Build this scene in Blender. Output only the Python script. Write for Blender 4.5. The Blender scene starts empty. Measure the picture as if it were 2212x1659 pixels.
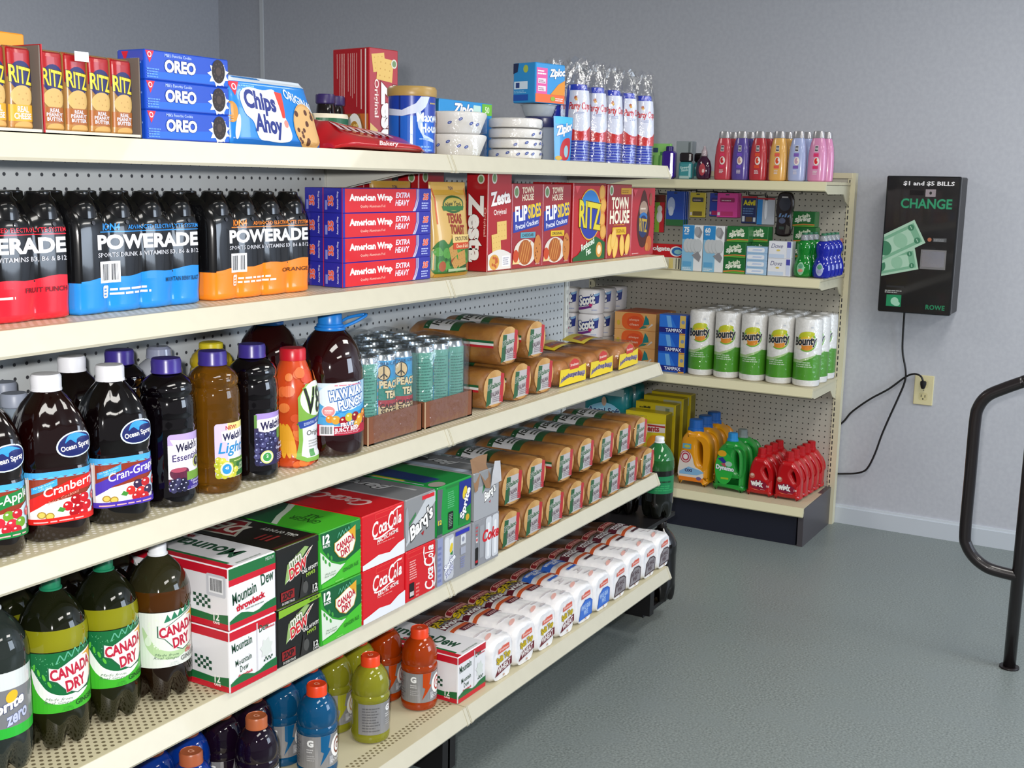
import bpy, math, random
from mathutils import Vector, Matrix
from mathutils.geometry import tessellate_polygon
random.seed(7)
PI = math.pi
col = bpy.context.scene.collection

# ------------------------------------------------------------------ materials
_m = {}
def lin(c):
    c = c / 255.0
    return c / 12.92 if c <= 0.04045 else ((c + 0.055) / 1.055) ** 2.4
def rgb(h):
    h = h.lstrip('#')
    return (lin(int(h[0:2], 16)), lin(int(h[2:4], 16)), lin(int(h[4:6], 16)), 1.0)
def nodes(name):
    m = bpy.data.materials.new(name)
    m.use_nodes = True
    nt = m.node_tree
    return m, nt, nt.nodes['Principled BSDF']
def P(h, r=0.42, metal=0.0, trans=0.0, coat=0.0, spec=0.5, ior=1.45, emit=0.0, sss=0.0, var=0.0):
    """Plain coloured surface; var adds a faint procedural mottling."""
    k = (h, r, metal, trans, coat, spec, ior, emit, sss, var)
    if k in _m:
        return _m[k]
    m, nt, b = nodes('paint_' + h.lstrip('#'))
    b.inputs['Base Color'].default_value = rgb(h)
    b.inputs['Roughness'].default_value = r
    b.inputs['Metallic'].default_value = metal
    b.inputs['Transmission Weight'].default_value = trans
    b.inputs['Coat Weight'].default_value = coat
    b.inputs['Coat Roughness'].default_value = 0.04
    b.inputs['Specular IOR Level'].default_value = spec
    b.inputs['IOR'].default_value = ior
    if sss:
        b.inputs['Subsurface Weight'].default_value = sss
        b.inputs['Subsurface Radius'].default_value = (0.01, 0.01, 0.01)
    if emit:
        b.inputs['Emission Color'].default_value = rgb(h)
        b.inputs['Emission Strength'].default_value = emit
    if var:
        tc = nt.nodes.new('ShaderNodeTexCoord')
        n = nt.nodes.new('ShaderNodeTexNoise')
        n.inputs['Scale'].default_value = 35
        n.inputs['Detail'].default_value = 4
        mx = nt.nodes.new('ShaderNodeMix'); mx.data_type = 'RGBA'
        c = rgb(h)
        mx.inputs[6].default_value = tuple(x * (1 - var) for x in c[:3]) + (1,)
        mx.inputs[7].default_value = tuple(min(1, x * (1 + var)) for x in c[:3]) + (1,)
        nt.links.new(tc.outputs['Object'], n.inputs['Vector'])
        nt.links.new(n.outputs['Fac'], mx.inputs[0])
        nt.links.new(mx.outputs[2], b.inputs['Base Color'])
    _m[k] = m
    return m
def film(name='clear_film', strength=0.03, tint=(1, 1, 1), rough=0.08, edge=0.22):
    """Thin clear plastic wrap: mostly see-through, glossy at grazing angles and on its creases."""
    if name in _m:
        return _m[name]
    m, nt, b = nodes(name)
    nt.nodes.remove(b)
    out = nt.nodes['Material Output']
    t = nt.nodes.new('ShaderNodeBsdfTransparent'); t.inputs['Color'].default_value = tint + (1,)
    g = nt.nodes.new('ShaderNodeBsdfGlossy'); g.inputs['Roughness'].default_value = rough
    lw = nt.nodes.new('ShaderNodeLayerWeight'); lw.inputs['Blend'].default_value = 0.35
    tc = nt.nodes.new('ShaderNodeTexCoord')
    n = nt.nodes.new('ShaderNodeTexNoise'); n.inputs['Scale'].default_value = 38; n.inputs['Detail'].default_value = 3
    bp = nt.nodes.new('ShaderNodeBump'); bp.inputs['Strength'].default_value = 0.6; bp.inputs['Distance'].default_value = 0.01
    mm = nt.nodes.new('ShaderNodeMath'); mm.operation = 'MULTIPLY_ADD'
    mm.inputs[1].default_value = edge; mm.inputs[2].default_value = strength
    mx = nt.nodes.new('ShaderNodeMixShader')
    L = nt.links.new
    L(tc.outputs['Object'], n.inputs['Vector']); L(n.outputs['Fac'], bp.inputs['Height'])
    L(bp.outputs['Normal'], g.inputs['Normal']); L(bp.outputs['Normal'], lw.inputs['Normal'])
    L(lw.outputs['Facing'], mm.inputs[0]); L(mm.outputs[0], mx.inputs[0])
    L(t.outputs[0], mx.inputs[1]); L(g.outputs[0], mx.inputs[2]); L(mx.outputs[0], out.inputs['Surface'])
    _m[name] = m
    return m
def noise_mat(name, c1, c2, scale, r=0.5, detail=4, bump=0.0, ramp=(0.35, 0.65), c3=None, scale2=8):
    if name in _m:
        return _m[name]
    m, nt, b = nodes(name)
    L = nt.links.new
    tc = nt.nodes.new('ShaderNodeTexCoord')
    n = nt.nodes.new('ShaderNodeTexNoise'); n.inputs['Scale'].default_value = scale; n.inputs['Detail'].default_value = detail
    cr = nt.nodes.new('ShaderNodeValToRGB')
    cr.color_ramp.elements[0].position = ramp[0]; cr.color_ramp.elements[1].position = ramp[1]
    cr.color_ramp.elements[0].color = rgb(c1); cr.color_ramp.elements[1].color = rgb(c2)
    L(tc.outputs['Object'], n.inputs['Vector']); L(n.outputs['Fac'], cr.inputs['Fac'])
    src = cr.outputs['Color']
    if c3:
        n2 = nt.nodes.new('ShaderNodeTexNoise'); n2.inputs['Scale'].default_value = scale2; n2.inputs['Detail'].default_value = 3
        mx = nt.nodes.new('ShaderNodeMix'); mx.data_type = 'RGBA'
        mr = nt.nodes.new('ShaderNodeMapRange'); mr.inputs[1].default_value = 0.45; mr.inputs[2].default_value = 0.7; mr.inputs[4].default_value = 0.6
        L(tc.outputs['Object'], n2.inputs['Vector']); L(n2.outputs['Fac'], mr.inputs[0]); L(mr.outputs[0], mx.inputs[0])
        L(src, mx.inputs[6]); mx.inputs[7].default_value = rgb(c3)
        src = mx.outputs[2]
    L(src, b.inputs['Base Color'])
    b.inputs['Roughness'].default_value = r
    if bump:
        bp = nt.nodes.new('ShaderNodeBump'); bp.inputs['Strength'].default_value = bump; bp.inputs['Distance'].default_value = 0.004
        L(n.outputs['Fac'], bp.inputs['Height']); L(bp.outputs['Normal'], b.inputs['Normal'])
    _m[name] = m
    return m
def holes_mat(name, base, dark, pitch, rad, ax, sx=1.0, off=(0.0, 0.0), band=None, r=0.45, rows=None, stagger=False):
    """Punched round holes on a regular grid in object space. ax: the two axes of the sheet; band: only between these values of the second axis."""
    m, nt, b = nodes(name)
    L = nt.links.new
    tc = nt.nodes.new('ShaderNodeTexCoord'); sp = nt.nodes.new('ShaderNodeSeparateXYZ')
    L(tc.outputs['Object'], sp.inputs[0])
    def M(op, a, bb=None, c=None):
        n = nt.nodes.new('ShaderNodeMath'); n.operation = op
        for i, v in enumerate((a, bb, c)):
            if v is None: continue
            if isinstance(v, (int, float)): n.inputs[i].default_value = v
            else: L(v, n.inputs[i])
        return n.outputs[0]
    A, Bv = sp.outputs[ax[0]], sp.outputs[ax[1]]
    pb = pitch * sx
    row = M('FLOOR', M('DIVIDE', M('ADD', Bv, off[1]), pb))
    a0 = M('DIVIDE', M('ADD', A, off[0]), pitch)
    if stagger:
        a0 = M('ADD', a0, M('MULTIPLY', M('MODULO', row, 2.0), 0.5))
    fa = M('MULTIPLY', M('SUBTRACT', M('FRACT', a0), 0.5), pitch)
    fb = M('MULTIPLY', M('SUBTRACT', M('FRACT', M('DIVIDE', M('ADD', Bv, off[1]), pb)), 0.5), pb)
    d = M('SQRT', M('ADD', M('MULTIPLY', fa, fa), M('MULTIPLY', fb, fb)))
    mk = M('LESS_THAN', d, rad)
    if band:
        mk = M('MULTIPLY', mk, M('MULTIPLY', M('GREATER_THAN', Bv, band[0]), M('LESS_THAN', Bv, band[1])))
    mx = nt.nodes.new('ShaderNodeMix'); mx.data_type = 'RGBA'
    L(mk, mx.inputs[0])
    n = nt.nodes.new('ShaderNodeTexNoise'); n.inputs['Scale'].default_value = 6; n.inputs['Detail'].default_value = 3
    L(tc.outputs['Object'], n.inputs['Vector'])
    m2 = nt.nodes.new('ShaderNodeMix'); m2.data_type = 'RGBA'
    c = rgb(base)
    m2.inputs[6].default_value = tuple(x * 0.93 for x in c[:3]) + (1,); m2.inputs[7].default_value = tuple(min(1, x * 1.05) for x in c[:3]) + (1,)
    L(n.outputs['Fac'], m2.inputs[0])
    L(m2.outputs[2], mx.inputs[6]); mx.inputs[7].default_value = rgb(dark)
    L(mx.outputs[2], b.inputs['Base Color'])
    b.inputs['Roughness'].default_value = r
    bp = nt.nodes.new('ShaderNodeBump'); bp.inputs['Strength'].default_value = 0.5; bp.inputs['Distance'].default_value = 0.002; bp.invert = True
    L(mk, bp.inputs['Height']); L(bp.outputs['Normal'], b.inputs['Normal'])
    return m

# ------------------------------------------------------------------ mesh builder
class B:
    def __init__(s):
        s.v = []; s.f = []; s.mi = []; s.sm = []; s.mats = []
    def mat(s, m):
        if m not in s.mats: s.mats.append(m)
        return s.mats.index(m)
    def add(s, verts, faces, m, smooth=False):
        o = len(s.v); k = s.mat(m)
        s.v.extend([tuple(p) for p in verts])
        for f in faces:
            s.f.append(tuple(i + o for i in f)); s.mi.append(k); s.sm.append(smooth)
    def box(s, x0, x1, y0, y1, z0, z1, m, top=None, bot=None, front=None):
        v = [(x0, y0, z0), (x1, y0, z0), (x1, y1, z0), (x0, y1, z0), (x0, y0, z1), (x1, y0, z1), (x1, y1, z1), (x0, y1, z1)]
        fs = [((0, 3, 2, 1), bot or m), ((4, 5, 6, 7), top or m), ((0, 1, 5, 4), front or m), ((1, 2, 6, 5), m), ((2, 3, 7, 6), m), ((3, 0, 4, 7), m)]
        for f, mm in fs: s.add([v[i] for i in f], [(0, 1, 2, 3)], mm)
    def rbox(s, w, d, h, m, c=0.004, z0=0.0, seg=2, x=0.0, y=0.0):
        """Box with rounded vertical edges and softened rims, base centred on (x, y)."""
        def ring(e, z):
            hw, hd, r = w / 2 - e, d / 2 - e, max(c - e, 0.0005)
            out = []
            for cx, cy, a0 in ((hw - r, -hd + r, -PI / 2), (hw - r, hd - r, 0), (-hw + r, hd - r, PI / 2), (-hw + r, -hd + r, PI)):
                for i in range(seg + 1):
                    a = a0 + (PI / 2) * i / seg
                    out.append((x + cx + r * math.cos(a), y + cy + r * math.sin(a), z))
            return out
        e = c * 0.6
        s.loft([ring(e, z0), ring(0, z0 + e), ring(0, z0 + h - e), ring(e, z0 + h)], m, cap=True, smooth=False)
    def loft(s, rings, m, cap=True, smooth=True, mats=None, closed=True):
        n = len(rings[0]); vs = []; 
        for r in rings: vs.extend(r)
        if mats is None: mats = [m] * (len(rings) - 1)
        o = len(s.v); s.v.extend([tuple(p) for p in vs])
        for i in range(len(rings) - 1):
            k = s.mat(mats[i])
            for j in range(n if closed else n - 1):
                a, b2 = i * n + j, i * n + (j + 1) % n
                s.f.append((o + a, o + b2, o + b2 + n, o + a + n)); s.mi.append(k); s.sm.append(smooth)
        if cap:
            s.f.append(tuple(o + j for j in reversed(range(n)))); s.mi.append(s.mat(mats[0])); s.sm.append(False)
            q = (len(rings) - 1) * n
            s.f.append(tuple(o + q + j for j in range(n))); s.mi.append(s.mat(mats[-1])); s.sm.append(False)
    def lathe(s, prof, m, seg=32, cx=0.0, cy=0.0, z0=0.0, shape=None, mats=None, sharp=38, cap=True, mod=None, zmod=None):
        """prof: (radius, height) from bottom to top. shape(angle) scales the radius; mod(angle, i) adds to it."""
        segs = []; cur = [0]
        for i in range(1, len(prof)):
            cur.append(i)
            if i < len(prof) - 1:
                a = math.atan2(prof[i][1] - prof[i - 1][1], prof[i][0] - prof[i - 1][0])
                b2 = math.atan2(prof[i + 1][1] - prof[i][1], prof[i + 1][0] - prof[i][0])
                dd = abs((b2 - a + PI) % (2 * PI) - PI)
                if math.degrees(dd) > sharp or (mats and mats[i] is not mats[i - 1]):
                    segs.append(cur); cur = [i]
        segs.append(cur)
        def ring(i):
            r, z = prof[i]; out = []
            for j in range(seg):
                a = 2 * PI * j / seg
                k = (shape(a) if shape else 1.0) * r + (mod(a, i) if mod else 0.0)
                out.append((cx + k * math.sin(a), cy - k * math.cos(a), z0 + z + (zmod(a, i) if zmod else 0.0)))
            return out
        for sg in segs:
            s.loft([ring(i) for i in sg], m, cap=False, mats=[(mats[i] if mats else m) for i in sg[:-1]])
        if cap:
            r0 = ring(0); s.add(r0, [tuple(reversed(range(seg)))], mats[0] if mats else m)
            r1 = ring(len(prof) - 1); s.add(r1, [tuple(range(seg))], mats[-1] if mats else m)
    def tube(s, pts, r, m, seg=8, cap=True):
        pts = [Vector(p) for p in pts]; rings = []; up = None
        for i, p in enumerate(pts):
            t = (pts[min(i + 1, len(pts) - 1)] - pts[max(i - 1, 0)]).normalized()
            if up is None:
                up = Vector((0, 0, 1)) if abs(t.z) < 0.9 else Vector((1, 0, 0))
            a = t.cross(up).normalized(); up = a.cross(t).normalized()
            rr = r[i] if isinstance(r, (list, tuple)) else r
            rings.append([tuple(p + (a * math.cos(2 * PI * j / seg) + up * math.sin(2 * PI * j / seg)) * rr) for j in range(seg)])
        s.loft(rings, m, cap=cap)
    def curve(s, splines, depth, bevel, m, y=0.0, res=2, smooth=True):
        """Solid from closed outlines in the x-z plane (a second outline cuts a hole), thickness along y, rounded rims."""
        cu = bpy.data.curves.new('outline', 'CURVE'); cu.dimensions = '2D'; cu.fill_mode = 'BOTH'
        cu.extrude = max(depth / 2 - bevel, 0.0001); cu.bevel_depth = bevel; cu.bevel_resolution = res
        cu.offset = -bevel
        for pts in splines:
            sp = cu.splines.new('POLY'); sp.points.add(len(pts) - 1); sp.use_cyclic_u = True
            for q, p in zip(sp.points, pts): q.co = (p[0], p[1], 0, 1)
        o = bpy.data.objects.new('outline', cu)
        me = o.to_mesh()
        vs = [(v.co.x, y - v.co.z, v.co.y) for v in me.vertices]
        fs = [tuple(p.vertices) for p in me.polygons]
        s.add(vs, fs, m, smooth)
        o.to_mesh_clear(); bpy.data.objects.remove(o); bpy.data.curves.remove(cu)
    def mesh(s, name):
        me = bpy.data.meshes.new(name)
        me.from_pydata(s.v, [], s.f)
        for m in s.mats: me.materials.append(m)
        me.polygons.foreach_set('material_index', s.mi)
        me.polygons.foreach_set('use_smooth', s.sm)
        me.update()
        return me
    def obj(s, name, parent=None, loc=(0, 0, 0), rz=0.0):
        o = bpy.data.objects.new(name, s.mesh(name)); col.objects.link(o)
        if parent is not None: o.parent = parent
        o.location = loc; o.rotation_euler = (0, 0, rz)
        return o

# ------------------------------------------------------------------ things
def tag(o, label=None, cat=None, group=None, kind=None):
    if label: o['label'] = label
    if cat: o['category'] = cat
    if group: o['group'] = group
    if kind: o['kind'] = kind
    return o
def thing(name, label, cat, group=None, loc=(0, 0, 0), rz=0.0):
    o = bpy.data.objects.new(name, None); o.empty_display_size = 0.05
    col.objects.link(o); o.location = loc; o.rotation_euler = (0, 0, rz)
    return tag(o, label, cat, group)
def kids(o):
    return list(o.children)
def copy_tree(o, parent=None):
    c = o.copy(); col.objects.link(c)
    if parent is not None: c.parent = parent
    for ch in kids(o): copy_tree(ch, c)
    return c
def put(o, x, y, z, rz=0.0, label=None):
    o.location = (x, y, z + .0007); o.rotation_euler = (0, 0, rz)
    if label: o['label'] = label
    return o
_used = set()
def again(o):
    """The thing itself the first time, then copies of it with its parts."""
    if o.name in _used: return copy_tree(o)
    _used.add(o.name); return o
RZ = -PI / 2          # products on the far run look towards -x

# ------------------------------------------------------------------ printed surfaces
class Surf:
    def __init__(s, fn, du=None, dv=None): s.fn = fn; s.du = du; s.dv = dv
def plane(O, U, V):
    O, U, V = Vector(O), Vector(U).normalized(), Vector(V).normalized(); N = U.cross(V)
    return Surf(lambda u, v, o: tuple(O + U * u + V * v + N * o))
def front(d, z=0.0, x=0.0, y=0.0): return plane((x, y - d / 2, z), (1, 0, 0), (0, 0, 1))
def left(w, z=0.0): return plane((-w / 2, 0, z), (0, -1, 0), (0, 0, 1))
def right(w, z=0.0): return plane((w / 2, 0, z), (0, 1, 0), (0, 0, 1))
def top(h, d): return plane((0, -d / 2, h), (1, 0, 0), (0, 1, 0))
def cyl(r, a0=0.0, prof=None, shape=None, du=0.006, dv=None, cx=0.0, cy=0.0):
    """u is arc length at radius r from the direction a0 (0 looks to -y); v is height; prof(v) gives the radius."""
    def fn(u, v, o):
        a = a0 + u / r
        k = (prof(v) if prof else r) * (shape(a) if shape else 1.0) + o
        return (cx + k * math.sin(a), cy - k * math.cos(a), v)
    return Surf(fn, du, dv)
def interp(prof):
    def f(z):
        for (r0, z0), (r1, z1) in zip(prof, prof[1:]):
            if z0 <= z <= z1 and z1 > z0: return r0 + (r1 - r0) * (z - z0) / (z1 - z0)
        return prof[-1][0] if z > prof[-1][1] else prof[0][0]
    return f
def clip(poly, ax, c, keep_hi):
    out = []; n = len(poly)
    for i in range(n):
        a, b2 = poly[i], poly[(i + 1) % n]
        ia = (a[ax] >= c) if keep_hi else (a[ax] <= c); ib = (b2[ax] >= c) if keep_hi else (b2[ax] <= c)
        if ia: out.append(a)
        if ia != ib:
            t = (c - a[ax]) / (b2[ax] - a[ax])
            out.append((a[0] + (b2[0] - a[0]) * t, a[1] + (b2[1] - a[1]) * t))
    return out
def strips(poly, ax, step):
    lo, hi = min(p[ax] for p in poly), max(p[ax] for p in poly)
    i0, i1 = math.floor(lo / step), math.ceil(hi / step); out = []
    for i in range(i0, i1):
        q = poly
        if lo < i * step: q = clip(q, ax, i * step, True)
        if hi > (i + 1) * step: q = clip(q, ax, (i + 1) * step, False) if len(q) > 2 else q
        if len(q) > 2: out.append(q)
    return out
_txt = {}
def glyphs(body, bold, shear, space):
    k = (body, bold, shear, space)
    if k not in _txt:
        cu = bpy.data.curves.new('lettering', 'FONT'); cu.body = body; cu.resolution_u = 3 if len(body) < 12 else 1
        cu.offset = bold; cu.shear = shear; cu.space_character = space; cu.align_x = 'CENTER'
        cu.space_line = 0.85
        o = bpy.data.objects.new('lettering', cu); me = o.to_mesh()
        vs = [(v.co.x, v.co.y) for v in me.vertices]; fs = [tuple(p.vertices) for p in me.polygons]
        o.to_mesh_clear(); bpy.data.objects.remove(o); bpy.data.curves.remove(cu)
        _txt[k] = (vs, fs)
    return _txt[k]
class D:
    """Print on a surface: every call lays one more layer a hair above the last."""
    def __init__(s, b, surf, o=0.0003, step=0.00008):
        s.b = b; s.s = surf; s.o = o; s.step = step
    def _emit(s, polys, m):
        S = s.s; vs = []; fs = []
        for p in polys:
            if S.du or S.dv:
                tris = [p] if len(p) <= 3 else [[p[i] for i in t] for t in tessellate_polygon([[Vector((q[0], q[1], 0)) for q in p]])]
                qs = []
                for t in tris:
                    a = 0.5 * ((t[1][0] - t[0][0]) * (t[2][1] - t[0][1]) - (t[2][0] - t[0][0]) * (t[1][1] - t[0][1]))
                    if a < 0: t = [t[0], t[2], t[1]]
                    L2 = strips(t, 0, S.du) if S.du else [t]
                    if S.dv: L2 = [z for y in L2 for z in strips(y, 1, S.dv)]
                    qs += L2
            else: qs = [p]
            for q in qs:
                k = len(vs); vs.extend(S.fn(u, v, s.o) for u, v in q); fs.append(tuple(range(k, k + len(q))))
        s.b.add(vs, fs, m); s.o += s.step
    def poly(s, pts, m): s._emit([pts], m); return s
    def polys(s, L, m): s._emit(L, m); return s
    def rect(s, x0, y0, x1, y1, m): return s.poly([(x0, y0), (x1, y0), (x1, y1), (x0, y1)], m)
    def rrect(s, x0, y0, x1, y1, r, m): return s.poly(rrect(x0, y0, x1, y1, r), m)
    def ell(s, cx, cy, rx, ry, m, rot=0.0, n=24): return s.poly(ell(cx, cy, rx, ry, rot, n), m)
    def dots(s, L, m, n=12): return s.polys([ell(x, y, r, r, 0, n) for x, y, r in L], m)
    def text(s, body, cx, cy, w, h, m, bold=0.0, shear=0.0, rot=0.0, out=None, ow=0.03, space=1.0, warp=None, skew=0.0):
        vs, fs = glyphs(body, bold, shear, space)
        if not vs: return s
        x0, x1 = min(v[0] for v in vs), max(v[0] for v in vs); y0, y1 = min(v[1] for v in vs), max(v[1] for v in vs)
        sy = h / (y1 - y0); sx = w / (x1 - x0) if w else sy
        mx, my = (x0 + x1) / 2, (y0 + y1) / 2; c, sn = math.cos(rot), math.sin(rot)
        def tr(v):
            x, y = (v[0] - mx) * sx, (v[1] - my) * sy
            y += x * skew
            if warp: x, y = warp(x, y)
            return (cx + x * c - y * sn, cy + x * sn + y * c)
        if out is not None:
            ov, of = glyphs(body, bold + ow, shear, space)
            s._emit([[tr(ov[i]) for i in f] for f in of], out)
        s._emit([[tr(vs[i]) for i in f] for f in fs], m); return s
    def lines(s, x0, y0, x1, y1, n, m, fill=0.5):
        """Small print too fine to read: thin ragged bars."""
        L = []; st = (y1 - y0) / n
        for i in range(n):
            e = x1 - (x1 - x0) * random.uniform(0, 0.3); y = y1 - (i + 1) * st; x = x0
            while x < e - 1e-6:
                q = min(e, x + (x1 - x0) * random.uniform(0.08, 0.25))
                L.append([(x, y), (q, y), (q, y + st * fill), (x, y + st * fill)]); x = q + (x1 - x0) * 0.03
        return s.polys(L, m)
    def barcode(s, x0, y0, x1, y1, frame=True):
        W, K = P('#e8eaee'), P('#1a1a22')
        if frame: s.rect(x0, y0, x1, y1, W)
        e = (x1 - x0) * 0.1; x = x0 + e; L = []
        while x < x1 - e:
            w = (x1 - x0) * random.choice((0.015, 0.03, 0.045)); L.append([(x, y0 + e), (x + w, y0 + e), (x + w, y1 - e), (x, y1 - e)])
            x += w + (x1 - x0) * random.choice((0.02, 0.03))
        return s.polys(L, K)
def ell(cx, cy, rx, ry, rot=0.0, n=24):
    c, sn = math.cos(rot), math.sin(rot)
    return [(cx + rx * math.cos(2 * PI * i / n) * c - ry * math.sin(2 * PI * i / n) * sn, cy + rx * math.cos(2 * PI * i / n) * sn + ry * math.sin(2 * PI * i / n) * c) for i in range(n)]
def rrect(x0, y0, x1, y1, r, n=4):
    out = []
    for cx, cy, a0 in ((x1 - r, y0 + r, -PI / 2), (x1 - r, y1 - r, 0), (x0 + r, y1 - r, PI / 2), (x0 + r, y0 + r, PI)):
        out += [(cx + r * math.cos(a0 + PI / 2 * i / n), cy + r * math.sin(a0 + PI / 2 * i / n)) for i in range(n + 1)]
    return out
def burst(cx, cy, r1, r2, n, rot=0.0, sy=1.0):
    return [(cx + (r1 if i % 2 else r2) * math.cos(rot + PI * i / n), cy + sy * (r1 if i % 2 else r2) * math.sin(rot + PI * i / n)) for i in range(2 * n)]
def catmull(pts, n=5):
    out = []; L = len(pts)
    for i in range(L):
        p0, p1, p2, p3 = pts[i - 1], pts[i], pts[(i + 1) % L], pts[(i + 2) % L]
        for k in range(n):
            t = k / n
            out.append(tuple(0.5 * ((2 * p1[a]) + (-p0[a] + p2[a]) * t + (2 * p0[a] - 5 * p1[a] + 4 * p2[a] - p3[a]) * t * t + (-p0[a] + 3 * p1[a] - 3 * p2[a] + p3[a]) * t ** 3) for a in range(len(p1))))
    return out
def spline(pts, n=8):
    pts = [Vector(p) for p in pts]; q = [pts[0]] + pts + [pts[-1]]; out = []
    for i in range(1, len(q) - 2):
        p0, p1, p2, p3 = q[i - 1], q[i], q[i + 1], q[i + 2]
        for k in range(n):
            t = k / n
            out.append(tuple(0.5 * ((2 * p1) + (-p0 + p2) * t + (2 * p0 - 5 * p1 + 4 * p2 - p3) * t * t + (-p0 + 3 * p1 - 3 * p2 + p3) * t ** 3)))
    out.append(tuple(pts[-1])); return out
def sq(n):
    """Superellipse cross-section: n=2 round, larger is squarer."""
    return lambda a: 1.0 / (abs(math.sin(a)) ** n + abs(math.cos(a)) ** n) ** (1.0 / n)
def arch(k):
    return lambda x, y: (x, y - k * x * x)
WHITE = P('#f2f1ee'); BLACK = P('#121214'); RED = P('#c4161c'); NAVY = P('#1c2470')
# ------------------------------------------------------------------ the setting
WALLX, WALLY = 2.985, 3.216
def struct(b, name, label):
    return tag(b.obj(name), label, None, None, 'structure')
m_floor = noise_mat('vinyl_floor', '#666e6d', '#8d9694', 150, 0.38, 8, 0.0, (0.3, 0.7), '#7b8484', 7)
b = B(); b.add([(-5, -5, 0), (WALLX, -5, 0), (WALLX, WALLY, 0), (-5, WALLY, 0)], [(0, 1, 2, 3)], m_floor)
struct(b, 'floor', 'grey speckled vinyl floor')
m_wall = noise_mat('painted_wall', '#b6b9c2', '#bdc0c8', 60, 0.55, 5, 0.03)
b = B(); b.box(WALLX, WALLX + .1, -5, WALLY + .1, 0, 2.75, m_wall); struct(b, 'wall_right', 'pale blue-grey painted wall behind the change machine')
b = B(); b.box(-5, WALLX, WALLY, WALLY + .1, 0, 2.75, m_wall); struct(b, 'wall_back', 'grey wall beyond the long shelving')
b = B(); b.box(-5, WALLX, -5, WALLY, 2.75, 2.8, P('#c9c9c4', .8)); struct(b, 'ceiling', 'off-white ceiling')
b = B()
b.box(WALLX - .013, WALLX, -5, WALLY, 0, .072, P('#c3cad3', .4)); b.box(WALLX - .008, WALLX, -5, WALLY, .072, .084, P('#cdd4dc', .4))
struct(b, 'baseboard_right', 'white painted baseboard along the right wall')
b = B(); b.box(WALLX - .006, WALLX, 2.876, 2.9, 0, 2.75, P('#d6dade', .5)); struct(b, 'trim_1', 'thin pale vertical wall trim strip')

# ------------------------------------------------------------------ shelving
CREAM = P('#c6c1ad', .38, coat=.15, var=.05); CREAM2 = P('#d5cdb0', .42, var=.04); GAP = P('#7d7665', .6); STEEL = P('#c5c6bf', .4)
BLK = P('#141214', .45); DKGREY = P('#2b2a30', .4)
peg_main = holes_mat('pegboard_long_run', '#bfc4c6', '#35363a', .0254, .0033, (0, 2), 1.0, (.0192, .0230), r=.5)
peg_end = holes_mat('pegboard_far_run', '#b9b6aa', '#35332f', .0254, .0030, (1, 2), 1.0, (.0044, .0009), r=.5)
peg_side = holes_mat('slotted_upright', '#d9d4be', '#3c3832', .0254, .0045, (1, 2), 1.0, (0, 0), r=.4)
def deck_mat(name, dark, y0, y1, pitch=.0135, rad=.0033):
    return holes_mat(name, '#c6be9f', dark, pitch, rad, (0, 1), .75, (0, 0), band=(y0, y1), r=.4, stagger=True)
LV = [1.547, 1.273, .934, .576, .272]
DP = [.338, .338, .338, .345, .398]
WHICH = ['top', 'second', 'third', 'fourth', 'bottom']
SEC = [(-1.219, 0.0, 'nearer'), (0.0, 1.219, 'farther')]
def rail_profile(b, x0, x1, y, z, mat, groove=True):
    """Price rail along x at a deck's front edge."""
    pr = [(y + .004, z - .0002), (y - .001, z - .0004), (y - .0155, z - .034), (y - .013, z - .0385), (y + .010, z - .036)]
    b.loft([[(x0, p[0], p[1]) for p in pr], [(x1, p[0], p[1]) for p in pr]], mat, cap=True, smooth=False)
def bracket(b, x, depth, z, m, base=False):
    t = .0025
    if base:
        pts = [(-.0045, .10), (-depth + .045, .10), (-depth + .045, .235), (-.0045, .235)]
        t = .016
    else:
        pts = [(-.0045, z - .082), (-.05, z - .078), (-depth * .62, z - .045), (-depth + .01, z - .036), (-depth + .01, z - .014), (-.0045, z - .014)]
    b.loft([[(x - t, p[0], p[1]) for p in reversed(pts)], [(x + t, p[0], p[1]) for p in reversed(pts)]], m, cap=True, smooth=False)
dm = [deck_mat('deck_top', '#a9a184', -.33, -.29), deck_mat('deck_second', '#efe9d8', -.325, -.275), deck_mat('deck_third', '#f3eee0', -.327, -.277),  # pale holes of second and third decks have reflected light painted in
      deck_mat('deck_fourth', '#6b6149', -.335, -.19, .0145, .0034), deck_mat('deck_bottom', '#7a7052', -.362, -.336, .0135, .0036)]
for i, (z, d) in enumerate(zip(LV, DP)):
    for s, (x0, x1, nm) in enumerate(SEC):
        dz = .004 if (s == 0 and i in (0, 2)) else 0.0
        t = thing('gondola_shelf', '%s shelf of the %s section of the long run, cream metal with a price rail' % (WHICH[i], nm), 'shelf', 'shelves of the long run')
        b = B(); b.box(x0 + .002, x1 - .002, -d, -.004, z - .012, z, dm[i]); b.box(x0 + .002, x1 - .002, -d + .001, -d + .004, z - .03, z - .012, GAP)
        b.obj('deck', t)
        b = B(); rail_profile(b, x0 + .001, x1 - .001, -d, z, CREAM); 
        for xe in (x0 + .004, x1 - .014):                                      # raised end caps of the rail
            pr = [(-d + .002, z + .0003), (-d - .0022, z + .0001), (-d - .0172, z - .0342), (-d - .0145, z - .0395), (-d + .006, z - .037)]
            b.loft([[(xe, p[0], p[1]) for p in pr], [(xe + .010, p[0], p[1]) for p in pr]], CREAM, cap=True, smooth=False)
        b.obj('price_rail', t)
        for xb in (x0 + .012, x1 - .012):
            b = B(); bracket(b, xb, d, z, BLK if i == 4 else STEEL, i == 4); b.obj('bracket', t)
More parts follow.
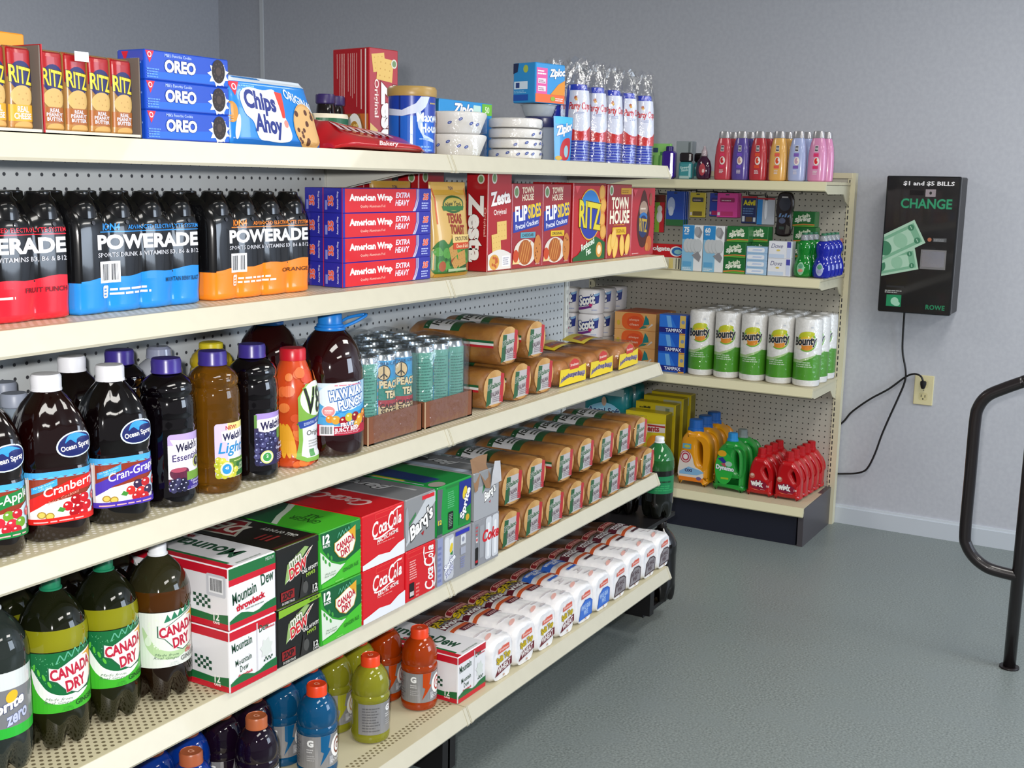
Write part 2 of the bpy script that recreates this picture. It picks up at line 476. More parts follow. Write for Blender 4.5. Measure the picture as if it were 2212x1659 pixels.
# standing frame: posts, holed panels, black feet
fr = thing('shelving_gondola', 'long double-sided shelving frame with light grey holed panels', 'shelving frame')
for x0, x1, nm in SEC:
    b = B(); b.box(x0 + .016, x1 - .016, .0, .006, .16, 1.545, peg_main); b.obj('pegboard_panel', fr)
slot = holes_mat('post_slots', '#d4d5ce', '#4a4a48', .0254, .004, (0, 2), 1.0, (.0127, 0), r=.4)
for x in (-1.219, 0.0, 1.219):
    b = B(); b.box(x - .015, x + .015, -.003, .05, 0, 1.553, STEEL)
    for k in range(50):
        z = .24 + k * .0254
        for dx in (-.006, .004): b.box(x + dx, x + dx + .002, -.0034, -.0028, z, z + .014, DKGREY)
    b.box(x - .006, x + .001, -.0037, -.0029, .2, 1.55, P('#e4e5de', .3))
    b.obj('upright', fr)
    b = B(); b.box(x - .02, x + .02, -.10, .36, .0, .07, BLK); b.obj('foot', fr)
b = B(); b.box(-1.22, 1.22, .018, .03, .07, .17, BLK); b.obj('kick_panel', fr)

# far run, set against the right wall; its shelves look to -x
XE, W = 2.935, [1.512, 1.123, .671, .169]
ED = [.393, .393, .393, .418]
YA, YB = -.468, .751
fe = thing('shelving_gondola', 'shorter shelving frame against the right wall beside the change machine', 'shelving frame')
b = B(); b.box(XE, XE + .006, YA + .014, YB - .014, .17, 1.548, peg_end); b.obj('pegboard_panel', fe)
for y in (YA, YB):
    b = B(); b.box(XE - .004, XE + .034, y - .016, y + .016, 0, 1.552, P('#d8d2b4', .42))
    for k in range(58):
        z = .06 + k * .0254
        b.box(XE - .0046, XE - .003, y + .006, y + .0105, z, z + .016, DKGREY)
    b.obj('upright', fe)
b = B(); b.box(XE - .008, XE, YA, YB, 1.53, 1.552, CREAM2); b.obj('top_rail', fe)
dme = holes_mat('far_deck', '#cfc6a6', '#b9b090', .0254, .002, (0, 1), 1.0, (0, 0), r=.42)
for i, (z, d) in enumerate(zip(W, ED)):
    t = thing('gondola_shelf', '%s shelf of the far run against the right wall, cream metal' % ['top', 'second', 'third', 'bottom'][i], 'shelf', 'shelves of the far run')
    x = XE - d
    b = B(); b.box(x, XE - .006, YA + .002, YB - .002, z - .012, z, dme); b.obj('deck', t)
    b = B(); pr = [(x + .004, z - .0002), (x - .001, z - .0004), (x - .0145, z - .034), (x - .012, z - .0385), (x + .010, z - .036)]
    b.loft([[(p[0], YA + .001, p[1]) for p in reversed(pr)], [(p[0], YB - .001, p[1]) for p in reversed(pr)]], P('#d9d3b0', .4), cap=True, smooth=False)
    b.obj('price_rail', t)
    if i < 3:
        for y in (YA + .008, YB - .008):
            b = B(); pts = [(XE - .006, z - .10), (XE - .06, z - .082), (XE - .10, z - .05), (x + .05, z - .05), (x + .012, z - .036), (x + .012, z - .014), (XE - .006, z - .014)]
            b.loft([[(p[0], y - .002, p[1]) for p in pts], [(p[0], y + .002, p[1]) for p in pts]], P('#cfc9ae', .45), cap=True, smooth=False); b.obj('bracket', t)
    else:
        b = B(); b.box(x + .012, x + .03, YA + .03, YB, .0, z - .036, P('#1c1e2c', .4)); b.obj('kick_panel', t)
        b = B(); pts = [(XE - .006, 0), (XE - .006, z + .002), (x + .012, z - .004), (x + .002, z - .04), (x + .006, 0)]
        for y in (YA, YB - .021):
            b = B(); b.loft([[(p[0], y - .001, p[1]) for p in pts], [(p[0], y + .022, p[1]) for p in pts]], P('#4a464b', .35), cap=True, smooth=False)
            b.obj('base_bracket', t)

# ------------------------------------------------------------------ change machine, outlet, cord, handrail
def change_machine():
    w, d, h = .288, .165, .555
    t = thing('change_machine', 'black wall-mounted change machine with green lettering', 'change machine')
    K = P('#0c0c0e', .28, coat=.3); G = P('#1f8a5c'); PG = P('#a9cdb4'); DG = P('#3c7d5c')
    b = B(); b.rbox(w, d - .03, h, P('#1b1a1b', .4), .008, y=.015); b.obj('cabinet', t)
    b = B(); b.rbox(w + .004, .03, h + .004, K, .007, y=-d / 2 + .015, z0=-.002)
    q = D(b, front(d))
    q.text('$1 and $5 BILLS', .022, h - .028, .2, .02, P('#e8e6e8'), .03)
    b.obj('door', t); dr = [c for c in t.children if c.name.startswith('door')][0]
    def piece(nm):
        nonlocal b, q
        b.obj(nm, dr); b = B(); q = D(b, front(d), o=.0006)
    b = B(); q = D(b, front(d), o=.0006)
    q.rect(-.05, h - .075, .005, h - .055, P('#2a2a2c', .2, .8)); q.rect(.012, h - .08, .052, h - .05, P('#b9b6bd', .2, .9)); q.ell(.032, h - .065, .005, .006, BLACK); piece('lock_plate')
    q.text('CHANGE', .018, h - .108, .205, .042, P('#0e3a2a'), .06); q.text('CHANGE', .018, h - .108, .2, .04, P('#2a9367'), .02)
    # two banknotes, tilted, running off the left edge
    def note(cx, cy, rot, wd, ht):
        c, s_ = math.cos(rot), math.sin(rot)
        def R(pts): return [p for p in clip([(cx + x * c - y * s_, cy + x * s_ + y * c) for x, y in pts], 0, -w / 2 + .004, True)]
        q.poly(R([(-wd / 2, -ht / 2), (wd / 2, -ht / 2), (wd / 2, ht / 2), (-wd / 2, ht / 2)]), PG)
        q.poly(R([(-wd * .46, -ht * .4), (wd * .46, -ht * .4), (wd * .46, ht * .4), (-wd * .46, ht * .4)]), P('#78ad8d'))
        q.poly(R([(-wd * .40, -ht * .28), (wd * .34, -ht * .28), (wd * .34, ht * .28), (-wd * .40, ht * .28)]), PG)
        for dx in (-.05, .02): q.poly(R(ell(dx, 0, ht * .26, ht * .3)), DG if dx < 0 else P('#8fbd9f'))
        for sy in (-1, 1):
            x, y = wd * .38, sy * ht * .28
            q.ell(cx + x * c - y * s_, cy + x * s_ + y * c, ht * .12, ht * .12, DG)
            q.text('1', cx + x * c - y * s_, cy + x * s_ + y * c, None, ht * .14, PG, .03, rot=rot)
    note(-.10, .20, .24, .20, .088); note(-.09, .285, .50, .21, .105)
    piece('front_print'); q.ell(.042, .303, .008, .008, P('#b06a4a')); piece('indicator_lamp'); q.rect(.056, .295, .108, .31, P('#55575a'))
    q.lines(.06, .298, .104, .308, 2, P('#9a9c9e'))
    piece('small_plate'); q.rect(.012, .183, .112, .262, P('#8f9093', .3, .8)); q.rect(.018, .192, .106, .256, P('#b9bbc6', .15, .9)); piece('display_window')
    q.rect(-.115, .10, -.045, .108, P('#2b2b2d', .3)); q.lines(-.12, .078, -.05, .092, 2, P('#b8bbb8'))
    piece('bill_slot'); q.rect(-.112, .022, -.052, .07, P('#1d8a5a')); q.ell(-.078, .044, .016, .016, P('#9fd0b4')); q.ell(-.07, .034, .014, .01, P('#9fd0b4'))
    piece('coin_button'); q.text('ROWE', .085, .028, .075, .02, P('#1c7f55'), .03, space=1.1)
    piece('name_print')
    b = B(); b.lathe([(.009, 0), (.009, .004)], P('#9a989a', .25, .9), 14, z0=0)
    return t
put(change_machine(), 2.985 - .085, -.785, .985, RZ)
b = B()
cord = spline([(2.955, -.722, .984), (2.966, -.721, .88), (2.968, -.725, .80), (2.966, -.744, .721), (2.964, -.744, .671), (2.966, -.721, .597), (2.966, -.688, .501), (2.966, -.664, .426), (2.966, -.641, .339), (2.966, -.615, .273), (2.966, -.587, .248), (2.973, -.53, .232), (2.979, -.44, .225), (2.979, -.36, .27), (2.979, -.36, .36), (2.979, -.44, .42), (2.979, -.49, .462), (2.973, -.527, .513), (2.967, -.603, .58), (2.967, -.679, .633), (2.966, -.743, .691), (2.956, -.78, .711), (2.95, -.81, .706), (2.948, -.823, .684)], 6)
pc = thing('power_cord', 'black power cord hanging from the change machine to the outlet', 'cord')
b.tube(cord, .0042, BLK, 8); b.obj('cable', pc)
b = B(); b.lathe([(.006, .0), (.010, .008), (.013, .02), (.013, .03), (.009, .034)], BLK, 14)
p = b.obj('plug', pc); p.location = (2.948, -.824, .652)
t = thing('wall_outlet', 'cream wall outlet plate low on the wall with the cord plugged in', 'outlet')
b = B(); b.rbox(.08, .008, .128, P('#d9d0a4', .4), .003); b.obj('cover_plate', t)
for zc in (.036, .09):
    b = B(); q = D(b, front(.008))
    q.rrect(-.018, zc - .017, .018, zc + .017, .008, P('#cfc595', .35))
    for x in (-.008, .008): q.rect(x - .0015, zc - .003, x + .0015, zc + .008, BLACK)
    q.ell(0, zc - .010, .003, .003, BLACK); b.obj('socket', t)
b = B(); q = D(b, front(.008)); q.ell(0, .064, .003, .003, P('#9b9784', .3, .7)); b.obj('plate_screw', t)
put(t, 2.981, -.822, .577, RZ)
# handrail: post, return loop and rising grip in one plane
X = 1.655
t = thing('handrail', 'black round-tube metal handrail with a return loop at the right', 'handrail')
b = B(); b.tube([(X, -1.394, 0), (X, -1.394, .5), (X, -1.394, .955)], .019, P('#1b1517', .35, coat=.3), 16); b.obj('post', t)
b = B(); b.tube([(X, -1.394, 0.0), (X, -1.394, .006)], .030, P('#1b1517', .4), 16); b.obj('base_flange', t)
pts = [(X, -1.394, .304), (X, -1.34, .308), (X, -1.30, .316), (X, -1.262, .340), (X, -1.236, .376), (X, -1.2275, .42), (X, -1.2275, .6), (X, -1.2275, .775), (X, -1.234, .826), (X, -1.258, .864), (X, -1.304, .892), (X, -1.357, .919), (X, -1.40, .942), (X, -1.9, 1.21), (X, -2.4, 1.48)]
b = B(); b.tube(spline(pts, 6), .0185, P('#1b1517', .33, coat=.3), 16); b.obj('grip_loop', t)
b = B(); b.tube([(X, -2.3, 0), (X, -2.3, 1.42)], .019, P('#1b1517', .35, coat=.3), 16); b.obj('post', t)
# ------------------------------------------------------------------ packages: helpers
def pillow(w, d, h, zf, df, n=3.0, wf=None):
    """Upright soft pack: depth follows df over heights zf; returns (builder rings, printable front)."""
    def Dv(v):
        t = min(max(v / h, 0), 1)
        for i in range(len(zf) - 1):
            if zf[i] <= t <= zf[i + 1]:
                k = (t - zf[i]) / max(zf[i + 1] - zf[i], 1e-6); k = k * k * (3 - 2 * k)
                return d * (df[i] + (df[i + 1] - df[i]) * k)
        return d * df[-1]
    rings = []; N = 36
    sh = sq(n)
    for i in range(25):
        z = h * i / 24; dd = Dv(z) / 2; ww = w / 2 * (wf(i / 24) if wf else 1)
        rings.append([(ww * sh(a) * math.sin(a), -dd * sh(a) * math.cos(a), z) for a in [2 * PI * j / N for j in range(N)]])
    def fn(u, v, o):
        x = min(abs(2 * u / w), .995)
        return (u * (wf(v / h) if wf else 1), -Dv(v) / 2 * (1 - x ** n) ** (1 / n) - o, v)
    return rings, Surf(fn, w / 24, h / 24)
PAPER = P('#cfc8bb', .7); KRAFT = P('#8a6a4c', .75, var=.08)
# --- sandwich-cracker packets in shelf trays
def cracker_packet(flavour):
    cheese = flavour == 'cheese'
    b = B(); w, d, h = .040, .026, .117
    rings, S = pillow(w, d, h, [0, .05, .5, .95, 1], [.3, .9, 1, .9, .3], 3.2)
    b.loft(rings, P('#96703f', .3, coat=.3))
    q = D(b, S)
    q.rect(-.0195, .074, .0195, .1165, P('#9c1319', .3, coat=.3)); q.rect(-.0195, 0, .0195, .03, P('#a9773c', .35))
    q.ell(0, .076, .019, .021, P('#20245c')); q.text('RITZ', 0, .077, .036, .0235, P('#d8c438'), .02, skew=-.12, out=P('#3a2d12'), ow=.03)
    q.ell(0, .048, .0175, .015, P('#c4a263', .5)); q.dots([(-.006, .05, .0012), (.006, .052, .0012), (0, .044, .0012), (.008, .043, .0012)], P('#b08a4e'))
    q.rect(-.0195, .013, .0195, .036, P('#cf9a2a' if cheese else '#9a5a26', .4))
    q.text('REAL\nCHEESE' if cheese else 'REAL\nPEANUT\nBUTTER', 0, .025, .028, .018, P('#cfd6ea'), .02)
    q.ell(.002, .006, .016, .007, P('#c99a56', .5))
    return b
trays = []
for nm, x0, n, flav in (('cheese', -1.217, 4, 'cheese'), ('peanut butter', -1.033, 4, 'peanut')):
    t = thing('display_tray', 'brown card display tray holding %s cracker packets on the top shelf' % nm, 'tray')
    w, d = .182, .10; b = B()
    b.box(0, w, 0, d, 0, .002, PAPER); b.box(0, .002, 0, d, 0, .126, P('#b01a20', .4)); b.box(w - .0022, w, 0, d, 0, .124, P('#6d625a', .7))
    b.box(.002, w - .002, d - .002, d, 0, .124, P('#6d625a', .7)); b.box(.002, w - .002, 0, .0015, 0, .006, PAPER)
    b.obj('carton', t)
    if flav == 'peanut':
        b = B(); b.box(.058, .083, -.0015, -.0005, .108, .122, P('#eceef2')); b.obj('price_sticker', t)
    put(t, x0, -.315, 1.547)
    pk = None
    for k in range(n):
        for r in range(2):
            if pk is None: o = pk = cracker_packet(flav).obj('cracker_packet')
            else: o = copy_tree(pk)
            pos = ['leftmost', 'second from left', 'third from left', 'rightmost'][k]
            put(o, x0 + .024 + k * .0432, -.297 + r * .045, 1.5502)
            tag(o, '%s %s cracker packet in the %s row of its tray' % (pos, nm, 'front' if r == 0 else 'back'), 'cracker packet', '%s cracker packets' % nm)
t = B(); t.rbox(.16, .05, .158, P('#f0951e', .4), .003); q = D(t, front(.05)); q.rect(-.075, .05, .075, .1, P('#e8c32a'))
o = t.obj('snack_box'); put(o, -1.008, -.12, 1.547, 0, 'orange snack box peeking up behind the cracker trays'); o['category'] = 'box'
# --- blue cookie boxes, stack of three
b = B(); w, d, h = .187, .062, .0465
b.rbox(w, d, h, P('#1747b8', .3, coat=.3), .003); q = D(b, front(d))
q.poly([(-w / 2 + .003, 0.003), (w / 2 - .003, .003), (w / 2 - .003, .02), (-w / 2 + .02, .013)], P('#1f62d0', .3))
q.poly([(-.0915, .045), (-.0735, .045), (-.083, .026)], P('#d3243a')); q.ell(-.083, .039, .004, .0045, P('#f0d7da'), .5); q.ell(-.083, .039, .0025, .003, P('#d3243a'), .5)
q.text("Milk's Favorite Cookie", -.022, .0405, .058, .0052, P('#b9cdf0'), .01)
q.text('OREO', -.018, .024, .068, .020, WHITE, .045, out=P('#0d2a7a'), ow=.035)
q.poly(burst(.068, .020, .017, .026, 9, .3, .8), P('#e8eef8')); q.ell(.070, .021, .0165, .0195, P('#d9dce2')); q.ell(.068, .025, .0155, .0195, P('#2b2120', .5)); q.dots([(.068 + .010 * math.cos(a), .025 + .013 * math.sin(a), .0014) for a in [i * .7 for i in range(9)]], P('#4b3d36'))
q.ell(.068, .025, .006, .007, P('#43352f'))
q.lines(-.09, .004, -.062, .020, 4, P('#5f93e6'))
q = D(b, left(w)); q.poly([(-.02, .044), (-.004, .044), (-.012, .028)], P('#d3243a')); q.lines(0, .008, .024, .036, 5, P('#7fa6ea'))
o = b.obj('cookie_box')
for k, nm in enumerate(('bottom', 'middle', 'top')):
    c = o if k == 0 else copy_tree(o)
    put(c, -.742, -.278, 1.547 + k * .0467); tag(c, '%s blue cookie box of the stack of three on the top shelf' % nm, 'cookie box', 'stacked blue cookie boxes')
# --- light blue cookie bag with a big cookie
b = B(); w, d, h = .252, .055, .118
rings, S = pillow(w, d, h, [0, .08, .5, .9, 1], [.75, 1, 1, .85, .3], 4)
b.loft(rings, P('#1f7fd0', .25, coat=.4)); q = D(b, S)
q.rect(-.126, .108, .12, .1178, P('#dfe9f3', .25)); q.rect(-.126, .0, .126, .012, P('#1a6cc0', .3))
q.poly([(-.123, .107), (-.096, .107), (-.108, .083)], P('#d0243a')); q.ell(-.1085, .098, .005, .006, P('#f0d7da'), .5); q.ell(-.1085, .098, .003, .004, P('#d0243a'), .5)
q.lines(-.09, .094, -.045, .105, 2, P('#7fc0f0'))
q.ell(-.118, .055, .012, .018, P('#c58a3c')); q.ell(-.108, .03, .005, .022, P('#dbe7f2'), -.2)
q.poly(catmull([(-.098, .085), (-.075, .099), (-.03, .096), (0.005, .098), (.012, .07), (.03, .03), (.026, .012), (.0, .006), (-.035, .008), (-.06, .012), (-.07, .04), (-.09, .055)], 4), WHITE)
q.text('Chips', -.045, .073, .088, .042, P('#1c2c7e'), .045, shear=.05, skew=-.06); q.text('Ahoy', -.03, .033, .075, .042, P('#1c2c7e'), .045, skew=-.06)
q.poly([(.004, .096), (.026, .094), (.020, .05), (.012, .05)], P('#d93a2a')); q.ell(.020, .040, .006, .007, P('#e88a80'))
q.text('ORIGINAL', .077, .083, .088, .017, P('#e6f2fb'), .02, skew=-.28)
q.ell(.083, .036, .041, .043, P('#c99a5e', .6)); q.ell(.081, .038, .036, .037, P('#d4aa70', .6))
q.dots([(.083 + random.uniform(-.03, .03), .036 + random.uniform(-.03, .03), random.uniform(.003, .0065)) for _ in range(15)], P('#5a3424'))
for i, (x, y, z) in enumerate(b.v):
    b.v[i] = (x - .045 * (z / h) * (x + w / 2) / w, y + .05 * z, z)
o = b.obj('cookie_bag'); put(o, -.516, -.285, 1.547); tag(o, 'light blue cookie bag with a big chocolate chip cookie on it', 'cookie bag')
# --- small dark bottles with purple caps, green can, red bag behind and before the cracker box
def small_bottle():
    t = thing('sauce_bottle', '', 'bottle', 'dark bottles with purple caps on the top shelf')
    b = B(); b.lathe([(.018, 0), (.021, .004), (.021, .085), (.0195, .098), (.018, .106)], P('#17100f', .1, coat=.5), 20); b.obj('bottle', t)
    b = B(); b.lathe([(.0195, .104), (.0215, .106), (.0215, .122), (.020, .125)], P('#35285e', .35), 20); b.obj('cap', t)
    b = B(); q = D(b, cyl(.021)); q.rect(-.025, .01, .025, .06, P('#d9d3c2')); q.ell(0, .035, .014, .014, P('#6a4a2a')); b.obj('label', t)
    return t
sb = small_bottle(); put(sb, -.109, -.08, 1.547, 0, 'dark bottle with purple cap just right of the cookie bag'); put(copy_tree(sb), -.052, -.062, 1.547, 0, 'dark bottle with purple cap half hidden by the red cracker box')
t = thing('coffee_can', 'low cream canister with a dark green band behind the red bag', 'can')
b = B(); b.lathe([(.049, 0), (.05, .002), (.05, .07), (.048, .075)], P('#d8cfb8', .4), 32); b.obj('canister', t)
b = B(); q = D(b, cyl(.05)); q.rect(-.062, .022, .062, .066, P('#1d5a3a')); q.text('Best Brew', 0, .044, .1, .02, WHITE, .02); b.obj('label', t)
put(t, -.217, -.165, 1.547)
b = B(); w, d, h = .29, .12, .046
N = 30; rings = []
for i in range(19):
    s_ = i / 18; x = -w / 2 + w * s_; e = min(s_, 1 - s_); th = h * min(1, .25 + 6 * e) * (1.0 - .45 * s_); dw = d * min(1, .75 + 2 * e)
    rings.append([(x, dw / 2 * sq(2.6)(a) * math.sin(a), max(0, th / 2 + th / 2 * sq(2.6)(a) * math.cos(a) + .0025 * math.sin(7 * a + 3 * s_))) for a in [-2 * PI * j / N for j in range(N)]])
sl = lambda y: .55 + 1.15 * (y / d + .5)
for i, (x, y, z) in enumerate([p for r in rings for p in r]): rings[i // N][i % N] = (x, y, z * sl(y))
b.loft(rings, P('#b3171f', .22, coat=.5)); q = D(b, Surf(lambda u, v, o: (u, v, h * (1.0 - .45 * (u / w + .5)) * sl(v) + o), .02, .01), o=.002)
q.polys([[(-.11 + k * .022, -.03), (-.098 + k * .022, -.03), (-.088 + k * .022, .012 - .006 * (k % 2)), (-.100 + k * .022, .012 - .006 * (k % 2))] for k in range(8)], P('#cfc4c8'))
q = D(b, plane((0, -d / 2 - .002, 0), (1, 0, 0), (0, 0, 1)))
q.text('Bakery', 0, .014, .06, .011, P('#e9d6d4'), .02)
o = b.obj('cookie_bag'); put(o, -.232, -.283, 1.547, -.04); tag(o, 'flat red foil cookie bag lying in front of the blue can', 'cookie bag')
# --- saltine cracker boxes
def wheat_cracker(q, cx, cy, s, rot, m1=P('#d8b568', .6), m2=P('#b98f45', .6)):
    c, sn = math.cos(rot), math.sin(rot)
    R = lambda pts: [(cx + x * c - y * sn, cy + x * sn + y * c) for x, y in pts]
    q.poly(R([(-s, -s), (s, -s), (s, s), (-s, s)]), m1)
    q.polys([R(ell(x * s * .6, y * s * .6, s * .07, s * .07, 0, 8)) for x in (-1, 0, 1) for y in (-1, 0, 1)], m2)
def kelloggs_disc(q, x, y, r):
    q.ell(x, y, r, r * 1.15, P('#cfd0c4')); q.ell(x, y, r * .7, r * .8, P('#6d8a5c'))
CR = P('#a51720', .3, coat=.3); CRD = P('#8a1119', .3, coat=.3)
b = B(); w, d, h = .093, .12, .236
b.rbox(w, d, h, CR, .0025); q = D(b, front(d))
wheat_cracker(q, -.016, .205, .020, .15); wheat_cracker(q, .004, .19, .025, -.1); kelloggs_disc(q, .033, .205, .009)
q.text('Zesta', .016, .085, .155, .05, WHITE, .05, rot=-PI / 2, out=P('#6b0d14'), ow=.03); q.text('Original', -.025, .125, .085, .017, P('#ead7d2'), .02, rot=-PI / 2)
q.poly([(-.044, .004), (-.044, .07), (-.02, .055), (-.014, .004)], P('#d8b66e'))
q = D(b, left(w)); q.rect(-.058, .004, .058, .09, P('#8f5e30')); q.ell(.012, .045, .026, .046, WHITE); q.ell(.012, .04, .018, .034, P('#b9862f')); q.dots([(.012 + random.uniform(-.012, .012), .04 + random.uniform(-.024, .024), .004) for _ in range(12)], P('#e0c070')); q.poly([(-.052, .01), (-.052, .088), (-.022, .08), (-.025, .02)], P('#dcc07c')); q.poly([(.03, .09), (.058, .09), (.058, .03)], P('#c56a2c'))
q.polys([[(x, y0), (x + .0016, y0), (x + .0016, .225), (x, .225)] for x, y0 in [(-.045, .17), (-.036, .11), (-.031, .105), (-.026, .112), (-.021, .12), (-.008, .14), (-.0, .13), (.006, .125), (.012, .135), (.02, .105)]], P('#e2b9b4')); q.rect(.034, .1, .0375, .232, P('#e2b9b4')); q.rect(.048, .02, .052, .233, P('#f0e4e0'))
o = b.obj('cracker_box'); put(o, .057, -.064, 1.547, math.radians(-9)); tag(o, 'tall red cracker box standing alone behind the blue coffee can', 'cracker box')
# --- coffee can, wrapped bowls and plates
t = thing('coffee_can', 'blue coffee canister with a tan plastic lid on the top shelf', 'can')
b = B(); b.lathe([(.049, 0), (.052, .003), (.052, .124)], P('#15389f', .25, coat=.4), 36); b.obj('canister', t)
b = B(); b.lathe([(.0535, .122), (.0545, .125), (.0545, .138), (.051, .143), (.046, .1425)], P('#a98a4e', .35), 36); b.obj('lid', t)
b = B(); q = D(b, cyl(.052, dv=.01)); q.rect(-.075, .005, .05, .08, P('#1d5fc4', .25)); q.rect(-.038, .0, -.034, .122, P('#10246c', .3))
q.poly([(-.075, .096), (-.03, .092), (.0, .106), (.012, .121), (.034, .121), (.024, .1), (.01, .088), (-.03, .079), (-.075, .082)], P('#c6d0e6')); q.poly([(-.0, .088), (.012, .088), (.02, .04), (.05, .03), (.05, .024), (.02, .03), (.006, .055)], P('#b8ccec'))
q.text('Maxwell\nHouse', .040, .066, .075, .043, P('#dfe8f6'), .03); q.lines(.0, .006, .05, .02, 2, P('#7fa8e0')); q.lines(.008, .03, .04, .036, 1, P('#7fa8e0')); q.lines(.035, .106, .06, .112, 1, P('#b9a86a'))
b.obj('label', t); put(t, -.02, -.25, 1.547, -.8)
FILM = film(); PL = P('#e3e1dd', .45)
def bowl_pack(r, h, dots):
    t = thing('plate_pack' if dots else 'bowl_pack', '', 'paper plates' if dots else 'paper bowls')
    b = B()
    if dots: b.lathe([(r * .8, 0), (r * .97, .002), (r, .006), (r, h - .005), (r * .97, h - .002), (r * .9, h)], PL, 36)
    else: b.lathe([(r * .72, 0), (r * .78, .003), (r * .93, h * .6), (r, h * .86), (r, h * .93), (r * .97, h - .001), (r * .9, h)], PL, 36)
    b.obj('dishes', t)
    b = B(); q = D(b, cyl(r + .0016)); 
    for k in range(9 if dots else 4):
        a = -PI * .55 + k * .36 + random.uniform(-.08, .08); z = h * random.uniform(.35, .65); 
        q.ell(a * r, z, .0055, .0032, P('#2b3f8c'), .5); q.ell(a * r, z, .003, .0015, P('#8a97c4'), .5)
    b.obj('printed_mark', t)
    b = B(); b.lathe([(r * .8, .0005), (r + .001, .003), (r + .001, h - .003), (r * .85, h + .0012)], film(), 24); b.obj('wrapper', t)
    return t
bp = bowl_pack(.072, .051, False); bp['group'] = 'wrapped bowl packs'
put(bp, .215, -.215, 1.547, 0, 'lower of the two wrapped packs of white paper bowls'); put(copy_tree(bp), .215, -.215, 1.599, .4, 'upper of the two wrapped packs of white paper bowls')
pp = bowl_pack(.069, .0245, True); pp['group'] = 'wrapped plate packs'
for k, nm in enumerate(('bottom', 'second from bottom', 'third from bottom', 'top')):
    put(pp if k == 0 else copy_tree(pp), .478, -.225, 1.547 + k * .0259, k * .7, '%s wrapped pack of the white paper plate stack' % nm)
# --- zipper bag box and plastic container packs
BL = P('#2b8fd0', .3, coat=.3)
b = B(); w, d, h = .235, .06, .143; b.rbox(w, d, h, BL, .0025); q = D(b, front(d))
q.rect(-.115, .0, .115, .105, P('#1f6fb8')); q.text('Ziploc', -.005, .118, .11, .036, WHITE, .04, shear=.25, out=P('#173f8a'), ow=.03); q.rect(.07, .112, .115, .141, P('#6fb53a')); q.text('50', .093, .126, .02, .016, P('#dcecc8'), .02); q.rrect(.03, .115, .064, .135, .003, P('#bfe0d8'))
q = D(b, left(w)); q.text('Ziploc', 0, .07, .1, .03, WHITE, .04, rot=PI / 2)
o = b.obj('zipper_bag_box'); put(o, .405, -.092, 1.547, -.05); tag(o, 'blue zipper bag box standing behind the white paper bowls', 'box')
CLEAR = P('#c9d2da', .1, trans=.9, ior=1.2); SM = P('#8d97a8', .15, coat=.4)
def container(r, h, smoky):
    b = B(); b.lathe([(r * .7, 0), (r * .76, .003), (r * .95, h * .84), (r, h * .86), (r, h * .9)], SM if smoky else P('#aab2ba', .12, coat=.4, spec=.7), 32); return b
t = thing('container_pack', 'round smoky food containers with navy lid behind an upright blue label card', 'food containers')
container(.058, .105, True).obj('container', t)
b = B(); b.lathe([(.060, .088), (.061, .09), (.061, .112), (.056, .116)], P('#1c2257', .3, coat=.3), 32); b.obj('lid', t)
b = B(); S = Surf(lambda u, v, o: (u * (.8 + .2 * v / .115), -.066 - o - .02 * math.cos(u / .05) + .018, v), .008, .02)
q = D(b, S); q.rect(-.046, 0, .046, .117, BL); q.rect(-.04, .098, .04, .117, P('#46b4dc')); q.text('Ziploc', 0, .083, .08, .032, WHITE, .045, shear=.2, rot=.22, out=P('#173f8a'), ow=.03); q.poly(catmull([(-.02, .005), (-.024, .03), (-.01, .055), (.02, .062), (.034, .05), (.03, .02), (.014, .004)], 4), P('#b5232a')); q.ell(.006, .026, .012, .016, P('#8fb8c8')); q.ell(-.03, .008, .014, .006, P('#c8a02a'))
b.obj('label_sleeve', t); put(t, .672, -.205, 1.547, -.12)
t = thing('container_pack', 'stacked food containers in a square blue sleeve above the plates', 'food containers')
b = container(.05, .035, False); b.obj('container', t)
b = B(); b.rbox(.118, .082, .104, P('#2a8ccc', .3, coat=.3), .004, z0=.034); q = D(b, front(.082))
q.rect(-.057, .036, .057, .058, P('#e0642c')); q.rect(-.054, .058, -.012, .125, P('#d8549a')); q.lines(-.05, .108, -.016, .122, 2, WHITE); q.rect(-.048, .085, -.018, .098, P('#e8d3e0')); q.rect(-.048, .065, -.018, .078, P('#e8d3e0')); q.lines(-.046, .087, -.02, .096, 2, P('#7a4a6a')); q.lines(-.046, .067, -.02, .076, 2, P('#7a4a6a'))
q.text('Ziploc', .026, .113, .062, .026, WHITE, .045, shear=.25, rot=.1, out=P('#123a80'), ow=.03); q.poly([(-.0, .058), (.03, .085), (.057, .098), (.057, .058)], P('#d98a1e')); q.ell(-.01 + .02, .047, .009, .006, P('#8fae2a')); q.lines(.02, .042, .054, .052, 2, WHITE)
q = D(b, left(.118)); q.poly([(-.04, .137), (-.02, .137), (-.024, .115), (-.04, .11)], P('#15224a')); q.ell(.006, .122, .009, .010, P('#a8b84a')); q.rect(-.036, .07, .014, .09, P('#cfe0ec')); q.rect(-.03, .073, -.016, .087, P('#223a7a')); q.rect(-.038, .04, .016, .056, P('#1a4fa8')); q.lines(-.036, .06, .014, .068, 2, P('#8cc4e4'))
b.obj('label_sleeve', t)
put(t, .652, -.195, 1.547 + .1165, -.25)
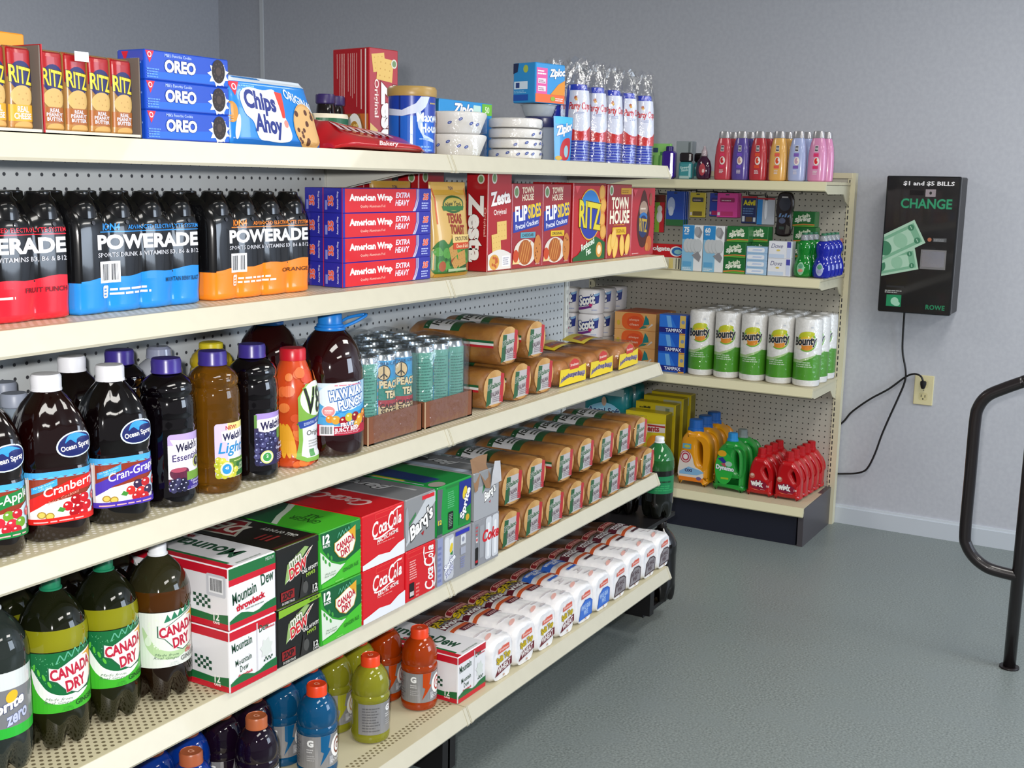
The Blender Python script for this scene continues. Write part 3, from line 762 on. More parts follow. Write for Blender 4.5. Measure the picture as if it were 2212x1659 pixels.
# --- party cups: nested stacks in printed clear bags
CUP = P('#2338b0', .25, coat=.3); CUPL = P('#7f8fd4', .2, coat=.4)
def cup_stack():
    t = thing('cup_pack', '', 'party cups', 'bagged party cup stacks')
    b = B(); pr = []; mats = []
    for k in range(14):
        z = .002 + k * .0078
        pr += [(.0345, z), (.0365, z + .0012), (.0365, z + .003), (.0335, z + .0042)]; mats += [CUPL, CUPL, CUPL, CUP]
    b.lathe(pr, CUPL, 26, mats=mats, sharp=60)
    b.lathe([(.0335, .110), (.032, .15), (.027, .205), (.025, .208)], CUP, 26)
    b.obj('cups', t)
    b = B(); q = D(b, cyl(.0385, prof=interp([(.0385, 0), (.038, .1), (.034, .17), (.031, .2)]), dv=.01))
    q.poly([(-.04, .088), (0, .074), (.04, .088), (.04, .192), (-.04, .192)], P('#d5daea', .35)); q.poly([(-.041, .058), (.041, .058), (.041, .1), (.02, .086), (0, .082), (-.02, .086), (-.041, .1)], P('#c3201f', .3))
    q.text('Party Cups', -.002, .148, .074, .026, P('#c4222a'), .035, shear=.15); q.lines(-.02, .128, .012, .136, 2, P('#9aa3c8')); q.ell(-.018, .172, .005, .005, P('#b0562a')); q.ell(-.016, .168, .004, .004, P('#d8a030'))
    b.obj('label', t)
    b = B(); N = 20; rings = []
    for z, r, am in ((.001, .0385, 0), (.06, .0395, .0005), (.12, .0405, .001), (.19, .039, .003), (.215, .036, .008), (.24, .026, .012), (.262, .019, .013), (.275, .022, .015)):
        rings.append([((r + am * math.sin(3 * a + z * 60) * math.cos(5 * a)) * math.sin(a), -(r + am * math.sin(4 * a + z * 40)) * math.cos(a), z + am * .6 * math.sin(5 * a)) for a in [2 * PI * j / N for j in range(N)]])
    b.loft(rings, film('crinkled_bag', .05, rough=.15, edge=.3), cap=False); b.obj('bag', t)
    return t
cp = cup_stack()
for k, (x, y) in enumerate(((.762, -.255), (.868, -.255), (.975, -.255), (1.087, -.25), (1.2, -.255))):
    put(cp if k == 0 else copy_tree(cp), x, y, 1.547, (-.75, -.6, -.5, -.2, -.65)[k], '%s bagged stack of blue party cups in the front row' % ('leftmost', 'second from left', 'middle', 'fourth from left', 'rightmost')[k])
for k, (x, y) in enumerate(((.80, -.16), (.92, -.16), (1.04, -.16))):
    put(copy_tree(cp), x, y, 1.552, .6 - k * .5, 'bagged stack of blue party cups in the back row, %s of three' % ('leftmost', 'middle one', 'rightmost')[k])
# ------------------------------------------------------------------ second shelf
Z2 = LV[1]
def sports_drink_pack(colr, flavour, dark):
    """Eight bottles shrink-wrapped in printed film, two rows of four; the wrap follows the bottles."""
    t = thing('sports_drink_pack', '', 'drink pack', 'shrink-wrapped sports drink packs')
    w, d, h = .268, .125, .178
    A = interp([(.008, 0), (.011, .02), (.005, .05), (.003, .09), (.005, .125), (.011, .16), (.016, h)])
    C = lambda u: abs(math.sin(4 * PI * (u / w + .5))) ** .55
    Y = lambda u, v: -d / 2 * (1.0 if v < .13 else 1 - .35 * ((v - .13) / .048) ** 2) + A(v) * (1 - C(u))
    b = B(); rings = []; zs = [0, .004, .012, .022, .035, .05, .07, .09, .11, .125, .14, .152, .163, .172, h]
    us = [-w / 2 + .008 + (w - .016) * i / 48 for i in range(49)]
    for z in zs:
        e = .006 if z in (0, h) else 0
        fr_ = [(u, Y(u, z) + e, z) for u in us]; bk = [(u, -Y(u, z) - e, z) for u in reversed(us)]
        rs = [(w / 2 - e, -d / 2 * k, z) for k in (.6, 0, -.6)]; ls = [(-w / 2 + e, d / 2 * k, z) for k in (.6, 0, -.6)]
        rings.append(fr_ + rs + bk + ls)
    K = P('#0b0b0d', .14, coat=.5); CM = P(colr, .2, coat=.5)
    b.loft(rings, K, mats=[CM if z < .05 else K for z in zs[:-1]])
    S = Surf(lambda u, v, o: (u, Y(u, v) - o, v), .004, .01)
    q = D(b, S)
    lo, hi = .054, .066
    q.poly([(-w / 2 + .01, .045), (w / 2 - .01, .045)] + [(w / 2 - .01 - (w - .02) * i / 16, hi + (lo - hi) * i / 16 + .002 * math.sin(i * 1.1)) for i in range(17)], CM)
    W_ = P('#dcdde2'); x0 = .012
    q.text('ION4', -.062, .136, .034, .011, CM, .03, shear=.2); q.text('ADVANCED ELECTROLYTE SYSTEM', .048, .135, .155, .007, CM, .012); q.rect(-.085, .1275, .125, .1290, CM)
    q.text('POWERADE', .016, .112, .215, .024, W_, .045, skew=.0, space=1.02); q.text('SPORTS DRINK & VITAMINS B3, B6 & B12', .016, .0915, .215, .0085, P('#c2c4cc'), .012)
    q.barcode(-.088, .048, -.048, .082); q.rrect(-.083, .024, -.071, .044, .003, P('#e9d9cf')); q.lines(-.081, .027, -.073, .042, 3, CM)
    q.lines(-.066, .028, .03, .042, 2, P('#e8e0d8')); q.text(flavour, .085, .046, .075, .0075, dark, .02)
    q.dots([(-w / 2 + .045 + k * .067 - .008, .143, .0035) for k in range(4)], P('#3a3a40', .05, coat=1), 8)
    b.obj('wrap', t)
    b = B(); b.lathe([(.029, .150), (.0285, .166), (.024, .178), (.019, .184), (.0185, .190), (.015, .1915)], K, 20); c0 = None
    for k in range(4):
        for r in range(2):
            if c0 is None: c = c0 = b.obj('bottle_top', t)
            else: c = c0.copy(); col.objects.link(c)
            c.location = (-w / 2 + w * (k + .5) / 4, (-1 + 2 * r) * d / 4 * 1.02, 0)
    b = B(); N = 12
    b.loft([[(w / 2 + .001 + .004 * math.sin(j * 1.3 + z * 50), -d / 2 + .004 + (d - .008) * j / N, z) for j in range(N + 1)] for z in (.01, .05, .09, .13, .165)], film(), cap=False, closed=False)
    b.obj('film_end', t)
    return t
for colr, fl, dk, x, nm in (('#d01c2e', 'FRUIT PUNCH', P('#5a0d16'), -1.103, 'red'), ('#1e86d8', 'MOUNTAIN BERRY BLAST', P('#0c2744'), -.829, 'blue'), ('#ee8418', 'ORANGE', P('#5a2c06'), -.538, 'orange')):
    t = sports_drink_pack(colr, fl, dk); put(t, x, -.222, Z2, 0, 'black and %s shrink-wrapped pack of eight sports drinks' % nm)
# --- aluminium foil cartons
def foil_box():
    b = B(); w, d, h = .312, .05, .0496; R_, U = P('#d01822', .3, coat=.3), P('#2b2c9c', .3, coat=.3)
    b.rbox(w, d, h, U, .0018); q = D(b, front(d))
    q.poly([(-.150, .0012), (.085, .0012), (.092, .012), (.098, .028), (.098, .0485), (-.150, .0485)], R_)
    for k, c in enumerate(('#e8e2ea', '#c9b3d2', '#dfe3f2')):
        e = .003 * k + .002; q.poly([(.084 + e, .0012), (.0865 + e, .0012), (.094 + e, .012), (.1 + e, .028), (.1 + e, .0485), (.0985 + e, .0485), (.0985 + e, .028), (.092 + e, .012)], P(c))
    q.text('American Wrap', -.062, .029, .148, .0185, P('#f1eeea'), .045, space=.95); q.text('Quality Aluminum Foil', -.058, .0125, .085, .0068, P('#f0b4a8'), .015)
    q.text('EXTRA', .048, .0355, .052, .0115, P('#e6dff0'), .03, shear=.2); q.text('HEAVY', .046, .0195, .052, .0125, P('#e6dff0'), .03, shear=.2)
    q.text('35', .134, .032, .022, .014, P('#e2583e'), .05, shear=.2, out=P('#e8d4dc'), ow=.03); q.lines(.118, .006, .15, .022, 3, P('#a9b4e8'))
    q = D(b, left(w)); q.rect(.0225, .0, .0243, .0495, P('#cc2a3a')); q.text('35', -.006, .024, .020, .014, P('#e2583e'), .05, rot=PI / 2, out=P('#d8c4e0'), ow=.03); q.text('American Wrap', .012, .025, .036, .006, P('#d9d6ee'), .02, rot=PI / 2); q.lines(-.02, .006, -.014, .044, 1, P('#8890d8'))
    q = D(b, top(h, d)); q.rect(-.15, .004, .09, .046, R_)
    return b.obj('foil_carton')
fb = foil_box()
for k, nm in enumerate(('bottom', 'second from bottom', 'third from bottom', 'top')):
    for r in range(2):
        o = fb if (k, r) == (0, 0) else copy_tree(fb)
        put(o, -.162 + .006 * r, -.268 + .0535 * r, Z2 + .0498 * k, 0)
        tag(o, '%s red and blue foil carton of the %s stack' % (nm, 'front' if r == 0 else 'rear'), 'foil carton', 'stacked foil cartons')
# --- crouton bags
def crouton_bag():
    b = B(); w, d, h = .152, .05, .214
    rings, S = pillow(w, d, h, [0, .06, .35, .8, .93, 1], [.55, .95, 1, .6, .14, .06], 3.2, wf=lambda t: 1 - .05 * math.sin(t * 3.1))
    b.loft(rings, P('#c9a45c', .28, coat=.4)); q = D(b, S)
    q.rect(-.07, .185, .07, .213, P('#c79a3c', .28, coat=.4)); q.text('TGN', .008, .2, .02, .008, P('#4a3a4a'), .04)
    for sx in (-1, 1): q.poly([(sx * .07, .2), (sx * .066, .2), (sx * .062, .12), (sx * .066, .12)][::sx], P('#c4541c'))
    q.poly(ell(.004, .164, .045, .020), P('#2e5a2c')); q.ell(.004, .164, .04, .015, P('#b7a04a')); q.text('New York', .004, .166, .07, .012, P('#263a1e'), .03, skew=0, warp=arch(4)); q.poly([(-.045, .16), (.05, .16), (.046, .15), (-.04, .15)], P('#2e6a34'))
    q.text('TEXAS', .004, .132, .062, .023, P('#8a2a1c'), .045, rot=-.05); q.text('TOAST', .012, .107, .062, .022, P('#8a2a1c'), .045, rot=-.05)
    q.poly(catmull([(-.074, .07), (-.05, .085), (-.03, .074), (-.01, .09), (.02, .075), (.05, .07), (.074, .06), (.074, .012), (.03, .005), (-.03, .004), (-.074, .012)], 4), P('#2f6a2a', .35))
    q.dots([(random.uniform(-.065, .065), random.uniform(.012, .07), random.uniform(.005, .012)) for _ in range(22)], P('#4f8f3a', .35)); q.dots([(random.uniform(-.065, .065), random.uniform(.012, .06), random.uniform(.003, .008)) for _ in range(14)], P('#224a22', .35))
    q.dots([(-.05, .025, .012), (.06, .02, .01), (-.01, .035, .008)], P('#9c4a22'))
    for x, y, s, r in ((-.01, .058, .015, .4), (.028, .04, .017, .2), (.0, .03, .012, .7)): wheat_cracker(q, x, y, s, r, P('#b98a48'), P('#8a602a'))
    q.rect(-.015, .077, .07, .095, P('#d9bd78')); q.text('CROUTONS', .026, .086, .06, .009, P('#3a2a1a'), .02); q.rect(-.012, .062, .07, .077, P('#c2451f')); q.text('Cheese & Garlic', .03, .0695, .06, .009, P('#f0dcb4'), .01)
    q.rect(-.03, .012, .05, .018, P('#9fb28a')); q.rect(-.07, .0, .07, .008, P('#b98a2c'))
    return b.obj('crouton_bag')
cb = crouton_bag(); put(cb, .085, -.275, Z2); tag(cb, 'tan crouton bag at the front beside the foil cartons', 'crouton bag', 'crouton bags')
for k, (x, y) in enumerate(((.03, -.158), (.095, -.104))):
    o = copy_tree(cb); put(o, x, y, Z2, 0); o['label'] = 'tan crouton bag behind the front one, %s of two' % ('nearer', 'farther')[k]
# --- cracker cartons
def saltine_box():
    b = B(); w, d, h = .112, .062, .243; b.rbox(w, d, h, CR, .0025); q = D(b, front(d))
    kelloggs_disc(q, -.028, .225, .012); q.text('Zesta', .002, .178, .094, .034, P('#efe9e6'), .045, rot=.1, out=P('#6b0d14'), ow=.02); q.text('Original', .0, .142, .06, .017, P('#e9d5d0'), .02, rot=.05)
    wheat_cracker(q, .01, .098, .023, .06); wheat_cracker(q, -.016, .07, .021, .12)
    q.poly([(-.055, .003), (.055, .003), (.055, .04)] + [(.055 - .11 * i / 10, .04 + .012 * math.sin(PI * i / 10)) for i in range(11)], P('#d9d5cf')); q.ell(-.025, .022, .024, .019, P('#cf9b45')); q.dots([(-.025 + random.uniform(-.016, .016), .022 + random.uniform(-.012, .012), .004) for _ in range(9)], P('#b5562a')); q.rect(.012, .01, .05, .036, P('#e8e8ec')); q.lines(.016, .014, .048, .034, 4, P('#9a9aa8'))
    q = D(b, left(w)); kelloggs_disc(q, .01, .222, .010); q.text('Zesta', -.003, .105, .165, .044, WHITE, .05, rot=-PI / 2, out=P('#6b0d14'), ow=.02); q.text('Original', .022, .12, .07, .009, P('#e0a49a'), .02, rot=-PI / 2); q.rect(.0295, .0, .031, .243, P('#e8c4c0'))
    return b.obj('cracker_box')
def flip_box(tagc, tagt):
    b = B(); w, d, h = .158, .06, .213; b.rbox(w, d, h, P('#98202a', .3, coat=.3), .0025); q = D(b, front(d))
    kelloggs_disc(q, -.058, .192, .013); q.text('TOWN\nHOUSE', .0, .188, .06, .035, P('#ecdcc2'), .03, skew=.05)
    q.poly([(-.072, .09), (.06, .106), (.07, .16), (.06, .166), (-.074, .142)], P('#2c3c9a')); q.text('FLIP', -.033, .139, .062, .038, P('#e9ecf4'), .04, rot=.07); q.text('SIDES', .035, .145, .068, .036, P('#e0c028'), .035, rot=.1)
    q.text('Pretzel Crackers', -.002, .111, .118, .014, P('#e3e7f2'), .02, rot=.12)
    q.rect(-.035, .076, .042, .091, P(tagc)); q.text(tagt, .003, .0835, .06, .008, P('#3a3020'), .02)
    q.ell(-.01, .04, .058, .034, P('#d8cfc4')); q.ell(-.01, .04, .036, .032, P('#a4571f')); q.polys([[(-.04 + .012 * k, .015), (-.036 + .012 * k, .015), (-.016 + .012 * k, .068), (-.02 + .012 * k, .068)] for k in range(4)], P('#c98a45')); q.poly([(-.074, .012), (-.04, .012), (-.066, .048)], P('#e0c88a')); q.ell(-.058, .032, .014, .016, P('#c0451f'))
    q.ell(.054, .045, .02, .038, P('#c07a3a')); q.dots([(.054 + random.uniform(-.012, .012), .045 + random.uniform(-.026, .026), .0025) for _ in range(8)], P('#8a4f22')); q.text('NET WT', .055, .008, .025, .004, P('#d8b8b0'), .01)
    q = D(b, left(w)); q.rect(-.028, .01, .028, .2, P('#8a1a24')); q.text('TOWN HOUSE', 0, .11, .14, .02, P('#e0c8a8'), .03, rot=-PI / 2)
    return b.obj('cracker_box')
def ritz_box():
    b = B(); w, d, h = .204, .062, .217; b.rbox(w, d, h, P('#b3161e', .3, coat=.3), .0025); q = D(b, front(d))
    q.poly([(-.095, .212), (-.06, .212), (-.082, .188)], P('#d8505a')); q.rect(-.1, .209, .1, .2155, P('#7c1218'))
    for x, y in ((.075, .19), (.083, .155), (.078, .115), (.086, .08)): q.ell(x, y, .020, .022, P('#cf8f3c')); q.ell(x, y, .014, .016, P('#dba651'))
    q.ell(-.0, .13, .070, .072, P('#d9a52a')); q.ell(-.0, .13, .066, .068, P('#2a3a9a')); q.poly(clip(ell(0, .13, .066, .068), 1, .155, True), P('#2f7cc4'))
    q.text('RITZ', 0, .128, .135, .074, P('#d8c632'), .03, skew=-.1, out=P('#55450f'), ow=.025)
    q.poly([(-.1, .003), (.1, .003), (.1, .05), (.04, .068), (-.02, .05), (-.07, .02), (-.1, .012)], P('#1f5c2c')); q.text('Reduced\nFat', -.008, .038, .082, .04, P('#dfe6d8'), .03, rot=.25); q.ell(.062, .03, .020, .022, P('#cf8f3c')); q.ell(.062, .03, .012, .013, P('#e8d6b0'))
    q = D(b, left(w)); q.rect(-.028, .01, .028, .2, P('#9c121a'))
    return b.obj('cracker_box')
def town_box():
    b = B(); w, d, h = .165, .06, .215; b.rbox(w, d, h, P('#96161f', .3, coat=.3), .0025); q = D(b, front(d))
    kelloggs_disc(q, -.06, .197, .013); q.rect(.005, .186, .078, .204, P('#c9962a')); q.lines(.012, .19, .072, .2, 2, P('#8a5a12'))
    q.text('TOWN', -.0, .160, .115, .036, P('#f0e6cf'), .035); q.text('HOUSE', .0, .12, .135, .04, P('#f0e6cf'), .035); q.lines(-.04, .096, .04, .101, 1, P('#d8902a'))
    q.rrect(-.048, .068, .048, .090, .004, P('#dcb424')); q.text('ORIGINAL', 0, .079, .082, .012, P('#a8721a'), .03)
    for x, y, r in ((-.062, .04, -.1), (-.025, .032, -.25), (.02, .036, .1), (.058, .038, -.2), (-.04, .058, -.3)): q.ell(x, y, .017, .032, P('#dfae4c'), r); q.ell(x, y, .013, .027, P('#e6bd62'), r)
    q.text('NET WT', .05, .008, .025, .004, P('#d8b8b0'), .01)
    return b.obj('cracker_box')
def whole_box():
    b = B(); w, d, h = .172, .06, .205; b.rbox(w, d, h, P('#ab1a28', .3, coat=.3), .0025); q = D(b, front(d))
    q.poly(catmull([(0, .2), (.045, .13), (.05, .08), (.02, .03), (-.02, .03), (-.045, .08), (-.04, .13)], 5), P('#4a1d18')); q.ell(0, .14, .03, .026, P('#9a8272')); q.ell(0, .115, .03, .016, P('#2c6aa8')); q.ell(0, .088, .034, .034, P('#26325c')); q.text('RITZ', 0, .092, .058, .04, P('#b8982e'), .03, skew=-.1)
    q.lines(-.024, .14, .024, .15, 1, P('#d8c8b8')); q.ell(.045, .035, .022, .024, P('#b5632c')); q.ell(.03, .025, .012, .013, P('#c07a3a')); q.ell(.05, .17, .012, .02, P('#8a4a3a')); q.poly([(-.08, .2), (-.05, .2), (-.07, .18)], P('#cf4a58')); q.lines(-.078, .006, -.03, .012, 1, P('#d8a8a8'))
    return b.obj('cracker_box')
z1_ = saltine_box(); put(z1_, .300, -.258, Z2); tag(z1_, 'red saltine cracker box in front beside the crouton bag', 'cracker box', 'saltine cracker boxes on the second shelf')
for k, (x, y) in enumerate(((.235, -.10), (.098, -.040))):
    o = copy_tree(z1_); put(o, x, y, Z2); o['label'] = 'red saltine box behind the front one, %s of two' % ('right', 'left')[k]
for fnc, x, w, lb in ((lambda: flip_box('#5a9ab0', 'CHEDDAR'), .436, 0, 'dark red pretzel cracker box with a blue-green flavour tag'), (lambda: flip_box('#d8b424', 'ORIGINAL'), .596, 0, 'dark red pretzel cracker box with a yellow flavour tag'), (ritz_box, .789, 0, 'red cracker box with a green lower corner'), (town_box, .988, 0, 'dark red cracker box with yellow oval crackers printed below'), (whole_box, 1.16, 0, 'red cracker box with a brown grain picture at the shelf end')):
    o = fnc(); put(o, x, -.26, Z2); tag(o, lb, 'cracker box')
o2 = [o for o in col.objects if o.name.startswith('cracker_box') and o.get('label', '').startswith('red cracker box with a green')][0]
o = copy_tree(o2); put(o, .83, -.17, Z2); o['label'] = 'red cracker box standing behind the one with a green corner'
# ------------------------------------------------------------------ third shelf: juice bottles
Z3 = LV[2]
GL = dict(r=.06, coat=.6)
def berry_cluster(q, cx, cy, L, cols, hi='#f0d0d0'):
    for i, (x, y, r) in enumerate(L):
        q.ell(cx + x, cy + y, r, r, P(cols[i % len(cols)], .3), n=14); q.ell(cx + x - r * .3, cy + y + r * .35, r * .28, r * .22, P(hi), n=8)
OSP = [(.040, 0), (.0465, .002), (.0505, .008), (.0512, .028), (.0525, .032), (.0525, .112), (.0515, .115), (.0515, .119), (.0535, .123), (.0545, .140), (.0535, .158), (.0500, .176), (.0440, .193), (.0350, .209), (.0260, .220), (.0215, .226), (.0200, .229)]
def spray_bottle(juice, band, name, berries, cols):
    t = thing('juice_bottle', '', 'juice bottle', 'squarish juice bottles with oval logos')
    S4 = sq(3.4); b = B()
    sh = lambda a: S4(a)
    b.lathe(OSP, P(juice, .07, coat=.7), 48, shape=sh, mod=lambda a, i: (.0012 * math.cos(10 * a) if 11 <= i <= 14 else 0)); b.obj('bottle', t)
    b = B(); b.lathe([(.0205, .228), (.0232, .2285), (.0232, .2315), (.0222, .2325), (.0224, .250), (.0205, .254), (.012, .2545)], P('#e9eaf0', .35), 40, mod=lambda a, i: (.0004 * math.cos(40 * a) if 3 <= i <= 4 else 0)); b.obj('cap', t)
    b = B(); q = D(b, cyl(.0527, shape=sq(3.4), du=.004)); BN = P(band, .3)
    q.rect(-.085, .032, .075, .111, P('#e6e3e4', .35)); q.rect(-.045, .050, .075, .108, P('#8a3420', .35)); q.rect(-.085, .103, .075, .1115, P('#4aa6de', .3)); q.polys([[(-.08 + k * .014, .101), (-.072 + k * .014, .1045), (-.066 + k * .014, .101)] for k in range(11)], P('#5ab4e6'))
    q.lines(-.082, .048, -.05, .098, 13, P('#9a98b0')); q.rect(-.047, .037, -.0455, .104, P('#c8b8a8'))
    q.poly([(-.044, .085), (-.008, .092), (-.008, .099), (-.044, .099)][::-1][::-1], P('#8a3420')); q.poly([(-.042, .078), (-.008, .09), (-.008, .1), (-.042, .088)], P('#3aa0dc')); q.text('No high fructose\ncorn syrup', -.025, .089, .028, .008, P('#bfe0f4'), .0, rot=.33)
    q.poly([(-.045, .045), (.0, .052), (.075, .05), (.075, .078), (-.045, .06)], P('#f1efe9')); q.ell(.055, .062, .024, .018, P('#bcd6ea'))
    q.poly([(-.045, .05), (-.02, .066), (.02, .078), (.06, .082), (.075, .081), (.075, .105), (.05, .103), (.01, .095), (-.02, .083), (-.045, .07)], BN)
    q.text(name, .012, .0855, .078, .019 if len(name) < 9 else .018, WHITE, .012, skew=.22)
    if band == '#d0221e': q.text('Juice Cocktail', .0, .0695, .044, .006, P('#e58a80'), .01, skew=.3)
    berry_cluster(q, .022, .055, berries, cols); q.dots([(-.030, .046, .0055), (-.020, .043, .006)], P('#9a7a1e')); q.dots([(-.030, .046, .004), (-.020, .043, .0045)], P('#d8b854')); q.polys([[(-.006, .056), (.002, .052), (-.002, .047), (-.01, .05)]], P('#3c8a34'))
    q.rect(-.085, .031, .075, .040, BN); q.lines(-.04, .0335, .05, .0375, 1, P('#e0a8a8'))
    q = D(b, Surf(lambda u, v, o: cyl(.0545, prof=interp(OSP), shape=sq(3.4)).fn(u, v, o), .004, .006), o=.0006)
    q.ell(.022, .150, .030, .0195, P('#cfe3f2'), .16, n=30); q.ell(.022, .150, .0275, .0175, P('#16205e'), .16, n=30)
    q.poly(catmull([(.006, .153), (.012, .164), (.026, .1672), (.042, .160), (.032, .161), (.024, .158), (.022, .152), (.014, .158)], 4), P('#2f8fd8')); q.text('Ocean Spray', .022, .1465, .046, .0105, WHITE, .02, rot=.16)
    b.obj('label', t); return t
BR = [(-.016, .0, .0075), (-.004, .009, .0078), (.008, .010, .0075), (.0, -.004, .008), (.012, -.003, .0078), (-.008, -.011, .007), (.026, .010, .0075), (.036, -.006, .0078), (.005, -.013, .007)]
bts = [('#0e0403', '#1f7a3c', 'Cran-Apple', ['#c8283a', '#6a9a30', '#b8202e'], -1.130, -.262, 'squarish juice bottle with a green label at the left edge'),
       ('#130202', '#d0221e', 'Cranberry', ['#c01a24', '#a8121c'], -1.013, -.265, 'squarish juice bottle with a red cranberry label'),
       ('#060203', '#4a34a8', 'Cran-Grape', ['#c8302c', '#3a2a4a', '#b8242a'], -.896, -.272, 'squarish juice bottle with a violet label')]
for c, bn, nm, cl, x, y, lb in bts:
    put(spray_bottle(c, bn, nm, BR, cl), x, y, Z3, -.34, lb)
o = spray_bottle('#080203', '#d0221e', 'Cranberry', BR, ['#c01a24', '#a8121c']); put(o, -.872, -.152, Z3, 0, 'dark juice bottle with white cap in the second row between two others')
for x, y, k, lb in ((-1.085, -.13, 0, 'small bottle with bluish grey cap behind the juice, nearest the frame edge'), (-.985, -.15, 1, 'small bottle with bluish grey cap just behind the red-labelled juice'), (-.93, -.05, 2, 'small bottle with bluish grey cap deepest behind the juice')):
    t = thing('water_bottle', lb, 'water bottle', 'bottles with grey caps behind the juice')
    b = B(); b.lathe([(.03, 0), (.034, .004), (.034, .13), (.030, .155), (.02, .178), (.0165, .185)], P('#7f8b98', .12, coat=.5), 24); b.obj('bottle', t)
    b = B(); b.lathe([(.019, .184), (.021, .186), (.021, .203), (.019, .207)], P('#8f97a8', .4), 24); b.obj('cap', t)
    put(t, x, y, Z3)
WP = [(.042, 0), (.0455, .003), (.047, .010), (.047, .022), (.0462, .026), (.0462, .132), (.047, .136), (.0458, .141), (.047, .146), (.0458, .151), (.0468, .156), (.0462, .172), (.0440, .186), (.0420, .190), (.0445, .196), (.0440, .205), (.0390, .214), (.0290, .222), (.0225, .226)]
def grape_bottle(juice, variant, clear=False):
    t = thing('juice_bottle', '', 'juice bottle', 'round juice bottles with purple caps')
    b = B(); m = P(juice, .03, trans=.92, coat=.5, ior=1.33) if clear else P(juice, .06, coat=.7)
    b.lathe(WP, m, 44); b.obj('bottle', t)
    b = B(); b.lathe([(.0225, .226), (.0255, .227), (.0255, .230), (.0248, .232), (.0252, .246), (.0235, .2515), (.012, .2525)], P('#3c2f86', .3), 36); b.obj('cap', t)
    if variant is None: return t
    b = B(); q = D(b, cyl(.0465)); LAV = P('#b9a3d8', .35)
    x0, x1 = -.020, .052
    q.rrect(x0, .028, x1, .127, .006, P('#e7e2ee', .35))
    if variant == 'essentials':
        q.poly(clip(rrect(x0, .028, x1, .127, .006), 1, .108, True), LAV); q.poly([(x0 + .004, .118), (x1, .112), (x1, .097), (.014, .092), (-.004, .096)], P('#ece8f2')); q.text("Welch's", .016, .105, .046, .015, P('#1f1c3c'), .035, skew=.1)
        q.text('Essentials', .017, .087, .060, .012, P('#3a2c66'), .01, skew=.05); q.poly(catmull([(-.017, .064), (.004, .069), (.016, .064), (.012, .05), (-.012, .05)], 4), P('#5a1f3a')); q.poly([(x0, .05), (.014, .05), (.014, .04), (x0, .04)], P('#4a1830')); q.ell(-.002, .065, .014, .004, P('#a8465e')); q.rect(.012, .045, x1, .060, P('#6f9a3c')); q.rect(x0 + .001, .029, x1 - .001, .045, P('#3a2c86'))
        q.ell(.037, .075, .0105, .0105, P('#b9c06a')); q.ell(.037, .075, .008, .008, P('#2a2440')); q.text('1', .037, .076, None, .007, WHITE, .03)
        q.text('Concord\nGrape', .034, .040, .030, .011, P('#d9d4ee'), .02); q.lines(.02, .030, .05, .034, 2, P('#a8a0d0'))
        gr = [(-.012, .045), (-.004, .047), (.005, .046), (-.015, .038), (-.007, .039), (.002, .039), (.010, .040), (-.012, .031), (-.003, .032), (.006, .032)]
        berry_cluster(q, 0, 0, [(x, y, .0052) for x, y in gr], ['#26263f', '#3a3a5c', '#1f1f38'], '#c4c8e6')
    elif variant == 'light':
        q.poly(clip(rrect(x0, .028, x1, .127, .006), 1, .113, True), P('#ece08a')); q.poly(clip(rrect(x0, .028, x1, .127, .006), 0, .004, False), P('#cdbfe6')); q.text('NEW!', .012, .119, .024, .0075, P('#b8343a'), .03); q.poly([(-.008, .113), (x1, .116), (x1, .094), (.010, .091), (-.006, .095)], P('#efecf4')); q.text("Welch's", .018, .104, .048, .0145, P('#22204a'), .035, skew=.08)
        q.text('Light', .014, .080, .056, .026, P('#1f86c4'), .012, shear=.2); q.rect(.006, .029, x1 - .001, .062, P('#5f8a34')); q.rect(.022, .030, x1 - .001, .054, P('#2f6a34')); q.text('100%\nGRAPE', .038, .045, .022, .012, P('#d8e4c8'), .01); q.lines(.016, .056, .05, .06, 1, P('#c8d88a'))
        gr = [(-.014, .062), (-.006, .060), (-.016, .053), (-.008, .052), (.0, .054), (.008, .05), (-.015, .044), (.002, .045), (.010, .042), (.014, .034), (.006, .034), (-.014, .034), (-.004, .033), (.018, .042)]
        berry_cluster(q, 0, 0, [(x, y, .0058) for x, y in gr], ['#c2c23a', '#d2cf52', '#aeb42e'], '#eef0b0'); q.ell(.0, .045, .0115, .0125, P('#ecebc2')); q.ell(.0, .045, .0085, .0093, P('#2f92d0')); q.text('45', .0, .047, None, .005, WHITE, .03)
    else:
        q.poly(clip(rrect(x0, .028, x1, .127, .006), 1, .100, False), P('#2b2450')); q.poly(clip(rrect(x0, .028, x1, .127, .006), 1, .114, True), P('#a890d4')); q.poly([(-.014, .116), (x1, .118), (x1, .096), (.004, .090), (-.012, .094)], P('#efecf4')); q.text("Welch's", .018, .105, .054, .0165, P('#221d4a'), .04, skew=.08); q.rect(x0, .1, x0 + .005, .125, P('#5a8a3a')); q.rect(.03, .075, x1, .095, P('#5f8f3c'))
        gr = [(-.014, .088), (-.006, .086), (.003, .086), (.012, .087), (.02, .085), (-.015, .078), (-.006, .077), (.003, .077), (.012, .077), (-.014, .068), (-.004, .068), (.006, .068), (.014, .069), (-.015, .058), (-.006, .058), (.004, .06), (-.016, .047), (-.015, .037), (-.008, .034), (.022, .075), (.012, .06)]
        berry_cluster(q, 0, 0, [(x, y, .0056) for x, y in gr], ['#34345e', '#4a4a78', '#2a2a4e'], '#a8b0dc'); q.text('100%\nGrape Juice', .036, .062, .030, .014, P('#d8d4ee'), .015); q.lines(.024, .036, .05, .05, 4, P('#8a84b8'))
        q.ell(.002, .045, .0125, .0125, P('#d9dc8a')); q.ell(.002, .045, .010, .010, P('#e9ece0')); q.ell(.002, .045, .0082, .0082, P('#3f9a4a')); q.text('2', .002, .047, None, .006, WHITE, .03)
    b.obj('label', t); return t
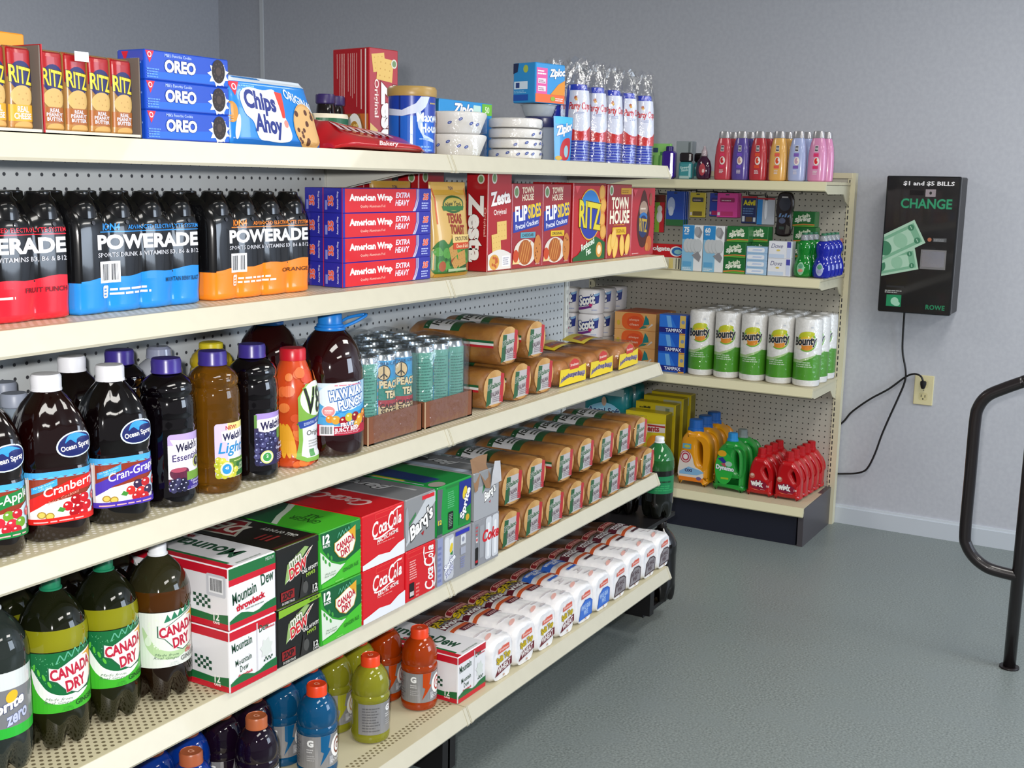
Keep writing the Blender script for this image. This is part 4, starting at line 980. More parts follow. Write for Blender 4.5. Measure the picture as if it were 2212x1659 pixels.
put(grape_bottle('#050205', 'essentials'), -.781, -.278, Z3, -.36, 'dark grape juice bottle with a lavender label, beside the violet-labelled one')
put(grape_bottle('#f2a42c', 'light', True), -.673, -.279, Z3, -.36, 'amber white-grape juice bottle with a purple cap')
g = grape_bottle('#050205', 'grape'); put(g, -.565, -.273, Z3, -.36, 'dark grape juice bottle left of the orange vegetable juice')
put(grape_bottle('#060308', None), -.764, -.145, Z3, 0, 'dark bottle with purple cap standing behind the violet-labelled juice')
t = thing('juice_bottle', 'pale juice bottle with a clear grey cap, only its cap showing in the second row', 'juice bottle')
b = B(); b.lathe([(r * .92, z) for r, z in WP], P('#a9aeb8', .15, coat=.4), 32); b.obj('bottle', t)
b = B(); b.lathe([(.0225, .226), (.0235, .227), (.022, .243), (.016, .2475)], P('#8f95ac', .15, coat=.6), 28); b.obj('cap', t); put(t, -.672, -.145, Z3)
t = thing('juice_bottle', 'bottle with a yellow cap behind the amber juice', 'juice bottle')
b = B(); b.lathe([(r * .92, z) for r, z in WP], P('#c4ab1e', .2, coat=.5), 32); b.obj('bottle', t)
b = B(); b.lathe([(.0225, .226), (.0235, .227), (.023, .236), (.018, .2385)], P('#d0c028', .3), 28); b.obj('cap', t); put(t, -.525, -.13, Z3 - .0)
# vegetable juice with an all-over printed wrap
VP = [(.038, 0), (.0425, .004), (.044, .014), (.043, .024), (.0405, .030), (.0395, .055), (.0405, .085), (.043, .105), (.0445, .122), (.044, .14), (.041, .16), (.035, .182), (.028, .2), (.0245, .208)]
t = thing('juice_bottle', 'orange vegetable juice bottle wrapped in printed tomatoes, red cap', 'juice bottle')
b = B(); b.lathe(VP, P('#c8481e', .2, coat=.6), 40); b.obj('bottle', t)
b = B(); b.lathe([(.0235, .207), (.0255, .208), (.0255, .227), (.0235, .231), (.01, .2315)], P('#c41e2c', .3), 36, mod=lambda a, i: (.0003 * math.cos(36 * a) if 1 <= i <= 2 else 0)); b.obj('cap', t)
b = B(); q = D(b, Surf(cyl(.042, prof=interp(VP)).fn, .004, .006))
for k in range(46):
    u = random.uniform(-.10, .055); v = random.uniform(.006, .195); r = random.uniform(.008, .015)
    q.ell(u, v, r, r * .9, P(random.choice(['#d4532a', '#de6a34', '#c8401e', '#e07a3a'])), random.random(), 12)
    if k % 3 == 0: q.ell(u + .004, v + .004, r * .45, r * .25, P(random.choice(['#4c8a2c', '#6aa03a', '#c23a6a'])), random.random() * 3, 8)
for x, r in ((-.044, .12), (-.036, .18), (-.028, .22)): q.poly(ell(x, .055, .0065, .035, r, 14), P('#e0a028'))
q.poly([(-.02, .02), (-.014, .05), (-.016, .14), (.0, .165), (.06, .17), (.06, .01), (0, .012)], P('#7fb04a')); q.poly([(-.010, .025), (-.006, .055), (-.008, .09), (.06, .09), (.06, .02), (.0, .02)], P('#dfe0e4'))
q.ell(.024, .135, .036, .034, P('#e4e8e0')); q.text('V8', .016, .132, .044, .052, P('#10120f'), .02, out=P('#8ab84a'), ow=.02); q.poly([(-.016, .092), (.06, .104), (.06, .090), (-.012, .078)], P('#2f4a9c')); q.text('ESSENTIAL ANTIOXIDANTS', .026, .091, .062, .006, P('#c8d4f0'), .01, rot=.15); q.text('Original', .024, .067, .046, .013, P('#4a4c4a'), .005); q.lines(.005, .04, .045, .056, 3, P('#a8aaa8')); q.rect(.006, .022, .018, .036, P('#5a9a5a'))
b.obj('label', t); put(t, -.45, -.272, Z3, -.3)
# gallon fruit punch
HP = [(.058, 0), (.0655, .004), (.068, .014), (.068, .045), (.067, .05), (.067, .152), (.068, .157), (.0672, .175), (.0630, .200), (.0550, .221), (.0430, .240), (.0310, .252), (.0245, .258)]
def punch_jug(full):
    t = thing('juice_jug', '', 'juice jug', 'gallon jugs of red punch')
    b = B(); b.lathe(HP, P('#210305', .05, coat=.8), 52); b.obj('jug', t)
    C = P('#1f7fd6', .3); b = B()
    b.lathe([(.0265, .256), (.0275, .258), (.0275, .264), (.0245, .266), (.0245, .284), (.0225, .287), (.01, .2875)], C, 36); b.obj('cap', t)
    b = B(); b.lathe([(.031, .253), (.0318, .256), (.031, .259), (.028, .2595)], C, 32)
    b.tube(spline([(.022, .012, .258), (.05, .012, .272), (.082, .004, .278), (.086, -.002, .2785), (.08, -.008, .276), (.05, -.014, .266), (.022, -.014, .258)], 5), .0034, C, 8); b.obj('carry_loop', t)
    b = B(); q = D(b, cyl(.0672))
    q.rect(-.065, .046, .068, .153, P('#cfe3f0', .35)); q.poly([(-.065, .068), (.068, .06), (.068, .112), (.03, .1), (-.02, .108), (-.065, .112)], P('#4aa3da')); q.poly([(-.065, .112), (-.02, .108), (.03, .1), (.068, .112), (.068, .153), (.04, .153), (-.01, .13), (-.065, .146)], P('#a6d2ec')); q.ell(-.01, .125, .055, .03, P('#dcebf4')); q.polys([[(-.06 + i * .02, .086 + .004 * (i % 3)), (-.035 + i * .02, .09 + .004 * (i % 3)), (-.05 + i * .02, .083 + .004 * (i % 3))] for i in range(6)], P('#2b86c8'))
    if full:
        q.text('HAWAIIAN', .0, .133, .082, .021, P('#e9f2fa'), .04, rot=.17, out=P('#245ea8'), ow=.085); q.text('PUNCH', .008, .112, .062, .020, P('#e9f2fa'), .04, rot=.17, out=P('#245ea8'), ow=.085); q.lines(-.03, .147, .04, .151, 1, P('#d8788a'))
        q.ell(-.042, .096, .014, .012, P('#e6eef4')); q.ell(-.042, .096, .0125, .0105, P('#e08a8a')); q.lines(-.05, .092, -.034, .1, 3, WHITE)
    q.poly([(-.065, .046), (.068, .046), (.068, .074), (.05, .066), (.02, .064), (-.03, .064), (-.065, .07)], P('#b51b3a'))
    berry_cluster(q, 0, .078, [(-.04, .002, .008), (-.028, 0, .009), (-.012, -.003, .0095), (.0, .004, .009), (.016, .004, .010), (.03, -.003, .011), (.044, .006, .010), (.02, -.012, .009), (.05, -.006, .009)], ['#e08a2a', '#d8a03a', '#a01a2a', '#c8b83a', '#8a1426', '#e8a82a'], '#f4e0a8')
    if full:
        q.text('FRUIT\nJUICY RED', -.004, .062, .055, .021, P('#f0e4ea'), .045, rot=.08, out=P('#9a1430'), ow=.03); q.text('Natural & Artificial Fruit\nFlavored Juice Drink', -.002, .052, .06, .007, P('#ecc4cc'), .01); q.barcode(-.06, .047, -.032, .068)
    b.obj('label', t); return t
pj = punch_jug(True); put(pj, -.323, -.262, Z3, -.32, 'gallon jug of red punch with blue cap in the front row')
c = punch_jug(False); put(c, -.335, -.108, Z3, 2.3, 'gallon jug of red punch behind the vegetable juice bottle')
# --- tall cans in shrink-wrapped trays
def tall_can(kind):
    t = thing('tall_can', '', 'drink can', 'tall cans in the shrink-wrapped trays')
    b = B(); AL = P('#b9c4cc', .2, metal=.9); r = .0315
    body = P('#5f9f90', .3, coat=.3) if kind == 'nutrition' else P('#2b93cc', .3, coat=.3)
    b.lathe([(.024, 0), (.0275, .003), (r, .012), (r, .168), (.0285, .178), (.0285, .181), (.0275, .182), (.0265, .1785), (.02, .178)], body, 30, mats=[AL, AL, body, AL, AL, AL, AL, AL]); b.obj('can', t)
    b = B(); q = D(b, cyl(r))
    if kind == 'peace':
        q.rect(-.05, .012, .05, .110, P('#2f8a7a')); q.poly([(-.05, .1), (-.02, .112), (.01, .104), (.05, .115), (.05, .13), (-.05, .128)], P('#3fa0c0')); q.ell(-.012, .142, .016, .017, P('#1b1712')); q.ell(-.012, .142, .014, .015, P('#d9bf8e')); q.rect(-.0132, .128, -.0108, .156, P('#1b1712')); q.poly([(-.012, .142), (-.021, .133), (-.019, .131), (-.0112, .1395)], P('#1b1712')); q.poly([(-.012, .142), (-.003, .133), (-.005, .131), (-.0128, .1395)], P('#1b1712'))
        q.text('PEACE', .003, .116, .05, .017, P('#e2cfa2'), .05, out=P('#1b1712'), ow=.05); q.text('TEA', .006, .094, .03, .017, P('#e2cfa2'), .05, out=P('#1b1712'), ow=.05); q.rect(-.03, .045, .045, .082, P('#a8323c')); q.rect(-.026, .048, .04, .068, P('#d9c496')); q.text('CADDY\nSHACK', .005, .061, .05, .026, P('#3a1a14'), .04); q.text('FREE LTD', .0, .162, .05, .006, P('#15446a'), .02)
    else:
        dk = P('#3c6f66'); q.lines(-.03, .03, .012, .15, 18, dk, .35); q.rect(-.03, .152, .012, .153, dk); q.rect(-.05, .012, .05, .03, P('#74b8a8') if random.random() < .5 else P('#c9b48a')); q.dots([(.0, .022, .003)], dk)
        q.rect(.018, .02, .05, .16, P('#3aa0c8')); q.lines(.02, .09, .046, .15, 4, P('#c09a86'))
    b.obj('label', t); return t
tray = thing('can_tray', '', 'can tray', 'shrink-wrapped cardboard can trays')
b = B(); w, d, h = .200, .276, .088; K = P('#7d4a30', .65, var=.08)
b.box(-w / 2, w / 2, -d / 2, d / 2, 0, .003, K)
for y in (-d / 2, d / 2 - .003): b.loft([[(-w / 2, y, 0), (w / 2, y, 0), (w / 2, y + .003, 0), (-w / 2, y + .003, 0)], [(-w / 2, y, h * .7), (w / 2, y, h * .7), (w / 2, y + .003, h * .7), (-w / 2, y + .003, h * .7)]], K, smooth=False)
b.box(-w / 2, -w / 2 + .003, -d / 2, d / 2, 0, h * .7, K); b.box(w / 2 - .003, w / 2, -d / 2, d / 2, 0, h * .7, K)
b.box(-w / 2 - .0006, -w / 2 + .0012, -d / 2 - .0008, -d / 2 + .002, .0, h * .7, P('#c8a888', .6)); b.obj('cardboard_tray', tray)
b = B(); N = 40; rings = []
for z, e, am in ((.001, .003, 0), (.05, .004, .0006), (.1, .004, .001), (.15, .004, .0018), (.180, .004, .002), (.192, -.004, .004), (.196, -.03, .006), (.193, -.06, .006)):
    rg = []
    for j in range(N):
        a = 2 * PI * j / N; s_ = sq(9)(a)
        rg.append(((w / 2 + e + am * math.sin(5 * a + z * 90)) * s_ * math.sin(a), -(d / 2 + e + am * math.cos(4 * a + z * 70)) * s_ * math.cos(a), z + am * math.sin(6 * a)))
    rings.append(rg)
b.loft(rings, film('shrink_wrap', .05, rough=.14, edge=.3), cap=False); b.obj('shrink_wrap', tray)
cans = {k: tall_can(k) for k in ('peace', 'nutrition')}; used_c = set()
for ti, tx in enumerate((-.150, .0625)):
    o = tray if ti == 0 else copy_tree(tray); put(o, tx, -.165, Z3, 0, 'shrink-wrapped brown tray of tall cans, %s' % ('beside the red punch jug' if ti == 0 else 'beside the bread loaves'))
    for r in range(4):
        for k in range(3):
            kd = 'peace' if (ti == 0 and k > 0) else 'nutrition'
            c = cans[kd] if kd not in used_c else copy_tree(cans[kd]); used_c.add(kd)
            put(c, tx + (k - 1) * .0637, -.165 - .0975 + r * .065, Z3 + .0032, random.uniform(-.5, .0) if kd == 'nutrition' else -.35)
            c['label'] = 'tall %s can, %s in the %s row of the %s tray' % ('blue tea' if kd == 'peace' else 'green can with small print', ('left', 'middle', 'right')[k], ('front', 'second', 'third', 'back')[r], ('nearer', 'farther')[ti])
# --- bread: bagged Italian loaves
CRUST = noise_mat('bread_crust', '#83501f', '#a5702f', 30, .5, 4, .1, (.3, .7), '#b5894c', 12)
CRUMB = noise_mat('bread_side', '#b58749', '#c79d63', 35, .6, 4, .1)
def italian_loaf():
    t = thing('bread_loaf', '', 'bread loaf')
    w, d, h = .112, .27, .096; N = 28
    def ring(y, k, kz=1.0):
        out = []
        for j in range(N):
            a = 2 * PI * j / N; x = math.sin(a); c = math.cos(a)
            s_ = sq(4.2)(a) if c < 0 else sq(2.7)(a)
            out.append((w / 2 * k * s_ * x * (1.0 if c > -.2 else .93), y, h * .5 + h * .5 * kz * s_ * c * (1 if c < 0 else 1.0) * k ** .3 - (1 - kz) * h * .5))
        return out
    ys = [(-d / 2, .86, .9), (-d / 2 + .006, .95, .97), (-d / 2 + .02, 1, 1), (-.06, .985, 1.01), (-.03, 1.0, 1), (0, .985, 1.02), (.04, 1, 1), (.08, .985, 1), (.12, .96, .97), (d / 2, .84, .86)]
    b = B(); rings = [ring(*y) for y in ys]
    b.loft(list(reversed(rings)), CRUST, cap=True); b.obj('loaf', t)
    b = B(); q = D(b, plane((0, -d / 2 - .0015, 0), (1, 0, 0), (0, 0, 1)))
    G, R_ = P('#1f5a34', .3, coat=.4), P('#b4232c', .3, coat=.4)
    q.poly(ell(0, .05, .052, .046), CRUMB); q.rect(-.026, .010, .036, .078, P('#b9b4b4', .3, coat=.4)); q.poly([(-.040, .008), (-.018, .014), (-.010, .076), (-.030, .078)], G); q.poly([(.022, .014), (.04, .01), (.046, .082), (.03, .086)], R_)
    q.text("D'Italiano", -.002, .058, .062, .014, P('#2a5a3a'), .03, skew=.1, out=P('#d8d4d0'), ow=.04); q.text('ITALIAN', .0, .036, .042, .012, P('#6a5a62'), .03, skew=.1); q.lines(-.01, .016, .03, .03, 3, P('#8a8088'))
    b.obj('end_label', t)
    b = B(); zt = lambda u: h * .5 + h * .5 * (1 - min(.96, abs(2 * u / w)) ** 2.7) ** (1 / 2.7)
    q = D(b, Surf(lambda u, v, o: (u, v, zt(u) * 1.01 + o), .006, .02), o=.0022)
    q.rect(-.05, .005, .05, .085, P('#e2e4e8', .25, coat=.4)); q.rect(-.05, -.02, .05, .006, G); q.rect(.03, .0, .05, .085, R_); q.rect(-.05, .068, .05, .085, G)
    q.text('Italian', -.008, .055, .07, .026, P('#20281f'), .02, shear=.2); q.lines(-.035, .012, .028, .036, 2, P('#3a423c'))
    b.obj('top_label', t)
    b = B(); q = D(b, plane((-w / 2 - .0012, 0, 0), (0, -1, 0), (0, 0, 1))); q.rect(.03, .058, .125, .064, G); q.rect(.03, .052, .125, .058, P('#d8d6d2')); q.rect(.03, .046, .125, .052, R_); b.obj('side_stripe', t)
    b = B(); M = film('bread_bag', .05, rough=.12, edge=.28)
    def bag(y, k, dz=0):
        return [(x * k * 1.03 + .0016 * math.sin(5 * i + 60 * y), y, .0012 + max(0, (z * 1.03 + dz + .002 * math.sin(3 * i + 50 * y)))) for i, (x, _, z) in enumerate(ring(y, 1))]
    rr = [bag(-d / 2 - .004, .92), bag(-d / 2 + .01, 1.0), bag(-.05, 1.0), bag(.0, 1.0), bag(.06, 1.0), bag(.12, 1.0), bag(.14, .9)]
    b.loft(list(reversed(rr)), M, cap=False); b.obj('bag', t)
    return t
def bag_tail(parent, d, h, m):
    b = B(); N = 18; rings = []
    for y, r, z in ((d / 2, .045, h * .5), (d / 2 + .02, .028, h * .55), (d / 2 + .032, .012, h * .6), (d / 2 + .04, .016, h * .66), (d / 2 + .052, .035, h * .8)):
        rings.append([((r + .004 * math.sin(5 * a)) * math.sin(a), y + .004 * math.sin(7 * a), z + (r * .8 + .003 * math.sin(6 * a + 1)) * math.cos(a)) for a in [2 * PI * j / N for j in range(N)]])
    b.loft(rings, m, cap=False); b.obj('bag_tail', parent)
il = italian_loaf(); il['group'] = 'bagged Italian loaves on the third shelf'
il_used = False
for k, (x, zz, row) in enumerate(((.268, 0, 'bottom'), (.400, 0, 'bottom'), (.525, 0, 'bottom'), (.313, .1045, 'top'), (.455, .1045, 'top'))):
    o = il if not il_used else copy_tree(il); il_used = True
    put(o, x, -.165 - (.01 if zz else 0), Z3 + zz, (.0, .01, -.01, .03, .01)[k], '%s bagged Italian loaf in the %s row beside the can trays' % (('left', 'middle', 'right', 'left', 'right')[k], row))
# --- buns in yellow-printed bags
BUN = noise_mat('bun_top', '#8f5120', '#a86c34', 25, .45, 4, .1, (.3, .7), '#b88450', 14)
def bun_pack(txt):
    t = thing('bun_pack', '', 'bun pack')
    w, d, h = .17, .19, .075; b = B(); N = 26
    for r in range(2):
        rings = []
        for i in range(17):
            s_ = i / 16; y = -d / 2 + d * s_; e = min(1, min(s_, 1 - s_) * 6 + .55); lob = 1 - .12 * abs(math.sin(2 * PI * s_))
            rings.append([(w * .25 * (2 * r - 1) + w * .252 * e * sq(2.6)(a) * math.sin(a), y, h / 2 + h / 2 * e * (lob if math.cos(a) > 0 else 1) * sq(2.6)(a) * math.cos(a)) for a in [-2 * PI * j / N for j in range(N)]])
        b.loft(rings, BUN); b.obj('bun_row', t); b = B()
    q = D(b, plane((0, -d / 2 - .003, 0), (1, 0, 0), (0, 0, 1))); Y = P('#e3c914', .3, coat=.3)
    q.poly([(-w / 2 + .004, .004), (w / 2 - .004, .004), (w / 2 - .006, .052), (.03, .046), (-w / 2 + .01, .05)], Y); q.poly([(-.075, .012), (-.03, .024), (.075, .02), (.075, .032), (-.03, .034), (-.07, .022)], P('#8d8494', .4)); q.text(txt, .0, .0245, .135, .018, P('#4a4270'), .035, warp=lambda x, y: (x, y + 2.0 * x * -x + .004))
    q.poly([(-.02, .044), (.034, .044), (.036, .064), (.02, .07), (.006, .074), (-.01, .070), (-.022, .062)], P('#c03a34')); q.text('Stroehmann', .007, .057, .048, .008, P('#e8c8bc'), .03)
    b.obj('end_label', t)
    b = B(); q = D(b, Surf(lambda u, v, o: (u, v, h + o + .004 + .1 * max(0, v) - 1.5 * u * u), .02, .02), o=.001)
    q.poly([(-.075, .02), (.075, .02), (.08, .092), (-.08, .092)], Y); q.poly([(-.06, .035), (.06, .03), (.05, .065), (-.05, .07)], P('#a8562e', .4)); q.text(txt, 0, .05, .1, .02, P('#6a6a90'), .03); b.obj('top_print', t)
    b = B(); rings = []
    for y, k, zz in ((-d / 2 - .002, .93, 1), (-d / 2 + .01, 1, 1), (0, 1.01, 1.0), (d / 2 - .01, 1, 1.05), (d / 2 + .015, .8, .9)):
        rings.append([((w / 2 * k + .003) * sq(3.2)(a) * math.sin(a) + .002 * math.sin(6 * a + y * 50), y, max(.0012, h / 2 + (h / 2 * zz + .006 + .003 * math.sin(5 * a + 40 * y)) * sq(3.2)(a) * math.cos(a))) for a in [-2 * PI * j / N for j in range(N)]])
    b.loft(rings, film('bread_bag', .04), cap=False); b.obj('bag', t)
    return t
for k, (x, tx) in enumerate(((.69, 'Hamburger Buns'), (.87, 'Hot Dog Buns'), (1.055, 'Hot Dog Buns'))):
    t = bun_pack(tx); put(t, x, -.205, Z3, (0, .03, .06)[k], '%s bag of buns with a yellow printed front' % ('leftmost', 'middle', 'rightmost')[k]); t['group'] = 'bagged buns'
# ------------------------------------------------------------------ fourth shelf: two-litre bottles
Z4, Z5 = LV[3], LV[4]
TP = [(.030, .004), (.040, .0), (.047, .006), (.0515, .022), (.0535, .045), (.0535, .060), (.0528, .064), (.0528, .168), (.0535, .171), (.0540, .185), (.0520, .203), (.0460, .220), (.0360, .236), (.0250, .248), (.0175, .255), (.0140, .259), (.0138, .266)]
def petal(a, i):
    return -(.014, .020, .021, .016, .006)[i] * max(0.0, math.cos(5 * a)) ** 1.3 if i < 5 else 0.0
def petal_lift(a, i):
    return (.012, .016, .010, .004, 0)[i] * max(0.0, math.cos(5 * a)) ** 1.3 if i < 5 else 0.0
def soda_bottle(liquid, cap, kind, trans=.0, bright=None, head=None):
    t = thing('soda_bottle', '', 'soda bottle', 'two-litre soda bottles on the fourth shelf')
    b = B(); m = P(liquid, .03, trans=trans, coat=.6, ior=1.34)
    mb = P(bright, .05, trans=trans * .5, coat=.6, ior=1.34) if bright else m; mh = P(head, .03, trans=trans * .5, coat=.6, ior=1.34) if head else mb  # light seen through the liquid is painted as a brighter band; headspace darker
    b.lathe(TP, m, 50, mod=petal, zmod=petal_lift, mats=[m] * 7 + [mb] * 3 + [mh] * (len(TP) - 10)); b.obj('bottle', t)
    b = B(); b.lathe([(.0135, .256), (.0175, .257), (.0175, .2595), (.0150, .2605), (.0153, .274), (.0140, .277), (.008, .2775)], P(cap, .35), 32, mod=lambda a, i: (.0003 * math.cos(32 * a) if 3 <= i <= 4 else 0)); b.obj('cap', t)
    if kind is None: return t
    b = B(); cs = cyl(.0531); q = D(b, Surf(lambda u, v, o: cs.fn(u, .066 + (v - .076) * 1.17, o), cs.du)); W_ = P('#dde3dc', .3)
    if kind in ('ginger', 'diet'):
        dk, lt = (P('#17683a', .3), P('#3fae2c', .3)) if kind == 'ginger' else (P('#c3d8bd', .3), P('#dfe6e2', .3))
        q.rect(-.088, .076, .088, .162, dk if kind == 'ginger' else W_)
        if kind == 'ginger':
            q.rect(-.088, .076, -.062, .160, P('#1f7a44')); q.dots([(random.uniform(-.058, .03), random.uniform(.115, .158), random.uniform(.0004, .0012)) for _ in range(90)], P('#5aa878'), 6)
            q.poly([(-.062, .076), (.07, .076), (.07, .118), (.03, .098), (-.01, .09), (-.035, .098), (-.052, .118), (-.060, .145)], lt)
        q.poly(catmull([(-.060, .140), (-.055, .112), (-.035, .092), (0, .088), (.035, .1), (.015, .1), (-.012, .1), (-.034, .108), (-.048, .124)], 4), P('#e6ece6') if kind == 'ginger' else P('#b3cf9f'))
        if kind == 'ginger': q.polys([ell(x, y, .0022, .0052, r, 10) for x, y, r in ((-.055, .142, -.2), (-.04, .128, .4), (-.032, .118, .5), (-.048, .135, .2))], P('#58b83a'))
        else: q.dots([(random.uniform(-.055, 0), random.uniform(.105, .155), random.uniform(.0006, .002)) for _ in range(40)], P('#dce9d6'), 8); q.ell(-.05, .118, .006, .007, P('#d6e4d0'))
        crown = [(-.022 + i * .0062, .146 + .0105 * (i % 2) + .0016 * i) for i in range(11)]
        if kind == 'ginger':
            for (x0, y0), (x1, y1) in zip(crown, crown[1:]): q.o -= q.step; q.poly([(x0, y0), (x0 + .0022, y0), (x1 + .0022, y1), (x1, y1)], P('#5aa88a'))
        else: q.poly([(-.02, .146)] + crown + [(.04, .16)], P('#2a7a58'))
        sh = [(-.034, .142), (-.020, .139), (.0, .148), (.02, .154), (.05, .158), (.050, .120), (.036, .104), (.012, .098), (-.008, .106), (-.022, .120), (-.034, .124)]
        q.poly(sh, P('#2b5e4a')); mx, my = .008, .13
        q.poly([(mx + (x - mx) * .95, my + (y - my) * .95) for x, y in sh], P('#eceae4')); q.poly([(.022, .150), (.048, .155), (.048, .124), (.042, .112), (.046, .138), (.036, .149)], P('#dba32a'))
        q.text('CANADA', .006, .1345, .074, .0165, P('#b51f3c'), .04, rot=.13, out=P('#efd9d4'), ow=.03); q.text('DRY', .010, .114, .036, .0165, P('#b51f3c'), .04, rot=.13, out=P('#efd9d4'), ow=.03)
        q.text('Made from\nReal Ginger', -.018, .0925, .046, .010, P('#54705c'), .0, shear=.3, rot=-.08)
        q.text('GINGER ALE', .038, .0865, .062, .0075, P('#143a20') if kind == 'ginger' else P('#5a625e'), .015, rot=.05)
        if kind == 'diet': q.text('diet', .026, .096, .018, .009, P('#c0383a'), .02, shear=.3)
        q.text('2 LITERS\n67.6 FL OZ', -.006, .0805, .018, .006, P('#2f7a34') if kind == 'ginger' else P('#a8b0b4'), .0)
    else:
        q.rect(-.09, .115, .09, .168, P('#cfd6d6', .15, coat=.6)); q.rect(-.09, .076, .09, .142, P('#77797e', .25, coat=.4)); q.rect(-.09, .076, .09, .09, P('#2fae3a', .25)); q.ell(-.045, .082, .012, .003, P('#1c6a24')); q.text('Sprite', -.01, .118, .058, .021, WHITE, .04, skew=.25, out=P('#34406a'), ow=.04); q.text('zero', .006, .102, .036, .013, P('#b9c0d8'), .03, skew=.25, out=P('#3a4a86'), ow=.02); q.ell(-.002, .132, .010, .0075, P('#e0b22c'), .5); q.lines(-.045, .132, -.02, .14, 2, P('#4a4c52'))
        q.rect(-.088, .095, -.068, .14, P('#3a2338'))
    b.obj('label', t); return t
put(soda_bottle('#4a5652', '#dfe3ea', 'sprite', .75), -1.112, -.235, Z4, -.1, 'clear soda bottle with a grey label at the left frame edge')
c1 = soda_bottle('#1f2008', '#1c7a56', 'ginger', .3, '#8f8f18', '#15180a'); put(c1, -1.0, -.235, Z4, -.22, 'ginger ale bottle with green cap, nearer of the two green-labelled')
put(copy_tree(c1), -.891, -.232, Z4, -.18, 'ginger ale bottle with green cap beside the pale-labelled bottle')
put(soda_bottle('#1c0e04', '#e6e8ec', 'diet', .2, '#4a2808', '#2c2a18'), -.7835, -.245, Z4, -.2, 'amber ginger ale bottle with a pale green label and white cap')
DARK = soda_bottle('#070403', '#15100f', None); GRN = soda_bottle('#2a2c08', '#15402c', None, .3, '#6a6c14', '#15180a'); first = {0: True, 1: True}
for k, (x, y, g_) in enumerate(((-1.115, -.122, 1), (-1.006, -.12, 1), (-.897, -.12, 0), (-.788, -.12, 0), (-1.09, -.055 + .04, 0), (-.95, -.012, 0))):
    if y > -.06: continue
    s_ = GRN if g_ else DARK; o = s_ if first[g_] else copy_tree(s_); first[g_] = False
    put(o, x, y, Z4, k * .3, ('dark soda bottle behind the %s' if not g_ else 'olive soda bottle behind the %s') % ('clear bottle', 'nearer ginger ale', 'second ginger ale', 'pale-labelled bottle')[k])
# ------------------------------------------------------------------ soda cartons
CW_, CD, CH = .124, .335, .1165
def carton(base, w=CW_, d=CD, h=CH):
    b = B(); b.rbox(w, d, h, P(base, .3, coat=.3), .0035); return b, D(b, front(d)), D(b, left(w)), D(b, top(h, d))
def seam(q, h, c): q.rect(-.056, h - .002, .056, h - .001, P(c))
def dew_carton(full, flip=False):
    b, f, l, t_ = carton('#e6e6ea'); R_, G, INK = P('#c2182c', .3), P('#1f6a3a', .3), P('#1f4a34')
    w = CW_
    if full:
        f.rect(-w / 2 + .001, .094, w / 2 - .001, CH - .002, G); f.rect(-w / 2 + .001, .082, w / 2 - .001, .094, R_); f.text('Mountain', -.022, .060, .062, .022, INK, .02, rot=.08, skew=.06); f.text('Dew', .038, .073, .034, .022, INK, .02, rot=.12); f.text('throwback', -.006, .040, .076, .013, P('#c01830'), .05, rot=.09); f.lines(-.02, .028, .03, .033, 1, P('#8a9a92')); f.text('MEDIUM', .045, .108, .022, .006, P('#b8d0c0'), .01)
    else:
        f.rect(-w / 2 + .001, .098, w / 2 - .001, CH - .002, R_); f.text('Mountain', -.030, .084, .052, .017, INK, .02, rot=.08); f.text('Dew', .028, .098, .026, .014, INK, .02, rot=.1); f.text('Mountain\nDew', -.026, .046, .042, .027, INK, .01, rot=.08); f.text('throwback', -.022, .026, .038, .006, P('#c01830'), .03); f.text('throwback', .044, .094, .026, .005, P('#c01830'), .03); f.rect(.008, .002, .011, CH - .006, P('#cfcfd4'))
        f.poly(burst(.034, .055, .012, .018, 7, .3, 1.2), P('#d3d9d4')); f.polys([[(.026 + i * .004, .03 + (i % 2) * .004), (.030 + i * .004, .03 + (i % 2) * .004), (.030 + i * .004, .034 + (i % 2) * .004), (.026 + i * .004, .034 + (i % 2) * .004)] for i in range(6)], INK)
    f.poly([(-w / 2 + .001, .012), (w / 2 - .001, .012), (w / 2 - .001, .028)] + [(w / 2 - .001 - (w - .002) * i / 8, .022 + .005 * math.sin(i * 1.3)) for i in range(1, 9)], G); f.rect(-w / 2 + .001, .001, w / 2 - .001, .012, R_)
    d2 = CD / 2
    l.rect(-d2 + .002, .098, d2 - .002, CH - .002, R_); l.poly([(-d2 + .002, .012), (d2 - .002, .012), (d2 - .002, .03), (d2 - .04, .024), (0, .030), (-d2 + .002, .026)], G); l.rect(-d2 + .002, .001, d2 - .002, .012, R_); l.text('12', d2 - .030, .022, .014, .014, WHITE, .03); l.text('CANS', d2 - .030, .011, .016, .005, WHITE, .03)
    if full: l.barcode(d2 - .05, .062, d2 - .008, .098); l.rrect(d2 - .052, .060, d2 - .006, .101, .004, P('#c4c6ce')); l.barcode(d2 - .046, .066, d2 - .012, .096)
    # checked shirt pattern and hat shape only, the drawn figure itself is left off
    l.polys([[(d2 - .085 + i * .007, .035 + j * .006), (d2 - .078 + i * .007, .035 + j * .006), (d2 - .078 + i * .007, .041 + j * .006), (d2 - .085 + i * .007, .041 + j * .006)] for i in range(6) for j in range(4) if (i + j) % 2], INK); l.text('Dew', -.02, .065, .075, .05, INK, .03, skew=.1)
    t_.rect(-w / 2 + .001, .002, -w / 2 + .018, CD - .002, R_); t_.rect(-w / 2 + .018, .02, -w / 2 + .026, CD - .002, G); rr_ = -PI / 2 if flip else PI / 2; t_.text('Mountain', .008, .21 if flip else .135, .19, .044, INK, .03, rot=rr_); t_.text('throwback', -.03 if flip else .042, .13 if flip else .235, .1, .014, P('#c01830'), .05, rot=rr_); t_.text('Dew', .006, .075 if flip else .275, .07, .044, INK, .03, rot=rr_); t_.lines(-.03, .008, .045, .018, 1, P('#9aa49e'))
    return b
